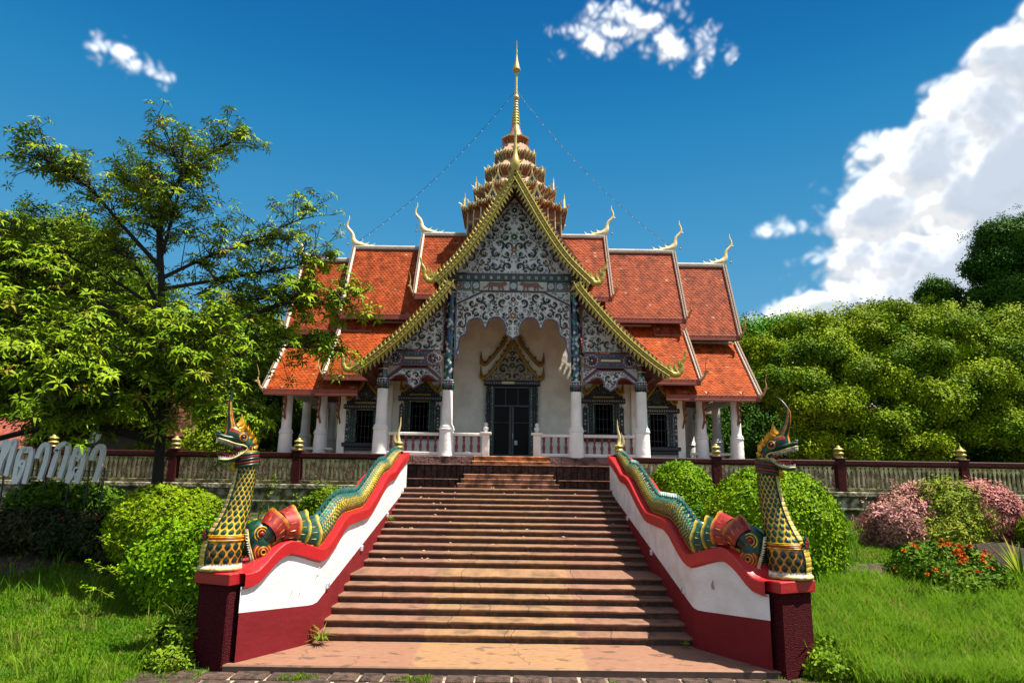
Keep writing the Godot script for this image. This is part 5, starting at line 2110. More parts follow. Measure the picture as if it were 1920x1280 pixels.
func make_temple() -> void:
	tile = tile_mesh()
	var t := thing("temple", "tall temple hall with orange tiled roofs, glass mosaic gable and golden spire", "temple", P(B, 3.2, 31.0))
	var OR := Color(0.36, 0.066, 0.011)
	var PK := Color(0.28, 0.056, 0.021)
	# platform and walls
	var fl := MB.new()
	fl.col = Color(0.17, 0.085, 0.075)
	fl.box(P(B, 3.40, 26.9), Vector3(11.0, 0.40, 4.3), 0.02)
	fl.box(P(B, 3.45, 31.2), Vector3(20.4, 0.52, 8.0), 0.02)
	for i in 7:
		for s in [-1, 1]:
			fl.box(P(B + s * (1.5 + i * 0.58), 3.40, 24.745), Vector3(0.55, 0.36, 0.03), 0.008)
	part(t, "platform", fl, mats.stone)
	var wl := MB.new()
	wl.col = Color(0.86, 0.82, 0.71)
	# wall with door opening left for the panes
	wl.box(P(B - 4.0, 5.85, 28.7), Vector3(6.3, 4.3, 0.4))
	wl.box(P(B + 4.0, 5.85, 28.7), Vector3(6.3, 4.3, 0.4))
	wl.box(P(B, 8.3, 28.72), Vector3(4.6, 3.2, 0.4))
	for s in [-1, 1]:
		wl.box(P(B + s * 6.95, 5.8, 31.0), Vector3(0.35, 4.2, 4.9))
		wl.box(P(B + s * 7.02, 5.2, 28.45), Vector3(0.32, 3.3, 0.30), 0.02)
		wl.box(P(B + s * 5.1, 5.75, 28.42), Vector3(0.26, 4.3, 0.18), 0.02)
	wl.box(P(B, 5.8, 33.4), Vector3(14.0, 4.2, 0.4))
	wl.box(P(B, 7.8, 31.0), Vector3(13.6, 0.2, 4.6))
	part(t, "wall", wl, mats.plaster)
	# wings, three tiers a side
	for s in [-1, 1]:
		wing_tier(t, s, 6.2, 9.98, [6.22, 27.3, 8.85, 29.9], [9.12, 29.3, 12.80, 31.0], PK.lerp(OR, 0.5 if s < 0 else 0.1), OR, 100 + s * 40)
		wing_tier(t, s, 3.0, 7.60, [6.84, 27.25, 9.55, 29.75], [9.82, 29.15, 13.44, 31.0], PK.lerp(OR, 0.6 if s < 0 else 0.2), OR, 110 + s * 40)
		wing_tier(t, s, 0.0, 4.35, [], [10.72, 29.0, 14.15, 31.0], PK.lerp(OR, 0.6 if s < 0 else 0.2), OR, 120 + s * 40, false)
		# open pavilion at the end of the wing
		for q in [[7.85, 28.3], [9.25, 28.2], [8.75, 33.6], [7.7, 33.7], [9.3, 31.0], [9.25, 33.8]]:
			column(t, B + s * q[0], 6.35, false, 5.6, q[1])
		var bm := MB.new()
		bm.col = Color(0.55, 0.50, 0.43)
		bm.box(P(B + s * 8.4, 6.25, 28.25), Vector3(2.9, 0.32, 0.26), 0.02)
		bm.box(P(B + s * 9.28, 6.25, 31.0), Vector3(0.26, 0.32, 5.6), 0.02)
		bm.box(P(B + s * 8.4, 6.25, 33.75), Vector3(2.9, 0.32, 0.26), 0.02)
		bm.box(P(B + s * 8.4, 3.92, 28.2), Vector3(2.2, 0.10, 0.16), 0.01)
		part(t, "beam", bm, mats.plaster)
		# carved brackets under the eaves
		for q in [[9.25, 28.0], [7.85, 28.0], [7.05, 28.05], [5.35, 27.95]]:
			var br := MB.new()
			br.col = Color(0.24, 0.09, 0.03) if q[0] > 6 else Color(0.42, 0.24, 0.05)
			var pth := smooth_path(PackedVector3Array([P(B + s * q[0], 4.95, q[1] + 0.12), P(B + s * (q[0] + 0.03), 5.35, q[1] - 0.10), P(B + s * q[0], 5.75, q[1] - 0.12), P(B + s * (q[0] - 0.04), 6.1, q[1] - 0.42), P(B + s * q[0], 6.35, q[1] - 0.62)]), 5)
			br.tube(pth, taper(pth.size(), 0.05, 0.10), 8, 0.6)
			for i in range(3, pth.size() - 2, 3):
				flame(br, pth[i], Vector3(0.4 * s, 0.5, 0.75).normalized(), Vector3.RIGHT, 0.26, 0.12, 0.05)
			part(t, "eave_bracket", br, mats.gold if q[0] < 6 else mats.wood)
	# porch roofs behind the bargeboards
	for s in [-1, 1]:
		var sa := P(B + s * 3.0, 9.95, 24.25)
		var sb := P(B + s * 3.0, 9.95, 29.5)
		var ta := P(B, 14.2, 24.25)
		var tb := P(B, 14.2, 30.9)
		if s < 0:
			slope(t, sa, sb, ta, tb - Vector3(0, 0, -1.4), OR, 300)
		else:
			slope(t, sb, sa, tb - Vector3(0, 0, -1.4), ta, OR, 301)
		var la := P(B + s * 5.75, 6.62, 24.25)
		var lb := P(B + s * 5.75, 6.62, 28.3)
		var lta := P(B + s * 2.45, 9.78, 24.25)
		var ltb := P(B + s * 2.45, 9.78, 28.3)
		if s < 0:
			slope(t, la, lb, lta, ltb, OR, 302)
		else:
			slope(t, lb, la, ltb, lta, OR, 303)
		barge(t, [[0.0, 14.35], [0.41, 13.62], [1.29, 12.05], [2.05, 10.92], [2.95, 9.98]], s, 24.15, 400)
		barge(t, [[2.42, 9.92], [2.62, 9.58], [3.90, 8.12], [5.01, 7.12], [5.72, 6.62]], s, 24.10, 401)
		# dark boards behind, hiding the roof edge
		var sf := MB.new()
		sf.set_x(plane_at(24.5))
		sf.col = Color(0.06, 0.022, 0.014)
		sf.prism(pv([[0.0, 14.1], [s * 2.95, 9.85], [s * 2.6, 9.85], [0.0, 13.5]]), -0.1, 0.0)
		sf.prism(pv([[s * 2.45, 9.7], [s * 5.7, 6.55], [s * 5.2, 6.55], [s * 2.45, 9.2]]), -0.1, 0.0)
		sf.col = Color(0.10, 0.035, 0.02)
		sf.bar(Vector3(s * 0.05, 13.5, 0.02), Vector3(s * 2.7, 9.9, 0.02), 0.07, 0.10)
		sf.bar(Vector3(s * 2.5, 9.25, 0.02), Vector3(s * 5.3, 6.6, 0.02), 0.07, 0.10)
		sf.bar(Vector3(s * 2.6, 9.9, -0.2), Vector3(s * 2.6, 9.9, -4.5), 0.12, 0.16)
		sf.bar(Vector3(s * 5.2, 6.55, -0.2), Vector3(s * 5.2, 6.55, -4.0), 0.12, 0.16)
		part(t, "soffit_board", sf, mats.wood)
	# golden finial on the gable's peak, seen from the front
	var gf := MB.new()
	gf.set_x(plane_at(24.1))
	gf.col = Color(0.62, 0.48, 0.12)
	gf.lathe(pv([[0.10, 14.25], [0.16, 14.4], [0.20, 14.55], [0.15, 14.75], [0.09, 14.95], [0.06, 15.2], [0.085, 15.3], [0.05, 15.42], [0.05, 15.8], [0.075, 15.9], [0.035, 16.1], [0.025, 16.6], [0.0, 16.9]]), 10, Vector3(), false)
	for s in [-1.0, 1.0]:
		flame(gf, Vector3(s * 0.08, 14.5, 0), Vector3(s * 0.7, 0.7, 0).normalized(), Vector3.BACK * s, 0.35, 0.14, 0.06)
		flame(gf, Vector3(s * 0.05, 15.2, 0), Vector3(s * 0.8, 0.5, 0).normalized(), Vector3.BACK * s, 0.18, 0.09, 0.04)
	part(t, "gable_finial", gf, mats.gold)
	# the gable wall of panels
	panel(t, "gable_panel", pv([[-2.36, 10.44], [2.36, 10.44], [0.0, 13.55]]), 24.9, true, 0.0, [0.18, 0.15, 0.12, 0.10, 0.08, 0.065, 0.05, 0.04, 0.03], 11)
	var bd := MB.new()
	bd.set_x(plane_at(24.9))
	bd.col = Color(0.03, 0.06, 0.05)
	bd.box(Vector3(0, 10.28, -0.02), Vector3(4.5, 0.27, 0.12), 0.01)
	bd.col = Color(0.42, 0.42, 0.38)
	bd.box(Vector3(0, 9.955, -0.03), Vector3(4.42, 0.36, 0.10), 0.01)
	bd.col = Color(0.08, 0.02, 0.018)
	bd.box(Vector3(0, 9.75, 0.02), Vector3(2.3, 0.05, 0.08), 0.008)
	for s in [-1.0, 1.0]:
		bd.bar(Vector3(s * 1.14, 9.75, 0.02), Vector3(s * 2.15, 9.22, 0.02), 0.08, 0.05)
	var band := part(t, "frieze", bd, mats.wood)
	var bi := MB.new()
	bi.set_x(plane_at(24.84))
	for i in 15:
		flower(bi, Vector2(-2.0 + i * 0.286, 10.28), 0.075, Color(0.42, 0.42, 0.42), PLUM, 6, 0.0, 0.002)
	for q in [[0.0, 9.955], [1.42, 9.955], [1.76, 9.955], [2.08, 9.955], [-1.42, 9.955], [-1.76, 9.955], [-2.08, 9.955]]:
		bi.col = [NAVY, Color(0.02, 0.06, 0.05), DKMOS][int(absf(q[0]) * 10) % 3]
		bi.box(Vector3(q[0], q[1], -0.03), Vector3(0.30, 0.33, 0.04))
		flower(bi, Vector2(q[0], q[1]), 0.14, [Color(0.35, 0.4, 0.42), MGREEN, Color(0.16, 0.08, 0.03)][int(absf(q[0]) * 7) % 3], Color(0.5, 0.5, 0.5), 8, 0.3, -0.008)
	bi.col = Color(0.13, 0.045, 0.022)
	var am := MB.new()
	am.set_x(plane_at(24.875))
	am.col = Color(0.14, 0.05, 0.026)
	animal(am, -0.66, 9.80, -0.86)
	animal(am, 0.66, 9.80, 0.86)
	kind(part(band, "glass_inlay", bi, mats.mosaic), "stuff")
	part(band, "animal_relief", am, mats.satin)
	var arch := PackedVector2Array()
	var half := [[2.14, 7.08], [2.06, 7.10], [2.07, 7.40], [2.0, 7.60], [2.0, 7.85], [1.94, 8.0], [1.80, 8.05], [1.72, 8.18], [1.72, 8.42], [1.64, 8.60], [1.48, 8.68], [1.30, 8.70], [1.18, 8.64], [1.12, 8.50], [1.10, 8.38], [1.04, 8.32], [0.98, 8.38], [0.96, 8.52], [0.86, 8.68], [0.70, 8.75], [0.52, 8.74], [0.38, 8.64], [0.28, 8.45], [0.22, 8.22], [0.28, 8.15], [0.20, 8.05], [0.10, 8.0], [0.0, 7.92]]
	for q in half:
		arch.append(Vector2(q[0], q[1]))
	for i in range(half.size() - 2, -1, -1):
		arch.append(Vector2(-half[i][0], half[i][1]))
	arch.append(Vector2(-2.14, 9.22))
	arch.append(Vector2(-1.12, 9.73))
	arch.append(Vector2(1.12, 9.73))
	arch.append(Vector2(2.14, 9.22))
	panel(t, "arch_panel", arch, 24.9, true, 0.0, [0.165, 0.14, 0.115, 0.095, 0.075, 0.06, 0.045, 0.033], 23, Color(0.55, 0.55, 0.54))
	for s in [-1.0, 1.0]:
		var tp := MB.new()
		tp.set_x(plane_at(24.9))
		tp.col = Color(0.40, 0.40, 0.38)
		tp.prism(pv([[s * 1.2, 9.75], [s * 2.14, 9.75], [s * 2.14, 9.27]]), -0.1, 0.0)
		vines(tp, pv([[s * 1.3, 9.74], [s * 2.12, 9.74], [s * 2.12, 9.3]]), 0.0, false, [0.08, 0.05, 0.04], 5)
		part(t, "spandrel", tp, mats.mosaic)
		# side panels over the aisles
		panel(t, "aisle_panel", pv([[s * 2.60, 7.46], [s * 4.68, 7.46], [s * 2.60, 9.20]]), 24.9, false, 0.0, [0.165, 0.14, 0.115, 0.095, 0.075, 0.06, 0.045, 0.033], 31 + int(s), Color(0.52, 0.52, 0.50))
		var fz := MB.new()
		fz.set_x(plane_at(24.9))
		fz.col = Color(0.10, 0.06, 0.075)
		fz.box(Vector3(s * 3.63, 7.14, -0.02), Vector3(1.95, 0.56, 0.12), 0.012)
		fz.col = Color(0.09, 0.02, 0.02)
		fz.bar(Vector3(s * 2.62, 6.40, 0.02), Vector3(s * 3.15, 6.80, 0.02), 0.07, 0.06)
		fz.bar(Vector3(s * 4.62, 6.40, 0.02), Vector3(s * 4.1, 6.80, 0.02), 0.07, 0.06)
		var ff := part(t, "frieze", fz, mats.wood)
		var fi := MB.new()
		fi.set_x(plane_at(24.838))
		for q in [[4.32, 0.20, NAVY], [2.94, 0.20, PLUM], [4.55, 0.11, MGREEN], [2.72, 0.11, MGREEN]]:
			for i in 12:
				fi.col = Color(0.45, 0.45, 0.45)
				var a := TAU * i / 12
				fi.leaf(Vector3(s * q[0] + cos(a) * q[1], 7.14 + sin(a) * q[1], 0.004), Vector3(-sin(a), cos(a), 0), Vector3.BACK, q[1] * 0.55, 0.03, 0.008)
			flower(fi, Vector2(s * q[0], 7.14), q[1] * 0.88, q[2], Color(0.4, 0.4, 0.45), 6, 0.26, 0.002)
		fi.col = Color(0.45, 0.38, 0.2)
		fi.box(Vector3(s * 3.63, 7.14, 0.006), Vector3(0.72, 0.075, 0.012))
		for i in 7:
			for y in [-0.16, 0.16]:
				fi.col = [Color(0.01, 0.03, 0.20), MGREEN, Color(0.02, 0.12, 0.2)][(i + int(y > 0)) % 3]
				fi.leaf(Vector3(s * 3.63 - 0.36 + i * 0.12, 7.14 + y - 0.05, 0.004), Vector3.UP, Vector3.BACK, 0.10, 0.09, 0.012)
		kind(part(ff, "glass_inlay", fi, mats.mosaic), "stuff")
		var la2 := PackedVector2Array()
		for q in [[2.62, 6.34], [2.62, 6.22], [2.70, 6.30], [2.82, 6.36], [2.94, 6.46], [3.10, 6.52], [3.26, 6.50], [3.36, 6.40], [3.40, 6.26], [3.36, 6.20], [3.46, 6.14], [3.62, 6.02], [3.78, 6.14], [3.88, 6.20], [3.84, 6.26], [3.88, 6.40], [3.98, 6.50], [4.14, 6.52], [4.30, 6.46], [4.42, 6.36], [4.54, 6.30], [4.62, 6.22], [4.62, 6.34], [4.08, 6.76], [3.16, 6.76]]:
			la2.append(Vector2(s * q[0], q[1]))
		panel(t, "aisle_arch", la2, 24.9, false, 0.0, [0.13, 0.095, 0.065, 0.045, 0.03], 41 + int(s), Color(0.55, 0.55, 0.54))
		var up := MB.new()
		up.set_x(plane_at(24.9))
		up.col = Color(0.30, 0.24, 0.22)
		up.prism(pv([[s * 2.60, 6.44], [s * 2.60, 6.88], [s * 3.15, 6.88]]), -0.1, 0.0)
		up.prism(pv([[s * 4.64, 6.44], [s * 4.64, 6.88], [s * 4.1, 6.88]]), -0.1, 0.0)
		vines(up, pv([[s * 2.62, 6.5], [s * 2.62, 6.86], [s * 3.05, 6.86]]), 0.0, false, [0.05, 0.035], 6)
		part(t, "spandrel", up, mats.mosaic)
		column(t, B + s * 4.76, 7.47, true, 6.0)
		column(t, B + s * 2.36, 10.42, true, 5.97)
	# porch balustrades
	for s in [-1.0, 1.0]:
		for q in [[2.62, 4.5], [1.05, 2.12]]:
			var x0: float = B + s * q[0]
			var x1: float = B + s * q[1]
			var rl := MB.new()
			rl.col = Color(0.62, 0.61, 0.58)
			rl.box(P((x0 + x1) / 2, 4.37, 25.0), Vector3(absf(x1 - x0), 0.11, 0.24), 0.02)
			rl.box(P((x0 + x1) / 2, 3.67, 25.0), Vector3(absf(x1 - x0), 0.13, 0.24), 0.02)
			var bo := part(t, "porch_railing", rl, mats.plaster)
			var n := 7 if q[0] > 2 else 4
			for i in n:
				var bl := MB.new()
				bl.col = Color(0.17, 0.022, 0.035)
				bl.lathe(pv([[0.055, 3.73], [0.055, 3.78], [0.035, 3.81], [0.06, 3.90], [0.058, 3.96], [0.032, 4.05], [0.032, 4.10], [0.05, 4.16], [0.036, 4.22], [0.05, 4.27], [0.055, 4.32]]), 10, P(lerpf(x0, x1, (i + 0.5) / n), 0, 25.0), false)
				part(bo, "baluster", bl, mats.satin)
		var np := MB.new()
		np.col = Color(0.66, 0.65, 0.61)
		np.box(P(B + s * 0.93, 3.98, 25.0), Vector3(0.27, 0.80, 0.28), 0.015)
		np.box(P(B + s * 0.93, 4.42, 25.0), Vector3(0.42, 0.09, 0.40), 0.02)
		np.lathe(pv([[0.10, 4.46], [0.07, 4.5], [0.105, 4.58], [0.11, 4.64], [0.05, 4.68], [0.075, 4.74], [0.06, 4.80], [0.0, 4.83]]), 12, P(B + s * 0.93, 0, 25.0), false)
		part(t, "newel_post", np, mats.plaster)
	# door and windows
	opening(t, "door", B, 3.66, 6.62, 0.80, 28.42, 51, true)
	var dl := MB.new()
	dl.col = Color(0.045, 0.047, 0.05)
	for s in [-1.0, 1.0]:
		dl.box(P(B + s * 0.76, 5.12, 28.40), Vector3(0.08, 2.92, 0.09), 0.006)
		dl.box(P(B + s * 0.055, 4.72, 28.40), Vector3(0.09, 2.12, 0.07), 0.006)
		dl.box(P(B + s * 0.42, 3.73, 28.40), Vector3(0.64, 0.14, 0.07), 0.006)
		dl.box(P(B + s * 0.42, 5.10, 28.40), Vector3(0.64, 0.022, 0.05))
		dl.box(P(B + s * 0.26, 6.20, 28.41), Vector3(0.025, 0.8, 0.05))
	dl.box(P(B, 5.79, 28.40), Vector3(1.56, 0.07, 0.09), 0.006)
	dl.box(P(B, 6.57, 28.40), Vector3(1.56, 0.08, 0.09), 0.006)
	dl.col = Color(0.45, 0.47, 0.5)
	dl.box(P(B + 0.06, 4.55, 28.35), Vector3(0.03, 0.22, 0.03), 0.005)
	dl.box(P(B + 0.19, 4.28, 28.36), Vector3(0.12, 0.18, 0.01))
	part(t, "door_leaves", dl, mats.satin)
	for s in [-1.0, 1.0]:
		opening(t, "window", B + s * 3.82, 4.70, 5.93, 0.40, 28.45, 61 + int(s), false)
		opening(t, "window", B + s * 6.08, 4.20, 5.55, 0.38, 28.45, 71 + int(s), false)
	make_spire(t)


func redent(w: float) -> PackedVector2Array:
	var o := PackedVector2Array()
	var q := [[1.0, 0.0], [1.0, 0.52], [0.86, 0.52], [0.86, 0.70], [0.70, 0.70], [0.70, 0.86], [0.52, 0.86], [0.52, 1.0]]
	for k in 4:
		for e in q:
			o.append((Vector2(e[0], e[1]) * w).rotated(PI / 2 * k))
	return o


func frustum(mb: MB, w0: float, y0: float, w1: float, y1: float, c: Vector3) -> void:
	var a := redent(w0); var b := redent(w1)
	for i in a.size():
		var j := (i + 1) % a.size()
		mb.quad(c + Vector3(a[i].x, y0, -a[i].y), c + Vector3(a[j].x, y0, -a[j].y), c + Vector3(b[j].x, y1, -b[j].y), c + Vector3(b[i].x, y1, -b[i].y))


func make_spire(t: Node) -> void:
	var c := P(B, 0, 31.0)
	var tiers := [[15.02, 2.36, 15.74], [16.02, 1.86, 16.82], [17.10, 1.37, 17.84], [18.06, 0.94, 18.70]]
	var bs := MB.new()
	bs.col = Color(0.30, 0.10, 0.03)
	frustum(bs, 2.2, 12.5, 2.1, 15.0, c)
	var sb := part(t, "spire_base", bs, mats.wood)
	var tr := MB.new()
	for y in [13.0, 13.7, 14.4]:
		tr.col = Color(0.50, 0.36, 0.12)
		frustum(tr, 2.2, y, 2.2, y + 0.08, c)
	var base_plan := redent(2.2)
	for a in base_plan.size():
		tr.col = Color(0.52, 0.44, 0.26)
		tr.bar(c + Vector3(base_plan[a].x, 12.6, -base_plan[a].y), c + Vector3(base_plan[a].x * 0.97, 15.0, -base_plan[a].y * 0.97), 0.07, 0.07)
		var m := base_plan[a].lerp(base_plan[(a + 1) % base_plan.size()], 0.5)
		tr.col = Color(0.03, 0.02, 0.02)
		var e := (base_plan[(a + 1) % base_plan.size()] - base_plan[a])
		var n := maxi(int(e.length() / 0.35), 1)
		for k in n:
			var w := base_plan[a] + e * (k + 0.5) / n
			tr.obox(c + Vector3(w.x * 0.985, 14.05, -w.y * 0.985), Basis(Vector3.UP, atan2(e.y, e.x)), Vector3(e.length() / n * 0.55, 0.5, 0.04))
	part(sb, "gilded_trim", tr, mats.gold)
	for i in 4:
		var y: float = tiers[i][0]
		var w: float = tiers[i][1]
		var yt: float = tiers[i][2]
		var nw: float = tiers[i + 1][1] * 0.72 if i < 3 else 0.50
		var mb := MB.new()
		# brackets and coffered soffit below the eave
		mb.col = Color(0.20, 0.065, 0.028)
		frustum(mb, w * 0.68, y - 0.42, w * 0.99, y - 0.02, c)
		mb.col = Color(0.12, 0.05, 0.035)
		var rp := redent(w * 0.99)
		# eave: two stepped mouldings of pale gold
		mb.col = Color(0.26, 0.15, 0.06)
		frustum(mb, w * 1.0, y - 0.02, w * 1.03, y + 0.05, c)
		mb.col = Color(0.50, 0.43, 0.26)
		frustum(mb, w * 1.03, y + 0.05, w * 1.03, y + 0.12, c)
		frustum(mb, w * 1.03, y + 0.12, w * 0.95, y + 0.14, c)
		# sloping roof, terracotta pink
		mb.col = Color(0.40, 0.21, 0.14)
		frustum(mb, w * 0.95, y + 0.14, nw + 0.10, yt, c)
		mb.col = Color(0.50, 0.36, 0.14)
		frustum(mb, nw + 0.10, yt, nw + 0.08, yt + 0.06, c)
		mb.col = Color(0.16, 0.055, 0.025)
		frustum(mb, nw, yt - 0.05, nw, yt + 0.42, c)
		var o := part(t, "spire_tier", mb, mats.plaster)
		var dc := MB.new()
		# fringe of small pendants and antefixes at each corner
		var pl := redent(w * 1.035)
		for a in pl.size():
			var p0 := pl[a]
			var p1 := pl[(a + 1) % pl.size()]
			var n := maxi(int(p0.distance_to(p1) / 0.11), 2)
			for e in n:
				var q := p0.lerp(p1, (e + 0.5) / n)
				dc.col = Color(0.50, 0.36, 0.12)
				dc.cone(c + Vector3(q.x, y + 0.06, -q.y), c + Vector3(q.x, y - 0.10, -q.y), 0.04, 4)
				dc.col = Color(0.62, 0.48, 0.18)
				dc.cone(c + Vector3(q.x, y + 0.12, -q.y) * Vector3(1, 1, 1), c + Vector3(q.x, y + 0.22, -q.y), 0.032, 4)
			if a % 8 in [1, 3, 5, 7]:
				dc.col = Color(0.66, 0.52, 0.22)
				flame(dc, c + Vector3(p0.x, y + 0.10, -p0.y), Vector3(p0.x * 0.25, 1, -p0.y * 0.25).normalized(), Vector3(p0.y, 0, p0.x).normalized(), 0.27 - 0.03 * i, 0.10, 0.04)
		# ribs down the brackets
		var r0 := redent(w * 0.68); var r1 := redent(w * 0.995)
		for a in r0.size():
			for e in [0.0, 0.5]:
				var q0 := r0[a].lerp(r0[(a + 1) % r0.size()], e)
				var q1 := r1[a].lerp(r1[(a + 1) % r1.size()], e)
				dc.col = Color(0.45, 0.38, 0.26)
				dc.bar(c + Vector3(q0.x, y - 0.42, -q0.y), c + Vector3(q1.x, y - 0.02, -q1.y), 0.04, 0.04)
		kind(part(o, "gilded_fringe", dc, mats.gold), "stuff")
		# small gables in the middle of each side
		for k in 4:
			var gb := MB.new()
			gb.set_x(Transform3D(Basis(Vector3.UP, PI / 2 * k), c))
			var gh := 0.52 - 0.07 * i
			for side in ([-0.42, 0.42] if i < 2 else [0.0]):
				gb.col = Color(0.55, 0.42, 0.14)
				gb.prism(pv([[side * w - gh * 0.55, y + 0.12], [side * w + gh * 0.55, y + 0.12], [side * w, y + 0.12 + gh * 1.15]]), w * 0.97, w * 1.0)
				gb.col = Color(0.03, 0.03, 0.05)
				gb.prism(pv([[side * w - gh * 0.3, y + 0.13], [side * w + gh * 0.3, y + 0.13], [side * w, y + 0.12 + gh * 0.75]]), w * 0.99, w * 1.01)
				gb.col = Color(0.62, 0.48, 0.18)
				gb.cone(Vector3(side * w, y + 0.1 + gh, w * 0.985), Vector3(side * w, y + 0.3 + gh * 1.3, w * 0.985), 0.05, 5)
			part(o, "dormer", gb, mats.gold)
	# lotus cup, bell and ringed needle
	var cup := MB.new()
	cup.col = Color(0.42, 0.13, 0.05)
	frustum(cup, 0.42, 18.75, 0.66, 19.08, c)
	cup.col = Color(0.50, 0.37, 0.14)
	frustum(cup, 0.66, 19.08, 0.66, 19.16, c)
	frustum(cup, 0.66, 19.16, 0.40, 19.2, c)
	for a in 16:
		var an := TAU * a / 16
		cup.col = Color(0.55, 0.22, 0.09) if a % 2 else Color(0.50, 0.36, 0.14)
		cup.leaf(c + Vector3(cos(an) * 0.46, 18.7, sin(an) * 0.46), Vector3(cos(an) * 0.4, 1, sin(an) * 0.4).normalized(), Vector3(cos(an), -0.3, sin(an)).normalized(), 0.42, 0.18, 0.03)
	part(t, "lotus_cup", cup, mats.gold)
	var nd := MB.new()
	nd.col = Color(0.52, 0.24, 0.15)
	nd.lathe(pv([[0.46, 19.2], [0.42, 19.28], [0.30, 19.55], [0.22, 19.85], [0.19, 19.98]]), 16, c, false)
	nd.col = Color(0.58, 0.44, 0.16)
	var y := 19.98
	for i in 9:
		var r := lerpf(0.22, 0.115, i / 8.0)
		nd.lathe(pv([[r * 0.75, y], [r, y + 0.05], [r, y + 0.10], [r * 0.75, y + 0.15]]), 14, c, false)
		y += 0.15
	nd.lathe(pv([[0.10, y], [0.16, y + 0.12], [0.15, y + 0.2], [0.08, y + 0.3]]), 14, c, false)
	nd.lathe(pv([[0.085, 21.55], [0.10, 21.7], [0.075, 21.9], [0.06, 22.95]]), 12, c, false)
	nd.lathe(pv([[0.06, 22.86], [0.20, 22.95], [0.205, 23.05], [0.16, 23.2], [0.10, 23.45], [0.05, 23.75], [0.03, 24.0], [0.055, 24.08], [0.02, 24.2], [0.012, 24.6], [0.0, 24.75]]), 14, c, false)
	part(t, "spire_needle", nd, mats.gold)


func make_string_lights() -> void:
	for s in [-1.0, 1.0]:
		var a := P(B + s * 0.12, 21.75, 31.0)
		var b := P(B + s * 7.55, 13.75, 31.0)
		var mb := MB.new()
		mb.col = Color(0.02, 0.02, 0.02)
		var p := PackedVector3Array()
		for i in 25:
			var q := i / 24.0
			p.append(a.lerp(b, q) + Vector3(0, -1.5 * q * (1 - q) * 1.6, 0))
		mb.tube(p, taper(25, 0.009, 0.009), 4)
		var t := thing("string_lights", "thin wire of little bulbs from the spire down to the " + ("left" if s < 0 else "right") + " roof ridge", "string lights", a, "wires from the spire")
		part(t, "wire", mb, mats.satin)
		for i in range(1, 24):
			var bl := MB.new()
			bl.col = Color(0.5, 0.52, 0.55)
			bl.ball(p[i] + Vector3(0, -0.05, 0), Vector3(0.02, 0.026, 0.02), 6, 4)
			part(t, "bulb", bl, mats.satin)


# ---------------------------------------------------------------- sign and small things
func make_sign() -> void:
	var t := thing("letter_sign", "row of tall silver-grey Thai letters standing before the balustrade", "sign", P(-11.9, 1.4, 18.0))
	var glyphs := [
		[[[[28, 372], [12, 350], [14, 322], [30, 312], [46, 326], [44, 352], [28, 372]], true, 0.055], [[[20, 290], [45, 275], [66, 290], [66, 330], [52, 480], [28, 668]], false, 0.1], [[[52, 500], [110, 350], [140, 285], [166, 280], [170, 320], [150, 480], [128, 672]], false, 0.1]],
		[[[[226, 756], [228, 600], [236, 460], [256, 390], [284, 362], [312, 392], [342, 362], [368, 392], [370, 480], [356, 620], [340, 756]], false, 0.095], [[[292, 570], [268, 550], [266, 520], [288, 500], [312, 516], [314, 548], [292, 570]], true, 0.055], [[[308, 560], [290, 640], [250, 756]], false, 0.08]],
		[[[[446, 470], [456, 400], [484, 332], [520, 312], [546, 338], [546, 460], [526, 600], [504, 708]], false, 0.1]],
		[[[[610, 682], [636, 520], [658, 400], [642, 384], [676, 326], [724, 300], [762, 318], [772, 380], [754, 520], [724, 688]], false, 0.1]],
		[[[[896, 440], [872, 420], [876, 384], [900, 368], [920, 388], [918, 424], [896, 440]], true, 0.055], [[[930, 345], [890, 335], [862, 380], [840, 500], [818, 740]], false, 0.09], [[[818, 742], [880, 620], [908, 580], [920, 742]], false, 0.085], [[[925, 742], [955, 560], [988, 335]], false, 0.1], [[[930, 345], [938, 420], [890, 490]], false, 0.06]],
		[[[[1052, 150], [1044, 190], [1024, 240], [1002, 270], [1050, 262], [1080, 232], [1096, 178]], false, 0.07]],
		[[[[1050, 484], [1062, 410], [1092, 345], [1130, 322], [1160, 345], [1160, 470], [1140, 610], [1116, 722]], false, 0.1]],
	]
	for g in glyphs:
		var mb := MB.new()
		mb.set_x(Transform3D(Basis(), P(0, 0, 18.0)))
		mb.col = Color(0.76, 0.79, 0.82)
		var z := 0.0
		for st in g:
			var p := PackedVector3Array()
			for q in st[0]:
				p.append(Vector3(-13.26 + q[0] / 430.0, 4.217 - q[1] / 442.0, 0))
			var sm := smooth_path(p, 3)
			var p2 := PackedVector2Array()
			for q in sm:
				p2.append(Vector2(q.x, q.y))
			mb.stroke(p2, st[2] * 1.22, -0.05 + z, 0.03 + z)
			z += 0.003
		part(t, "letter", mb, mats.satin)
	for px in [-13.1, -12.6, -12.0, -11.4, -10.9, -10.5]:
		var mb := MB.new()
		mb.col = Color(0.03, 0.03, 0.03)
		mb.box(P(px, 2.0, 18.10), Vector3(0.03, 1.9, 0.03))
		part(t, "support", mb, mats.satin)
	var fr := MB.new()
	fr.col = Color(0.06, 0.06, 0.06)
	fr.box(P(-11.8, 2.85, 18.10), Vector3(2.9, 0.03, 0.03))
	part(t, "support_bar", fr, mats.satin)


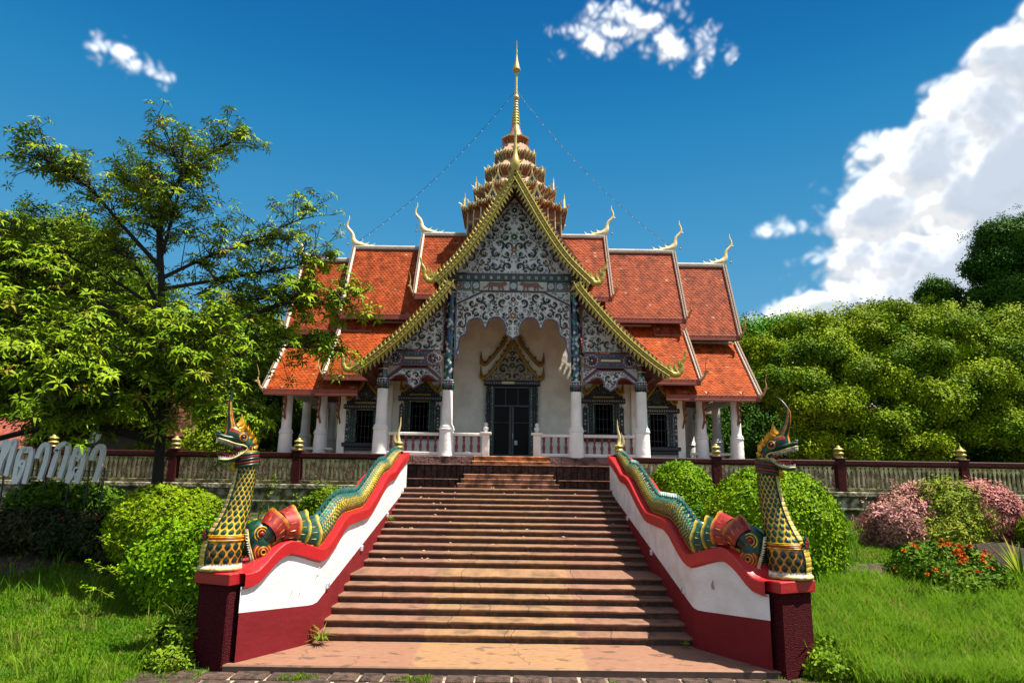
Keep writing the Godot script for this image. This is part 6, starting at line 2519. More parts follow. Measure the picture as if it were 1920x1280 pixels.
func make_small_things() -> void:
	# parasol beyond the left pavilion
	var pc := P(-11.2, 0, 34.0)
	var t := thing("parasol", "dark blue parasol open beyond the left pavilion columns", "parasol", pc + Vector3(0, 2.6, 0))
	var mb := MB.new()
	mb.col = Color(0.012, 0.035, 0.14)
	mb.lathe(pv([[0.0, 5.05], [0.5, 4.93], [1.0, 4.72], [1.35, 4.52], [1.36, 4.36]]), 8, pc)
	part(t, "canopy", mb, mats.soft_leaf)
	mb = MB.new()
	mb.col = Color(0.5, 0.5, 0.5)
	mb.tube(PackedVector3Array([pc + Vector3(0, 2.6, 0), pc + Vector3(0, 5.1, 0)]), taper(2, 0.035, 0.035), 8)
	part(t, "pole", mb, mats.satin)
	# garden lamps
	for q in [[7.25, 15.3, "small dark garden lamp in the grass by the large topiary bush", Color(0.02, 0.03, 0.03), 0.0], [-10.9, 18.6, "small pale garden lamp in the shaded bed under the letters", Color(0.55, 0.55, 0.5), 0.25]]:
		var y := ground_y(q[0], q[1])
		var c := P(q[0], y, q[1])
		var l := thing("garden_lamp", q[2], "garden lamp", c, "garden lamps")
		mb = MB.new()
		mb.col = q[3]
		mb.lathe(pv([[0.035, -0.1], [0.035, 0.22 + q[4]]]), 10, c)
		part(l, "stem", mb, mats.satin)
		mb = MB.new()
		mb.col = q[3] * 0.9 if q[4] == 0.0 else Color(0.45, 0.36, 0.12)
		mb.lathe(pv([[0.05, 0.22 + q[4]], [0.065, 0.24 + q[4]], [0.065, 0.30 + q[4]], [0.045, 0.31 + q[4]], [0.06, 0.33 + q[4]], [0.06, 0.38 + q[4]], [0.02, 0.44 + q[4]], [0.0, 0.45 + q[4]]]), 10, c)
		part(l, "lamp_head", mb, mats.satin)
	# red-roofed buildings glimpsed among the trees
	for q in [[27.0, 44.0, 9.0, 2.5, 3.4, 1.9, "low building with orange tiled roof glimpsed under the right trees", 0], [-24.5, 36.0, 7.0, 2.5, 1.4, 4.0, "building with faded red roof at the far left behind the tree", 1], [-15.6, 30.0, 3.6, 2.5, 1.9, 2.5, "small pavilion with dark pointed roof behind the letters", 2]]:
		var c := P(q[0], q[3], q[1])
		var h := thing("tiled_building" if q[7] < 2 else "pavilion", q[6], "building", c)
		mb = MB.new()
		mb.col = Color(0.12, 0.10, 0.08)
		mb.box(c + Vector3(0, q[4] / 2, 0), Vector3(q[2], q[4], 4.0))
		part(h, "wall", mb, mats.plaster)
		mb = MB.new()
		mb.col = [Color(0.42, 0.10, 0.04), Color(0.40, 0.12, 0.09), Color(0.09, 0.035, 0.025)][q[7]]
		var hw: float = q[2] / 2 + 0.5
		var yb: float = q[3] + q[4] - 0.1
		var k := 10
		for i in k:
			for sg in [-1.0, 1.0]:
				var y0: float = yb + q[5] * i / k
				var y1: float = yb + q[5] * (i + 1) / k + 0.03
				var z0 := 2.6 * (1.0 - float(i) / k)
				var z1 := 2.6 * (1.0 - float(i + 1) / k)
				var w0 := hw * (1.0 if q[7] < 2 else 1.0 - float(i) / k)
				var w1 := hw * (1.0 if q[7] < 2 else 1.0 - float(i + 1) / k)
				mb.quad(P(q[0] - w0, y0, q[1] - sg * z0), P(q[0] + w0, y0, q[1] - sg * z0), P(q[0] + w1, y1, q[1] - sg * z1), P(q[0] - w1, y1, q[1] - sg * z1))
				mb.quad(P(q[0] - w0, y0 - 0.03, q[1] - sg * z0), P(q[0] + w0, y0 - 0.03, q[1] - sg * z0), P(q[0] + w0, y0, q[1] - sg * z0), P(q[0] - w0, y0, q[1] - sg * z0))
				if q[7] == 2:
					mb.quad(P(q[0] + sg * w0, y0, q[1] - z0), P(q[0] + sg * w0, y0, q[1] + z0), P(q[0] + sg * w1, y1, q[1] + z1), P(q[0] + sg * w1, y1, q[1] - z1))
		part(h, "roof", mb, mats.tile)
		if q[7] == 2:
			mb = MB.new()
			mb.col = Color(0.46, 0.13, 0.03)
			mb.lathe(pv([[0.75, yb + q[5] - 0.7], [0.7, yb + q[5] - 0.4], [0.35, yb + q[5] - 0.1], [0.25, yb + q[5] + 0.4], [0.0, yb + q[5] + 1.0]]), 12, P(q[0], 0, q[1]))
			part(h, "roof_finial", mb, mats.tile)


# ---------------------------------------------------------------- leaves
func leaf_quad(mb: MB, o: Vector3, d: Vector3, nn: Vector3, ln: float, w: float, droop := 0.2) -> void:
	var s := nn.cross(d).normalized() * w * 0.5
	var m := o + d * ln * 0.5 + nn * ln * 0.05
	var tip := o + d * ln - nn * ln * droop
	mb.tri(o, m - s, m)
	mb.tri(o, m, m + s)
	mb.tri(m - s, tip, m)
	mb.tri(m, tip, m + s)


func whorl(k: int, ln: float, w: float, sd: int, rise: float, droop: float) -> ArrayMesh:
	var rng := RandomNumberGenerator.new()
	rng.seed = sd
	var mb := MB.new()
	for i in k:
		var a := TAU * i / k + rng.randf_range(-0.25, 0.25)
		var e := rise + rng.randf_range(-0.25, 0.3)
		var d := Vector3(cos(a) * cos(e), sin(e), sin(a) * cos(e))
		var nn := Vector3(-cos(a) * sin(e), cos(e), -sin(a) * sin(e))
		var g := rng.randf_range(0.8, 1.2)
		mb.col = Color(g, g * rng.randf_range(0.95, 1.05), g)
		leaf_quad(mb, d * 0.02, d, nn, ln * rng.randf_range(0.75, 1.15), w, droop)
	return mb.mesh(Vector3(), mats.leaf)


func clump(k: int, r: float, ln: float, w: float, sd: int, m: Material) -> ArrayMesh:
	var rng := RandomNumberGenerator.new()
	rng.seed = sd
	var mb := MB.new()
	for i in k:
		var o := Vector3(rng.randfn(), rng.randfn() * 0.7, rng.randfn()) * r * 0.5
		var a := rng.randf() * TAU
		var e := rng.randf_range(-0.35, 0.6)
		var d := Vector3(cos(a) * cos(e), sin(e), sin(a) * cos(e))
		var nn := (Vector3.UP + Vector3(rng.randfn(), 0, rng.randfn()) * 0.3).normalized()
		nn = (nn - d * nn.dot(d)).normalized()
		var g := rng.randf_range(0.75, 1.25)
		mb.col = Color(g * rng.randf_range(0.9, 1.15), g, g)
		var s := nn.cross(d).normalized() * w * 0.5
		var q := o + d * ln * 0.55
		mb.tri(o, q - s, o + d * ln)
		mb.tri(o, o + d * ln, q + s)
	return mb.mesh(Vector3(), m)


func up_basis(nn: Vector3, spin: float, sc: float) -> Basis:
	var a := nn.cross(Vector3.RIGHT if absf(nn.x) < 0.8 else Vector3.BACK).normalized()
	return Basis(a, nn, a.cross(nn)).rotated(nn, spin).scaled(Vector3.ONE * sc)


# scatter leaf clumps through and over rounded lobes [centre, radii]
func over_lobes(lobes: Array, n: int, rng: RandomNumberGenerator, c1: Color, c2: Color, sc0: float, sc1: float, depth := 0.25, below := -0.5, jag := 0.10) -> Array:
	var xs := []
	var cs := PackedColorArray()
	var wts := []
	var sum := 0.0
	for l in lobes:
		var r: Vector3 = l[1]
		sum += r.x * r.y + r.x * r.z
		wts.append(sum)
	var guard := 0
	while xs.size() < n and guard < n * 6:
		guard += 1
		var z := rng.randf() * sum
		var i := 0
		while wts[i] < z:
			i += 1
		var d := Vector3(rng.randfn(), rng.randfn(), rng.randfn()).normalized()
		if d.y < below:
			continue
		var r: Vector3 = lobes[i][1]
		var c: Vector3 = lobes[i][0]
		var f := 1.0 - depth * pow(rng.randf(), 1.6) + rng.randfn() * jag * 0.5
		f *= 1.0 + jag * noise_a.get_noise_3dv((c + d * r) * 0.9)
		var p := c + d * r * f
		var hid := false
		for j in lobes.size():
			if j != i and ((p - lobes[j][0]) / lobes[j][1]).length() < 0.80:
				hid = true
				break
		if hid:
			continue
		var nn := (d / r).normalized()
		nn = (nn + Vector3.UP * 0.08 + Vector3(rng.randfn(), rng.randfn(), rng.randfn()) * 0.28).normalized()
		xs.append(Transform3D(up_basis(nn, rng.randf() * TAU, rng.randf_range(sc0, sc1)), p))
		var m := clampf(0.5 + 0.5 * noise_b.get_noise_3dv(p * 0.6) + rng.randfn() * 0.2 + 0.35 * sin(i * 12.9), 0, 1)
		cs.append(c1.lerp(c2, m) * rng.randf_range(0.85, 1.15))
	return [xs, cs]


func core_mesh(lobes: Array, k: float, c: Color, sd: int) -> MB:
	var mb := MB.new()
	mb.col = c
	for l in lobes:
		var rows := []
		for i in 11:
			var e := -PI / 2 + PI * i / 10
			var row := PackedVector3Array()
			for j in 16:
				var a := TAU * j / 16
				var d := Vector3(cos(e) * cos(a), sin(e), -cos(e) * sin(a))
				var f := k * (1.0 + 0.16 * noise_a.get_noise_3dv((l[0] + d * l[1]) * 1.3))
				row.append(l[0] + d * l[1] * f)
			rows.append(row)
		mb.grid(rows, true)
	return mb


func limb(mb: MB, p: PackedVector3Array, r0: float, r1: float, segs := 8) -> void:
	var q := smooth_path(p, 5)
	mb.tube(q, taper(q.size(), r0, r1, 0.8), segs, 1.0, false)


func round_tree(called: String, label: String, group: String, foot: Vector3, trunk_r: float, lobes: Array, n: int, c1: Color, c2: Color, sc: float, sd: int, cl: ArrayMesh, core := 0.72, billow := 0, below := -0.5) -> void:
	var t := thing(called, label, "tree", foot, group)
	var tk := MB.new()
	tk.col = Color(0.06, 0.045, 0.035)
	var mid := Vector3()
	for l in lobes:
		mid += l[0] / lobes.size()
	var fork := foot.lerp(Vector3(foot.x, mid.y, foot.z), 0.45)
	limb(tk, PackedVector3Array([foot - Vector3(0, 0.3, 0), foot.lerp(fork, 0.5) + Vector3(0.1, 0, 0.05), fork]), trunk_r, trunk_r * 0.75)
	for l in lobes:
		limb(tk, PackedVector3Array([fork, fork.lerp(l[0], 0.5) + Vector3(0, 0.3, 0), l[0]]), trunk_r * 0.5, trunk_r * 0.15, 6)
	part(t, "trunk", tk, mats.bark)
	var rng := RandomNumberGenerator.new()
	rng.seed = sd
	if billow > 0:
		var more := []
		for l in lobes:
			for i in billow:
				var a := TAU * (i + rng.randf() * 0.6) / billow
				var e := rng.randf_range(-0.15, 0.9)
				var dr := Vector3(cos(a) * cos(e), sin(e), sin(a) * cos(e))
				var k := rng.randf_range(0.26, 0.46)
				more.append([l[0] + dr * l[1] * 0.80, Vector3(l[1].x * k, l[1].y * k * 0.95, l[1].z * k)])
		for l in lobes:
			l[1] *= Vector3(0.84, 1.0, 0.84)
		lobes = lobes + more
	var q := over_lobes(lobes, n, rng, c1, c2, sc * 0.65, sc * 1.35, 0.45, below, 0.32)
	var cr := kind(many(t, "crown", cl, q[0], q[1]), "stuff")
	kind(part(t, "inner_foliage", core_mesh(lobes, core, c1.lerp(c2, 0.4), sd), mats.soft_leaf), "stuff")


func make_trees() -> void:
	var far_clump := clump(46, 0.36, 0.15, 0.075, 3, mats.leaf)
	var rng := RandomNumberGenerator.new()
	rng.seed = 12
	var Y1 := Color(0.048, 0.115, 0.004)
	var Y2 := Color(0.190, 0.262, 0.005)
	# the broad round trees to the right of the temple
	var mk := func(list: Array) -> Array:
		var o := []
		for q in list:
			o.append([P(q[0], q[1], q[2]), Vector3(q[3], q[4], q[3])])
		return o
	round_tree("round_tree", "broad bright green tree with billowing crown, nearest the temple on the right", "round trees beyond the right balustrade", P(13.5, 2.5, 30.0), 0.26,
		mk.call([[11.7, 6.6, 29.2, 1.55, 1.0], [13.2, 5.6, 28.4, 1.6, 1.1], [13.9, 8.0, 30.2, 1.8, 1.2], [12.0, 8.3, 31.5, 1.5, 1.1], [15.4, 6.9, 29.0, 1.6, 1.15], [15.9, 9.3, 31.2, 2.0, 1.3], [14.2, 9.6, 32.5, 1.5, 1.1], [15.6, 5.0, 28.3, 1.3, 0.85], [12.2, 4.1, 28.2, 1.3, 0.8], [14.3, 3.9, 28.0, 1.3, 0.75]]), 7600, Y1, Y2, 0.8, 201, far_clump, 0.6, 9, -0.5)
	round_tree("round_tree", "broad bright yellow-green tree in the middle of the right-hand grove", "round trees beyond the right balustrade", P(18.8, 2.5, 30.5), 0.30,
		mk.call([[17.5, 8.0, 29.6, 1.7, 1.15], [17.6, 5.9, 28.4, 1.5, 1.05], [19.6, 6.6, 28.9, 1.8, 1.3], [19.5, 8.9, 30.6, 1.9, 1.2], [17.9, 10.0, 32.0, 1.9, 1.2], [21.0, 10.0, 32.4, 1.9, 1.2], [20.9, 5.0, 28.4, 1.4, 0.9], [19.4, 4.9, 28.2, 1.2, 0.8], [16.6, 4.1, 27.9, 1.2, 0.75]]), 7600, Y1, Y2, 0.8, 202, far_clump, 0.6, 9, -0.5)
	round_tree("round_tree", "bright green tree at the right edge, its crown cut by the frame", "round trees beyond the right balustrade", P(24.0, 2.5, 31.0), 0.30,
		mk.call([[21.9, 8.2, 30.0, 1.6, 1.1], [22.3, 6.3, 28.8, 1.5, 1.0], [23.9, 9.6, 31.8, 2.0, 1.3], [24.2, 7.5, 29.6, 1.8, 1.2], [25.8, 6.0, 29.0, 1.8, 1.2], [23.8, 5.0, 28.6, 1.4, 0.9], [22.2, 4.1, 28.0, 1.3, 0.8]]), 5600, Y1, Y2, 0.8, 203, far_clump, 0.6, 9, -0.5)
	round_tree("round_tree", "fresh green domed tree just beyond the temple's right wing", "round trees beyond the right balustrade", P(16.5, 2.5, 41.0), 0.26,
		mk.call([[14.4, 10.2, 41.0, 2.3, 2.0], [16.8, 10.9, 41.5, 2.5, 2.0], [15.6, 8.0, 40.0, 2.8, 2.0], [13.4, 8.0, 40.5, 1.8, 1.8], [15.2, 5.0, 40.0, 2.6, 2.2]]), 3600, Color(0.041, 0.142, 0.0054), Color(0.074, 0.196, 0.0063), 1.2, 204, far_clump, 0.66, 7, -0.25)
	var D1 := Color(0.019, 0.070, 0.0063)
	var D2 := Color(0.046, 0.115, 0.0090)
	round_tree("dark_tree", "tall dark green tree at the far right above the round trees", "", P(33.0, 2.5, 44.0), 0.5,
		mk.call([[33.6, 18.4, 44.0, 2.2, 1.9], [31.9, 16.8, 43.4, 1.5, 1.4], [35.2, 18.8, 44.5, 2.5, 2.0], [32.6, 15.0, 43.2, 1.9, 1.5], [34.8, 15.4, 43.0, 2.4, 1.8], [36.8, 16.6, 44.0, 2.2, 1.9], [33.0, 12.6, 43.0, 2.4, 1.6]]), 5200, D1, D2, 1.15, 205, far_clump, 0.62, 6)
	round_tree("dark_tree", "small dark tree peeping over the round trees, left of the tall one", "", P(29.9, 2.5, 46.0), 0.3,
		mk.call([[29.8, 15.7, 46.0, 1.3, 1.1], [31.2, 14.5, 46.0, 1.2, 0.9], [28.7, 14.3, 46.0, 1.1, 0.9], [30.0, 13.4, 46.0, 1.9, 1.2]]), 1900, D1, D2, 0.95, 206, far_clump, 0.55, 5)
	# dark undergrowth of trees behind the right balustrade
	round_tree("shade_tree", "dark shaded tree behind the right pavilion columns", "shade trees behind the balustrades", P(13.0, 2.5, 37.5), 0.2,
		mk.call([[10.4, 4.6, 37.0, 1.8, 2.0], [12.6, 5.6, 37.5, 1.9, 2.2], [14.8, 4.6, 37.0, 1.9, 2.0], [13.0, 3.6, 36.4, 2.4, 1.4]]), 2400, D1, D2, 1.2, 207, far_clump)
	# trees left of the temple
	round_tree("shade_tree", "mid green tree between the serpent's head and the left wing", "shade trees behind the balustrades", P(-12.6, 2.5, 34.0), 0.25,
		mk.call([[-13.6, 9.3, 34.0, 2.2, 2.0], [-12.0, 7.6, 33.5, 1.8, 1.6], [-14.6, 6.6, 33.0, 2.2, 1.9], [-12.2, 5.2, 33.0, 1.9, 1.6], [-14.0, 4.2, 32.5, 2.0, 1.4], [-10.6, 5.6, 35.5, 1.4, 1.3]]), 3400, Color(0.038, 0.101, 0.0063), Color(0.101, 0.169, 0.0090), 1.05, 208, far_clump)
	round_tree("shade_tree", "yellow-green bushy tree seen between the left pavilion columns", "shade trees behind the balustrades", P(-9.6, 2.5, 39.0), 0.2,
		mk.call([[-11.4, 4.8, 39.0, 1.8, 1.8], [-9.4, 5.2, 39.5, 1.8, 2.0], [-8.0, 4.4, 39.0, 1.5, 1.7], [-12.6, 3.6, 38.0, 1.6, 1.2]]), 2200, Color(0.068, 0.135, 0.0054), Color(0.135, 0.203, 0.0067), 1.0, 209, far_clump)
	round_tree("shade_tree", "dark leafy tree at the left edge behind the big open tree", "shade trees behind the balustrades", P(-18.5, 2.5, 27.0), 0.35,
		mk.call([[-18.6, 11.3, 27.0, 2.2, 1.8], [-16.6, 9.6, 26.5, 2.3, 1.8], [-19.6, 8.8, 26.0, 2.6, 2.0], [-17.4, 7.2, 25.5, 2.4, 1.8], [-14.8, 7.4, 27.0, 2.1, 1.7], [-20.4, 5.8, 25.5, 2.4, 1.8], [-16.0, 5.4, 26.5, 2.0, 1.2]]), 5200, Color(0.024, 0.074, 0.0045), Color(0.095, 0.155, 0.0063), 1.05, 210, far_clump)
	round_tree("shade_tree", "low bright bush-like tree behind the letters of the sign", "shade trees behind the balustrades", P(-16.5, 2.5, 29.2), 0.1,
		mk.call([[-18.2, 3.9, 29.0, 1.4, 1.1], [-16.2, 4.0, 29.5, 1.3, 1.0], [-14.2, 3.6, 29.0, 1.2, 0.9], [-12.4, 3.8, 29.0, 1.1, 1.0]]), 1800, Color(0.081, 0.149, 0.0054), Color(0.162, 0.230, 0.0090), 1.0, 211, far_clump)
	# the wood behind, one dark mass
	var wood := []
	for i in 16:
		wood.append([P(12.5 + i * 1.55 + rng.randf_range(-0.5, 0.5), rng.randf_range(4.0, 6.2), rng.randf_range(37.5, 41.0)), Vector3(1.9, rng.randf_range(1.6, 2.3), 1.6)])
	var wq := over_lobes(wood, 5200, rng, D1, D2, 0.9, 1.5, 0.4, -0.6, 0.3)
	kind(many(self, "undergrowth", far_clump, wq[0], wq[1]), "stuff")
	kind(part(self, "thicket_foliage", core_mesh(wood, 0.7, D1, 3), mats.soft_leaf), "stuff")
	make_open_tree()


func make_open_tree() -> void:
	# the large open tree on the left: hand-laid limbs, twigs with whorls of long leaves
	var d0 := 15.6
	var foot := P(-7.75, ground_y(-7.75, d0) - 0.1, d0)
	var t := thing("open_tree", "large open tree with whorled bright green leaves and bare dark limbs", "tree", foot)
	var limbs := [
		[0.15, 0.03, [[-7.75, 0.6, 0], [-7.85, 2.0, 0.05], [-7.90, 3.13, 0.1], [-7.97, 4.08, 0.1], [-8.2, 6.31, 0.1], [-8.34, 7.6, 0.0], [-8.41, 8.43, -0.1], [-8.35, 9.1, -0.1], [-8.16, 9.8, 0.0], [-7.75, 10.4, 0.1], [-7.05, 11.0, 0.2]], 0.5, 60],
		[0.06, 0.012, [[-8.34, 7.6, 0], [-9.04, 8.42, -0.5], [-9.7, 9.2, -0.9], [-10.2, 9.5, -1.1], [-10.6, 9.75, -1.2]], 0.15, 46],
		[0.06, 0.012, [[-8.3, 7.34, 0], [-7.58, 8.01, 0.5], [-6.62, 8.56, 0.8], [-5.34, 9.33, 1.0]], 0.15, 44],
		[0.05, 0.012, [[-8.34, 8.0, 0], [-7.91, 8.57, -0.6], [-7.63, 9.5, -0.9], [-7.92, 10.2, -1.0]], 0.1, 42],
		[0.06, 0.012, [[-8.28, 6.69, 0], [-9.34, 7.85, 0.7], [-10.2, 8.44, 1.2], [-11.0, 8.7, 1.5]], 0.15, 46],
		[0.10, 0.015, [[-7.97, 5.0, 0], [-6.89, 6.25, 0.5], [-5.65, 7.0, 0.9], [-4.75, 7.05, 1.1], [-4.25, 7.0, 1.2]], 0.3, 26],
		[0.09, 0.015, [[-8.19, 5.8, 0], [-9.7, 6.8, -0.9], [-11.28, 7.29, -1.4], [-12.78, 7.27, -1.6]], 0.25, 60],
		[0.11, 0.03, [[-7.87, 3.5, 0], [-9.54, 3.82, -0.6], [-11.38, 3.31, -1.0], [-12.73, 2.82, -1.2]], 0.9, 4],
		[0.08, 0.015, [[-8.11, 5.18, 0], [-9.32, 5.78, -1.3], [-10.57, 5.89, -2.0], [-11.64, 5.62, -2.4]], 0.2, 60],
		[0.05, 0.012, [[-8.37, 8.26, 0], [-9.05, 9.3, 0.4], [-9.32, 9.8, 0.7], [-9.55, 10.1, 0.8]], 0.1, 44],
		[0.06, 0.012, [[-8.24, 7.08, 0], [-7.04, 7.62, 0.8], [-5.81, 8.04, 1.3], [-5.09, 8.4, 1.5]], 0.15, 44],
		[0.08, 0.015, [[-8.0, 4.56, 0], [-8.82, 4.9, -1.5], [-9.76, 4.74, -2.3], [-10.81, 4.38, -2.7]], 0.15, 56],
		[0.07, 0.015, [[-7.99, 4.2, 0], [-7.49, 4.75, 0.7], [-6.95, 4.5, 1.0], [-6.6, 4.0, 1.2]], 0.15, 34],
		[0.07, 0.015, [[-7.89, 4.8, 0], [-6.61, 5.7, 0.8], [-5.4, 6.0, 1.3], [-4.9, 5.9, 1.4]], 0.2, 20],
		[0.06, 0.012, [[-8.15, 6.05, 0], [-7.46, 6.83, 0.9], [-6.63, 7.26, 1.5], [-5.51, 7.3, 1.9]], 0.2, 22],
		[0.07, 0.012, [[-8.1, 5.4, 0], [-8.9, 6.3, 1.2], [-9.9, 6.7, 2.0], [-10.9, 6.6, 2.5]], 0.2, 40],
		[0.07, 0.012, [[-8.0, 4.3, 0], [-9.1, 4.7, 1.0], [-10.4, 4.6, 1.8], [-11.8, 4.4, 2.2]], 0.2, 44],
		[0.06, 0.012, [[-7.95, 4.2, 0], [-8.4, 4.9, -1.2], [-8.8, 4.9, -1.9], [-9.2, 4.6, -2.3]], 0.2, 36],
		[0.05, 0.012, [[-8.3, 6.6, 0], [-9.4, 7.3, -0.6], [-10.6, 7.8, -0.8], [-11.9, 8.1, -0.9]], 0.15, 40],
	]
	limbs.append([0.06, 0.012, [[-7.95, 4.0, 0], [-7.65, 4.9, -0.5], [-7.25, 5.1, -0.8], [-6.85, 4.6, -0.9]], 0.15, 34])
	limbs.append([0.06, 0.012, [[-7.95, 3.8, 0], [-8.25, 4.6, -0.6], [-8.6, 4.6, -1.0], [-9.0, 4.1, -1.2]], 0.15, 34])
	limbs.append([0.05, 0.012, [[-8.1, 5.4, 0], [-7.8, 5.9, -0.6], [-7.3, 6.0, -1.0], [-6.8, 5.7, -1.2]], 0.15, 28])
	var rng := RandomNumberGenerator.new()
	rng.seed = 21
	var mb := MB.new()
	mb.col = Color(0.034, 0.025, 0.018)
	var xs := []
	var cs := PackedColorArray()
	var li := 0
	for L in limbs:
		var p := PackedVector3Array()
		for q in L[2]:
			p.append(P(q[0], q[1], d0 + q[2]))
		var sm := smooth_path(p, 6)
		mb.tube(sm, taper(sm.size(), L[0], L[1], 0.75), 9 if L[0] > 0.08 else 6, 1.0, false)
		var upper := li < 6 and li != 5 or li in [9, 10, 18]
		for k in int(L[4] * (1.35 if (li < 5 or li in [9, 10, 18]) else 1.7)):
			var q := lerpf(L[3], 1.0, pow(rng.randf(), 0.8))
			var at := q * (sm.size() - 1)
			var i := mini(int(at), sm.size() - 2)
			var o := sm[i].lerp(sm[i + 1], at - i)
			var d := (sm[i + 1] - sm[i]).normalized()
			var e := (d * 0.7 + Vector3(rng.randfn(), rng.randfn() * 0.55 + 0.25, rng.randfn()) * 0.85).normalized()
			var ln := rng.randf_range(0.35, 1.05) * (1.0 if upper else 1.15)
			var tw := PackedVector3Array([o, o + e * ln * 0.5 + Vector3(0, 0.05, 0), o + e * ln + Vector3(0, 0.0 if upper else -0.05, 0)])
			mb.tube(tw, taper(3, 0.014, 0.006), 4, 1.0, false)
			var nsub := 4 if upper else 5
			for s in nsub:
				var b := tw[1].lerp(tw[2], rng.randf()) if s > 0 else tw[2]
				var f := (e + Vector3(rng.randfn(), rng.randfn() * 0.5 + 0.35, rng.randfn()) * 0.9).normalized()
				var tip := b + f * (rng.randf_range(0.12, 0.4) if s > 0 else 0.06)
				if s > 0:
					mb.tube(PackedVector3Array([b, tip]), taper(2, 0.007, 0.004), 3, 1.0, false)
				var nn := (Vector3.UP * 0.9 + f * 0.7 + Vector3(rng.randfn(), 0, rng.randfn()) * 0.3).normalized()
				xs.append(Transform3D(up_basis(nn, rng.randf() * TAU, rng.randf_range(0.75, 1.15) * (0.86 if upper else 1.08)), tip))
				var g := Color(0.095, 0.185, 0.006).lerp(Color(0.225, 0.29, 0.012), clampf(rng.randf() * 0.8 + (0.2 if upper else 0.0), 0, 1))
				if rng.randf() < 0.04:
					g = Color(0.20, 0.17, 0.02)
				cs.append(g * rng.randf_range(0.8, 1.15))
		li += 1
	part(t, "trunk", mb, mats.bark)
	for i in range(xs.size() - 1, 0, -1):
		var j := rng.randi_range(0, i)
		var sx = xs[i]
		xs[i] = xs[j]
		xs[j] = sx
		var sc2 := cs[i]
		cs[i] = cs[j]
		cs[j] = sc2
	var half := xs.size() / 2
	kind(many(t, "crown", whorl(9, 0.21, 0.060, 4, 0.15, 0.28), xs.slice(0, half), cs.slice(0, half)), "stuff")
	kind(many(t, "crown", whorl(7, 0.19, 0.050, 7, 0.45, 0.55), xs.slice(half), cs.slice(half)), "stuff")


# ---------------------------------------------------------------- shrubs
func bush(called: String, label: String, cat: String, group: String, lobes: Array, n: int, c1: Color, c2: Color, sc: float, sd: int, cl: ArrayMesh, core := 0.9, depth := 0.12, jag := 0.06) -> Node3D:
	var foot: Vector3 = lobes[0][0]
	foot.y = ground_y(foot.x, -foot.z)
	var t := thing(called, label, cat, foot, group)
	var rng := RandomNumberGenerator.new()
	rng.seed = sd
	var q := over_lobes(lobes, n, rng, c1, c2, sc * 0.8, sc * 1.25, depth, -0.75, jag)
	kind(many(t, "leaves", cl, q[0], q[1]), "stuff")
	kind(part(t, "inner_foliage", core_mesh(lobes, core, c1.lerp(c2, 0.35), sd), mats.soft_leaf), "stuff")
	var st := MB.new()
	st.col = Color(0.07, 0.05, 0.035)
	for l in lobes:
		st.tube(PackedVector3Array([Vector3(l[0].x, foot.y - 0.2, l[0].z), l[0]]), taper(2, 0.05, 0.02), 6, 1.0, false)
	part(t, "stem", st, mats.bark)
	return t


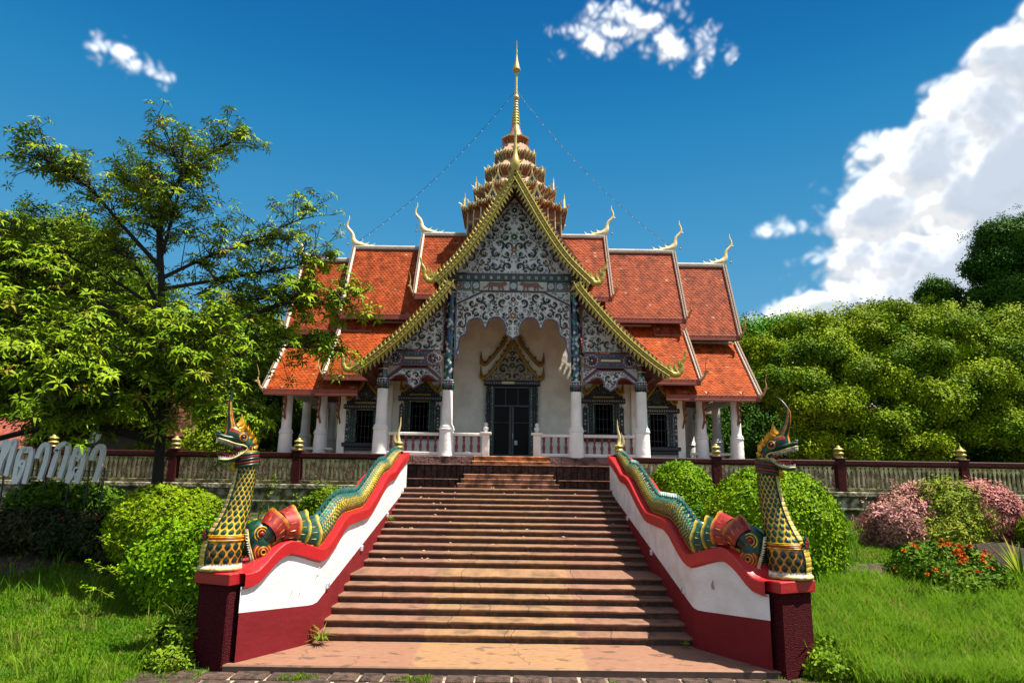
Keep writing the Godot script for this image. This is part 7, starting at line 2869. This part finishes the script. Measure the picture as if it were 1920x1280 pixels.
func make_shrubs() -> void:
	var tiny := clump(15, 0.07, 0.060, 0.034, 8, mats.leaf)
	var small := clump(15, 0.11, 0.085, 0.040, 9, mats.leaf)
	var mid := clump(15, 0.15, 0.12, 0.05, 10, mats.leaf)
	var H1 := Color(0.068, 0.162, 0.0027)
	var H2 := Color(0.155, 0.257, 0.0045)
	bush("topiary_bush", "largest clipped round bush, directly behind the right serpent's neck", "bush", "clipped bushes right of the stairs", [[P(5.98, 1.78, 15.9), Vector3(1.46, 1.32, 1.25)], [P(6.0, 1.15, 15.85), Vector3(1.42, 0.95, 1.2)]], 6200, H1, H2, 1.0, 301, small, 0.93, 0.08, 0.05)
	bush("topiary_bush", "smaller clipped round bush between the right stair wall and the largest one", "bush", "clipped bushes right of the stairs", [[P(4.52, 2.42, 18.3), Vector3(0.82, 0.84, 0.8)], [P(4.55, 1.9, 18.2), Vector3(0.84, 0.7, 0.8)]], 2600, H1, H2, 1.0, 302, small, 0.93, 0.08, 0.05)
	bush("shrub", "low dark green shrub tucked against the right stair wall", "shrub", "", [[P(4.75, 1.55, 16.9), Vector3(0.55, 0.65, 0.5)]], 1100, Color(0.027, 0.095, 0.0036), Color(0.068, 0.149, 0.0045), 1.0, 303, small)
	bush("hedge", "clipped flat-topped hedge left of the left serpent's neck", "hedge", "", [[P(-7.05, 1.72, 14.3), Vector3(0.95, 0.80, 0.7)], [P(-6.4, 1.68, 14.3), Vector3(0.70, 0.76, 0.6)]], 3600, Color(0.074, 0.149, 0.0027), Color(0.169, 0.236, 0.0054), 1.0, 304, small, 0.93, 0.1, 0.06)
	# unclipped bright bush with long shoots
	var b := bush("leafy_bush", "bright lime green loose bush with long shoots beside the left pedestal", "bush", "", [[P(-6.3, 1.02, 13.7), Vector3(0.85, 0.62, 0.7)], [P(-5.5, 1.05, 13.5), Vector3(0.75, 0.8, 0.6)], [P(-6.45, 1.42, 13.9), Vector3(0.7, 0.5, 0.55)], [P(-6.0, 0.72, 13.5), Vector3(0.8, 0.5, 0.5)]], 4600, Color(0.068, 0.169, 0.0027), Color(0.149, 0.270, 0.0054), 1.0, 305, small, 0.8, 0.3, 0.16)
	var rng := RandomNumberGenerator.new()
	rng.seed = 33
	var sm := MB.new()
	sm.col = Color(0.135, 0.162, 0.0135)
	var xs := []
	var cs := PackedColorArray()
	var shoots := [[-6.9, 1.3, 13.2, -0.55, 0.35], [-6.9, 1.6, 13.4, -0.5, 0.75], [-6.7, 1.7, 13.4, -0.2, 1.0], [-6.9, 1.0, 13.0, -0.8, 0.15], [-6.4, 1.7, 13.4, 0.15, 0.9], [-5.4, 1.6, 12.9, 0.2, 0.8], [-6.95, 0.9, 13.0, -0.7, 0.4], [-5.9, 1.5, 13.0, -0.1, 0.8], [-6.2, 1.6, 13.1, 0.1, 0.7], [-7.0, 0.6, 12.9, -0.6, 0.25]]
	for q in shoots:
		var o := P(q[0], q[1], q[2])
		var d := Vector3(q[3], q[4], rng.randf_range(-0.2, 0.3)).normalized()
		var ln := rng.randf_range(0.5, 0.85)
		var p := smooth_path(PackedVector3Array([o, o + d * ln * 0.5 + Vector3(0, 0.04, 0), o + d * ln + Vector3(0, -0.02, 0)]), 4)
		sm.tube(p, taper(p.size(), 0.010, 0.004), 4, 1.0, false)
		for i in 11:
			var at := p[mini(int(i / 11.0 * 8.0) + 1, p.size() - 1)] + Vector3(rng.randfn(), rng.randfn(), rng.randfn()) * 0.03
			xs.append(Transform3D(up_basis((Vector3.UP + d * 0.5 + Vector3(rng.randfn(), 0, rng.randfn()) * 0.4).normalized(), rng.randf() * TAU, rng.randf_range(0.6, 1.0)), at))
			cs.append(Color(0.101, 0.230, 0.0036).lerp(Color(0.203, 0.311, 0.0067), rng.randf()))
	part(b, "shoot", sm, mats.leaf)
	kind(many(b, "shoot_leaves", clump(7, 0.06, 0.075, 0.036, 18, mats.leaf), xs, cs), "stuff")
	bush("shrub", "low yellow-green clipped shrub behind the left serpent's collars", "shrub", "", [[P(-4.95, 1.32, 15.9), Vector3(0.75, 0.5, 0.6)], [P(-5.7, 1.30, 16.0), Vector3(0.6, 0.48, 0.6)], [P(-4.45, 1.20, 15.7), Vector3(0.5, 0.42, 0.5)]], 2500, Color(0.121, 0.203, 0.0027), Color(0.257, 0.297, 0.0054), 1.0, 306, tiny)
	bush("shrub", "dark round shrub with pale tips beside the left serpent's back", "shrub", "", [[P(-4.52, 1.75, 17.6), Vector3(0.62, 0.72, 0.6)]], 1500, Color(0.041, 0.095, 0.0036), Color(0.135, 0.189, 0.0054), 1.0, 307, small, 0.86, 0.2, 0.12)
	# sprigs growing before the left balustrade
	var wv := MB.new()
	wv.col = Color(0.121, 0.135, 0.0135)
	xs = []
	cs = PackedColorArray()
	for q in [[-6.0, 1.9, 17.0, 0.9], [-5.7, 1.8, 17.2, 1.0], [-7.6, 1.9, 16.9, 1.1], [-5.35, 1.7, 17.0, 0.6], [-4.5, 2.1, 18.0, 0.6]]:
		var o := P(q[0], q[1], q[2])
		var p := smooth_path(PackedVector3Array([o - Vector3(0, 0.8, 0), o, o + Vector3(0.12, q[3] * 0.5, 0), o + Vector3(0.35 * signf(rng.randfn()), q[3], 0)]), 4)
		wv.tube(p, taper(p.size(), 0.012, 0.004), 4, 1.0, false)
		for i in 22:
			var at := p[4 + rng.randi() % (p.size() - 4)] + Vector3(rng.randfn(), rng.randfn(), rng.randfn()) * 0.07
			xs.append(Transform3D(up_basis(Vector3(rng.randfn() * 0.5, 1, rng.randfn() * 0.5).normalized(), rng.randf() * TAU, rng.randf_range(0.5, 0.9)), at))
			cs.append(Color(0.095, 0.189, 0.0090).lerp(Color(0.189, 0.270, 0.0135), rng.randf()))
	var wt := thing("wild_sprigs", "thin wild shoots growing up in front of the left balustrade", "plant", P(-6.0, 1.2, 17.0))
	part(wt, "stem", wv, mats.leaf)
	kind(many(wt, "leaves", clump(6, 0.06, 0.08, 0.04, 19, mats.leaf), xs, cs), "stuff")
	# pink and green croton shrubs
	bush("pink_shrub", "dusty pink shrub nearest the largest topiary bush", "shrub", "pink leaved shrubs before the right balustrade", [[P(10.1, 1.72, 18.2), Vector3(0.78, 0.66, 0.7)], [P(10.65, 1.98, 18.4), Vector3(0.72, 0.70, 0.7)]], 2600, Color(0.13, 0.085, 0.035), Color(0.46, 0.21, 0.20), 1.0, 308, small, 0.62, 0.42, 0.34)
	bush("green_shrub", "green and cream shrub between the two pink shrubs", "shrub", "", [[P(11.35, 1.95, 18.2), Vector3(0.85, 0.88, 0.8)], [P(11.0, 1.5, 17.9), Vector3(0.8, 0.55, 0.7)]], 2200, Color(0.068, 0.135, 0.0067), Color(0.230, 0.257, 0.0270), 1.0, 309, small, 0.62, 0.42, 0.34)
	bush("pink_shrub", "rose pink shrub with yellow top before the right-hand balustrade post", "shrub", "pink leaved shrubs before the right balustrade", [[P(12.3, 2.05, 18.6), Vector3(0.78, 0.72, 0.7)], [P(12.8, 2.0, 18.8), Vector3(0.70, 0.74, 0.7)], [P(12.2, 2.45, 18.9), Vector3(0.5, 0.42, 0.5)]], 2600, Color(0.13, 0.080, 0.030), Color(0.48, 0.19, 0.19), 1.0, 310, small, 0.62, 0.42, 0.34)
	# orange flowered shrub
	var fs := bush("flower_shrub", "low dark shrub covered with orange flower heads", "shrub", "", [[P(8.85, 1.0, 14.9), Vector3(0.7, 0.55, 0.6)], [P(9.55, 0.95, 14.9), Vector3(0.6, 0.5, 0.55)], [P(9.3, 0.65, 14.5), Vector3(0.9, 0.45, 0.55)]], 2600, Color(0.024, 0.074, 0.0045), Color(0.081, 0.149, 0.0081), 1.0, 311, small, 0.68, 0.42, 0.3)
	for i in 44:
		var l := [[8.85, 1.02, 14.9, 0.80, 0.68], [9.5, 0.98, 14.9, 0.70, 0.62]][i % 2] as Array
		var a := rng.randf_range(-PI, PI)
		var e := rng.randf_range(0.0, 1.3)
		var c := P(l[0] + cos(a) * cos(e) * l[3], l[1] + sin(e) * l[4], l[2] - absf(sin(a)) * cos(e) * 0.68)
		var fb := MB.new()
		var k := rng.randf_range(0.7, 1.15)
		fb.col = Color(0.44 * k, 0.095 * k, 0.014)
		for j in 14:
			var d := Vector3(rng.randfn(), absf(rng.randfn()) * 0.8 + 0.1, rng.randfn()).normalized()
			fb.leaf(c + d * 0.02, (d + Vector3(rng.randfn(), rng.randfn(), rng.randfn()) * 0.4).normalized(), Vector3.UP if absf(d.y) < 0.9 else Vector3.RIGHT, 0.06, 0.04, 0.008)
		part(fs, "flower_head", fb, mats.petal)
	# red flowers in the shaded bed on the left
	var bed := bush("flower_bed", "dark shaded flower bed with a few red blooms under the letters", "flower bed", "", [[P(-9.6, 1.35, 16.6), Vector3(1.5, 0.42, 0.9)], [P(-11.4, 1.4, 17.0), Vector3(1.4, 0.45, 0.9)], [P(-8.4, 1.2, 16.2), Vector3(1.0, 0.45, 0.8)]], 2600, Color(0.016, 0.035, 0.010), Color(0.05, 0.05, 0.015), 1.1, 312, mid, 0.7, 0.3, 0.2)
	bush("shrub", "dark green shrub under the silver letters", "shrub", "", [[P(-12.2, 1.9, 18.6), Vector3(0.9, 0.55, 0.6)], [P(-11.2, 1.9, 18.8), Vector3(0.9, 0.5, 0.6)]], 1500, Color(0.027, 0.081, 0.0045), Color(0.081, 0.149, 0.0090), 1.2, 313, mid, 0.7, 0.3, 0.2)
	for q in [[-8.2, 1.62, 15.7], [-8.0, 1.45, 15.5], [-8.7, 1.7, 15.9], [-9.3, 1.75, 16.0], [-7.9, 1.25, 15.3], [-10.1, 1.75, 16.0]]:
		var fb := MB.new()
		fb.col = Color(0.45, 0.04, 0.015)
		for j in 12:
			var d := Vector3(rng.randfn(), absf(rng.randfn()), rng.randfn()).normalized()
			fb.leaf(P(q[0], q[1], q[2]) + d * 0.02, d, Vector3.UP if absf(d.y) < 0.9 else Vector3.RIGHT, 0.06, 0.04, 0.008)
		part(bed, "red_bloom", fb, mats.petal)
	# strap-leaved plant at the right edge
	var sp := thing("strap_leaf_plant", "spiky plant with long yellow-edged strap leaves at the right edge", "plant", P(11.0, ground_y(11.0, 15.2), 15.2))
	for i in 60:
		var lf := MB.new()
		var a := rng.randf() * TAU
		var e := rng.randf_range(0.15, 1.35)
		var ln := rng.randf_range(0.8, 1.35)
		var d := Vector3(cos(a) * cos(e), sin(e), sin(a) * cos(e))
		var h := Vector3(cos(a), 0, sin(a))
		var sd := Vector3(-sin(a), 0, cos(a))
		var o := sp.position + Vector3(0, 0.18, 0)
		lf.col = [Color(0.068, 0.149, 0.0090), Color(0.108, 0.189, 0.0090), Color(0.26, 0.24, 0.03), Color(0.162, 0.216, 0.0135)][i % 4]
		var pv3 := []
		for j in 7:
			var q := j / 6.0
			pv3.append([o + d * ln * q + Vector3.DOWN * ln * 0.42 * q * q * cos(e) , 0.026 * (1.0 - pow(q, 2.2)) + 0.002])
		for j in 6:
			var up2 := Vector3(0, 0.012, 0)
			lf.quad(pv3[j][0] - sd * pv3[j][1], pv3[j][0] - up2, pv3[j + 1][0] - up2, pv3[j + 1][0] - sd * pv3[j + 1][1])
			lf.quad(pv3[j][0] - up2, pv3[j][0] + sd * pv3[j][1], pv3[j + 1][0] + sd * pv3[j + 1][1], pv3[j + 1][0] - up2)
		part(sp, "leaf", lf, mats.leaf)
	bush("leafy_bush", "pale leafy bush at the far right behind the strap-leaved plant", "bush", "", [[P(13.6, 1.6, 17.6), Vector3(0.7, 0.6, 0.6)]], 1100, Color(0.081, 0.162, 0.0045), Color(0.176, 0.243, 0.0090), 1.1, 314, small, 0.8, 0.25, 0.12)
	bush("weed_clump", "straggling green weeds at the foot of the right pedestal", "weeds", "", [[P(4.9, 0.05, 11.05), Vector3(0.30, 0.20, 0.22)], [P(5.05, 0.2, 11.35), Vector3(0.22, 0.25, 0.25)]], 330, Color(0.047, 0.115, 0.0054), Color(0.121, 0.203, 0.0090), 0.8, 315, small, 0.5, 0.6, 0.3)
	bush("weed_clump", "pale seeding weeds at the foot of the left pedestal", "weeds", "", [[P(-5.1, 0.25, 11.5), Vector3(0.4, 0.4, 0.35)], [P(-5.05, 0.0, 11.1), Vector3(0.35, 0.22, 0.3)]], 550, Color(0.041, 0.108, 0.0054), Color(0.135, 0.203, 0.0135), 0.8, 316, small, 0.5, 0.6, 0.3)
	# weeds in the stair corners
	for q in [[-3.12, 0.02, 12.42, "grassy weed with broad leaves in the lower left corner of the stairs", 1.0], [-2.98, 1.72, 18.0, "small weed sprouting beside the upper steps on the left", 0.45], [3.1, 0.02, 12.5, "tiny dark weed in the lower right corner of the stairs", 0.35]]:
		var o := P(q[0], q[1], q[2])
		var w := thing("corner_weed", q[3], "weed", o, "weeds in the stair corners")
		var wb := MB.new()
		for i in int(26 * q[4]) + 6:
			var a := rng.randf() * TAU
			var e := rng.randf_range(0.4, 1.2)
			var d := Vector3(cos(a) * cos(e), sin(e), sin(a) * cos(e))
			wb.col = Color(0.162, 0.230, 0.0090).lerp(Color(0.25, 0.24, 0.05), rng.randf())
			leaf_quad(wb, o, d, Vector3(-cos(a) * sin(e), cos(e), -sin(a) * sin(e)), rng.randf_range(0.25, 0.5) * q[4], 0.022, 0.35)
		part(w, "blades", wb, mats.grass_blade)
		var wl := MB.new()
		for i in 9:
			var a := rng.randf() * TAU
			wl.col = Color(0.081, 0.189, 0.0135)
			wl.leaf(o + Vector3(0, 0.05, 0.06), Vector3(cos(a), 0.4, sin(a)).normalized(), Vector3.UP, 0.14 * q[4] + 0.02, 0.07 * q[4], 0.01)
		part(w, "leaves", wl, mats.leaf)


func make_grass() -> void:
	var rng := RandomNumberGenerator.new()
	rng.seed = 60
	var blades := func(k: int, h: float, w: float, spread: float, sd: int) -> ArrayMesh:
		var r := RandomNumberGenerator.new()
		r.seed = sd
		var mb := MB.new()
		for i in k:
			var a := r.randf() * TAU
			var o := Vector3(r.randfn(), 0, r.randfn()) * spread
			var ln := h * r.randf_range(0.6, 1.2)
			var lean := r.randf_range(0.1, 0.6)
			var dr := Vector3(cos(a), 0, sin(a))
			var sd2 := Vector3(-sin(a), 0, cos(a)) * w * 0.5
			var m := o + Vector3.UP * ln * 0.55 + dr * ln * lean * 0.3
			var tip := o + Vector3.UP * ln * (1.0 - lean * 0.25) + dr * ln * lean
			var g := r.randf_range(0.8, 1.25)
			mb.col = Color(g, g, g)
			mb.tri(o - sd2, o + sd2, m + sd2 * 0.8)
			mb.tri(o - sd2, m + sd2 * 0.8, m - sd2 * 0.8)
			mb.tri(m - sd2 * 0.8, m + sd2 * 0.8, tip)
		return mb.mesh(Vector3(), mats.grass_blade)
	var tall: ArrayMesh = blades.call(10, 0.42, 0.018, 0.07, 1)
	var low: ArrayMesh = blades.call(10, 0.10, 0.016, 0.06, 2)
	for s in [-1, 1]:
		var xt := []; var ct := PackedColorArray()
		var xl := []; var cl := PackedColorArray()
		var n := 0
		while n < 30000:
			n += 1
			var d := lerpf(10.2, 20.6, pow(rng.randf(), 1.7))
			var w := wall_x(clampf(d, 11.02, 21.0)) + (0.62 if d > 12.2 else 0.75) + pow(rng.randf(), 1.15) * 10.0
			if d < 11.05 and w < 5.2 + rng.randf() * 0.5:
				continue
			var soil := 0.0
			if s < 0:
				soil = smoothstep(0.0, 1.0, (d - 14.8 + noise_a.get_noise_2d(w * 0.5, d * 0.5) * 1.2) / 0.9) * smoothstep(6.2, 7.4, w)
			else:
				soil = smoothstep(1.3, 0.7, Vector2((w - 8.9) / 1.5, (d - 16.2) / 0.45).length() + noise_b.get_noise_2d(w, d) * 0.4)
				soil = maxf(soil, smoothstep(1.3, 0.7, Vector2((w - 12.6) / 2.0, (d - 17.6) / 1.5).length() + noise_b.get_noise_2d(w, d) * 0.4))
			if rng.randf() < soil * 0.97:
				continue
			var y := ground_y(s * w, d) if d > 11.0 else -0.13
			var o := P(s * w, y - 0.01, d)
			var q := noise_b.get_noise_2d(w * 0.8 + 30.0 * s, d * 0.8)
			var c := Color(0.070, 0.190, 0.008).lerp(Color(0.160, 0.285, 0.014), clampf(0.5 + q * 0.9 + rng.randfn() * 0.2, 0, 1))
			if rng.randf() < 0.10 + clampf(noise_a.get_noise_2d(w * 0.9 + 50.0, d * 0.9), 0, 0.5):
				c = c.lerp(Color(0.24, 0.22, 0.06), rng.randf_range(0.2, 0.75))
			var is_tall = s > 0 and q > -0.25 and d < 15.2 or rng.randf() < 0.012
			var tr := Transform3D(up_basis(Vector3(rng.randfn() * 0.12, 1, rng.randfn() * 0.12).normalized(), rng.randf() * TAU, rng.randf_range(0.7, 1.25)), o)
			if is_tall:
				xt.append(tr); ct.append(c)
			else:
				xl.append(tr); cl.append(c)
		kind(many(self, "tall_grass" if s > 0 else "grass", tall, xt, ct), "stuff")
		kind(many(self, "short_grass", low, xl, cl), "stuff")
	# tufts between the paving blocks
	var xs := []; var cs := PackedColorArray()
	for q in [[-2.95, 10.68, 0.16, 30], [-1.25, 10.72, 0.12, 34], [-4.9, 10.75, 0.3, 40], [1.6, 10.6, 0.05, 4], [4.7, 10.75, 0.4, 40]]:
		for i in q[3]:
			xs.append(Transform3D(up_basis(Vector3.UP, rng.randf() * TAU, rng.randf_range(0.4, 0.8)), P(q[0] + rng.randfn() * q[2], -0.09, q[1] + rng.randfn() * q[2] * 0.5)))
			cs.append(Color(0.068, 0.176, 0.0036).lerp(Color(0.149, 0.243, 0.0067), rng.randf()))
	kind(many(self, "joint_grass", low, xs, cs), "stuff")
	# litter of dry leaves on the shaded bare soil
	xs = []; cs = PackedColorArray()
	for i in 900:
		var w := rng.randf_range(7.0, 14.0)
		var d := rng.randf_range(14.8, 17.2)
		if i > 700:
			w = rng.randf_range(10.5, 14.0)
			d = rng.randf_range(16.4, 19.0)
		var s := -1.0 if i <= 700 else 1.0
		var k := rng.randf_range(0.6, 1.6)
		xs.append(Transform3D(up_basis(Vector3(rng.randfn() * 0.3, 1, rng.randfn() * 0.3).normalized(), rng.randf() * TAU, rng.randf_range(0.7, 1.4)), P(s * w, ground_y(s * w, d) + 0.02, d)))
		cs.append(Color(0.16 * k, 0.09 * k, 0.05 * k))
	kind(many(self, "leaf_litter", clump(2, 0.08, 0.09, 0.04, 23, mats.soft_leaf), xs, cs), "stuff")
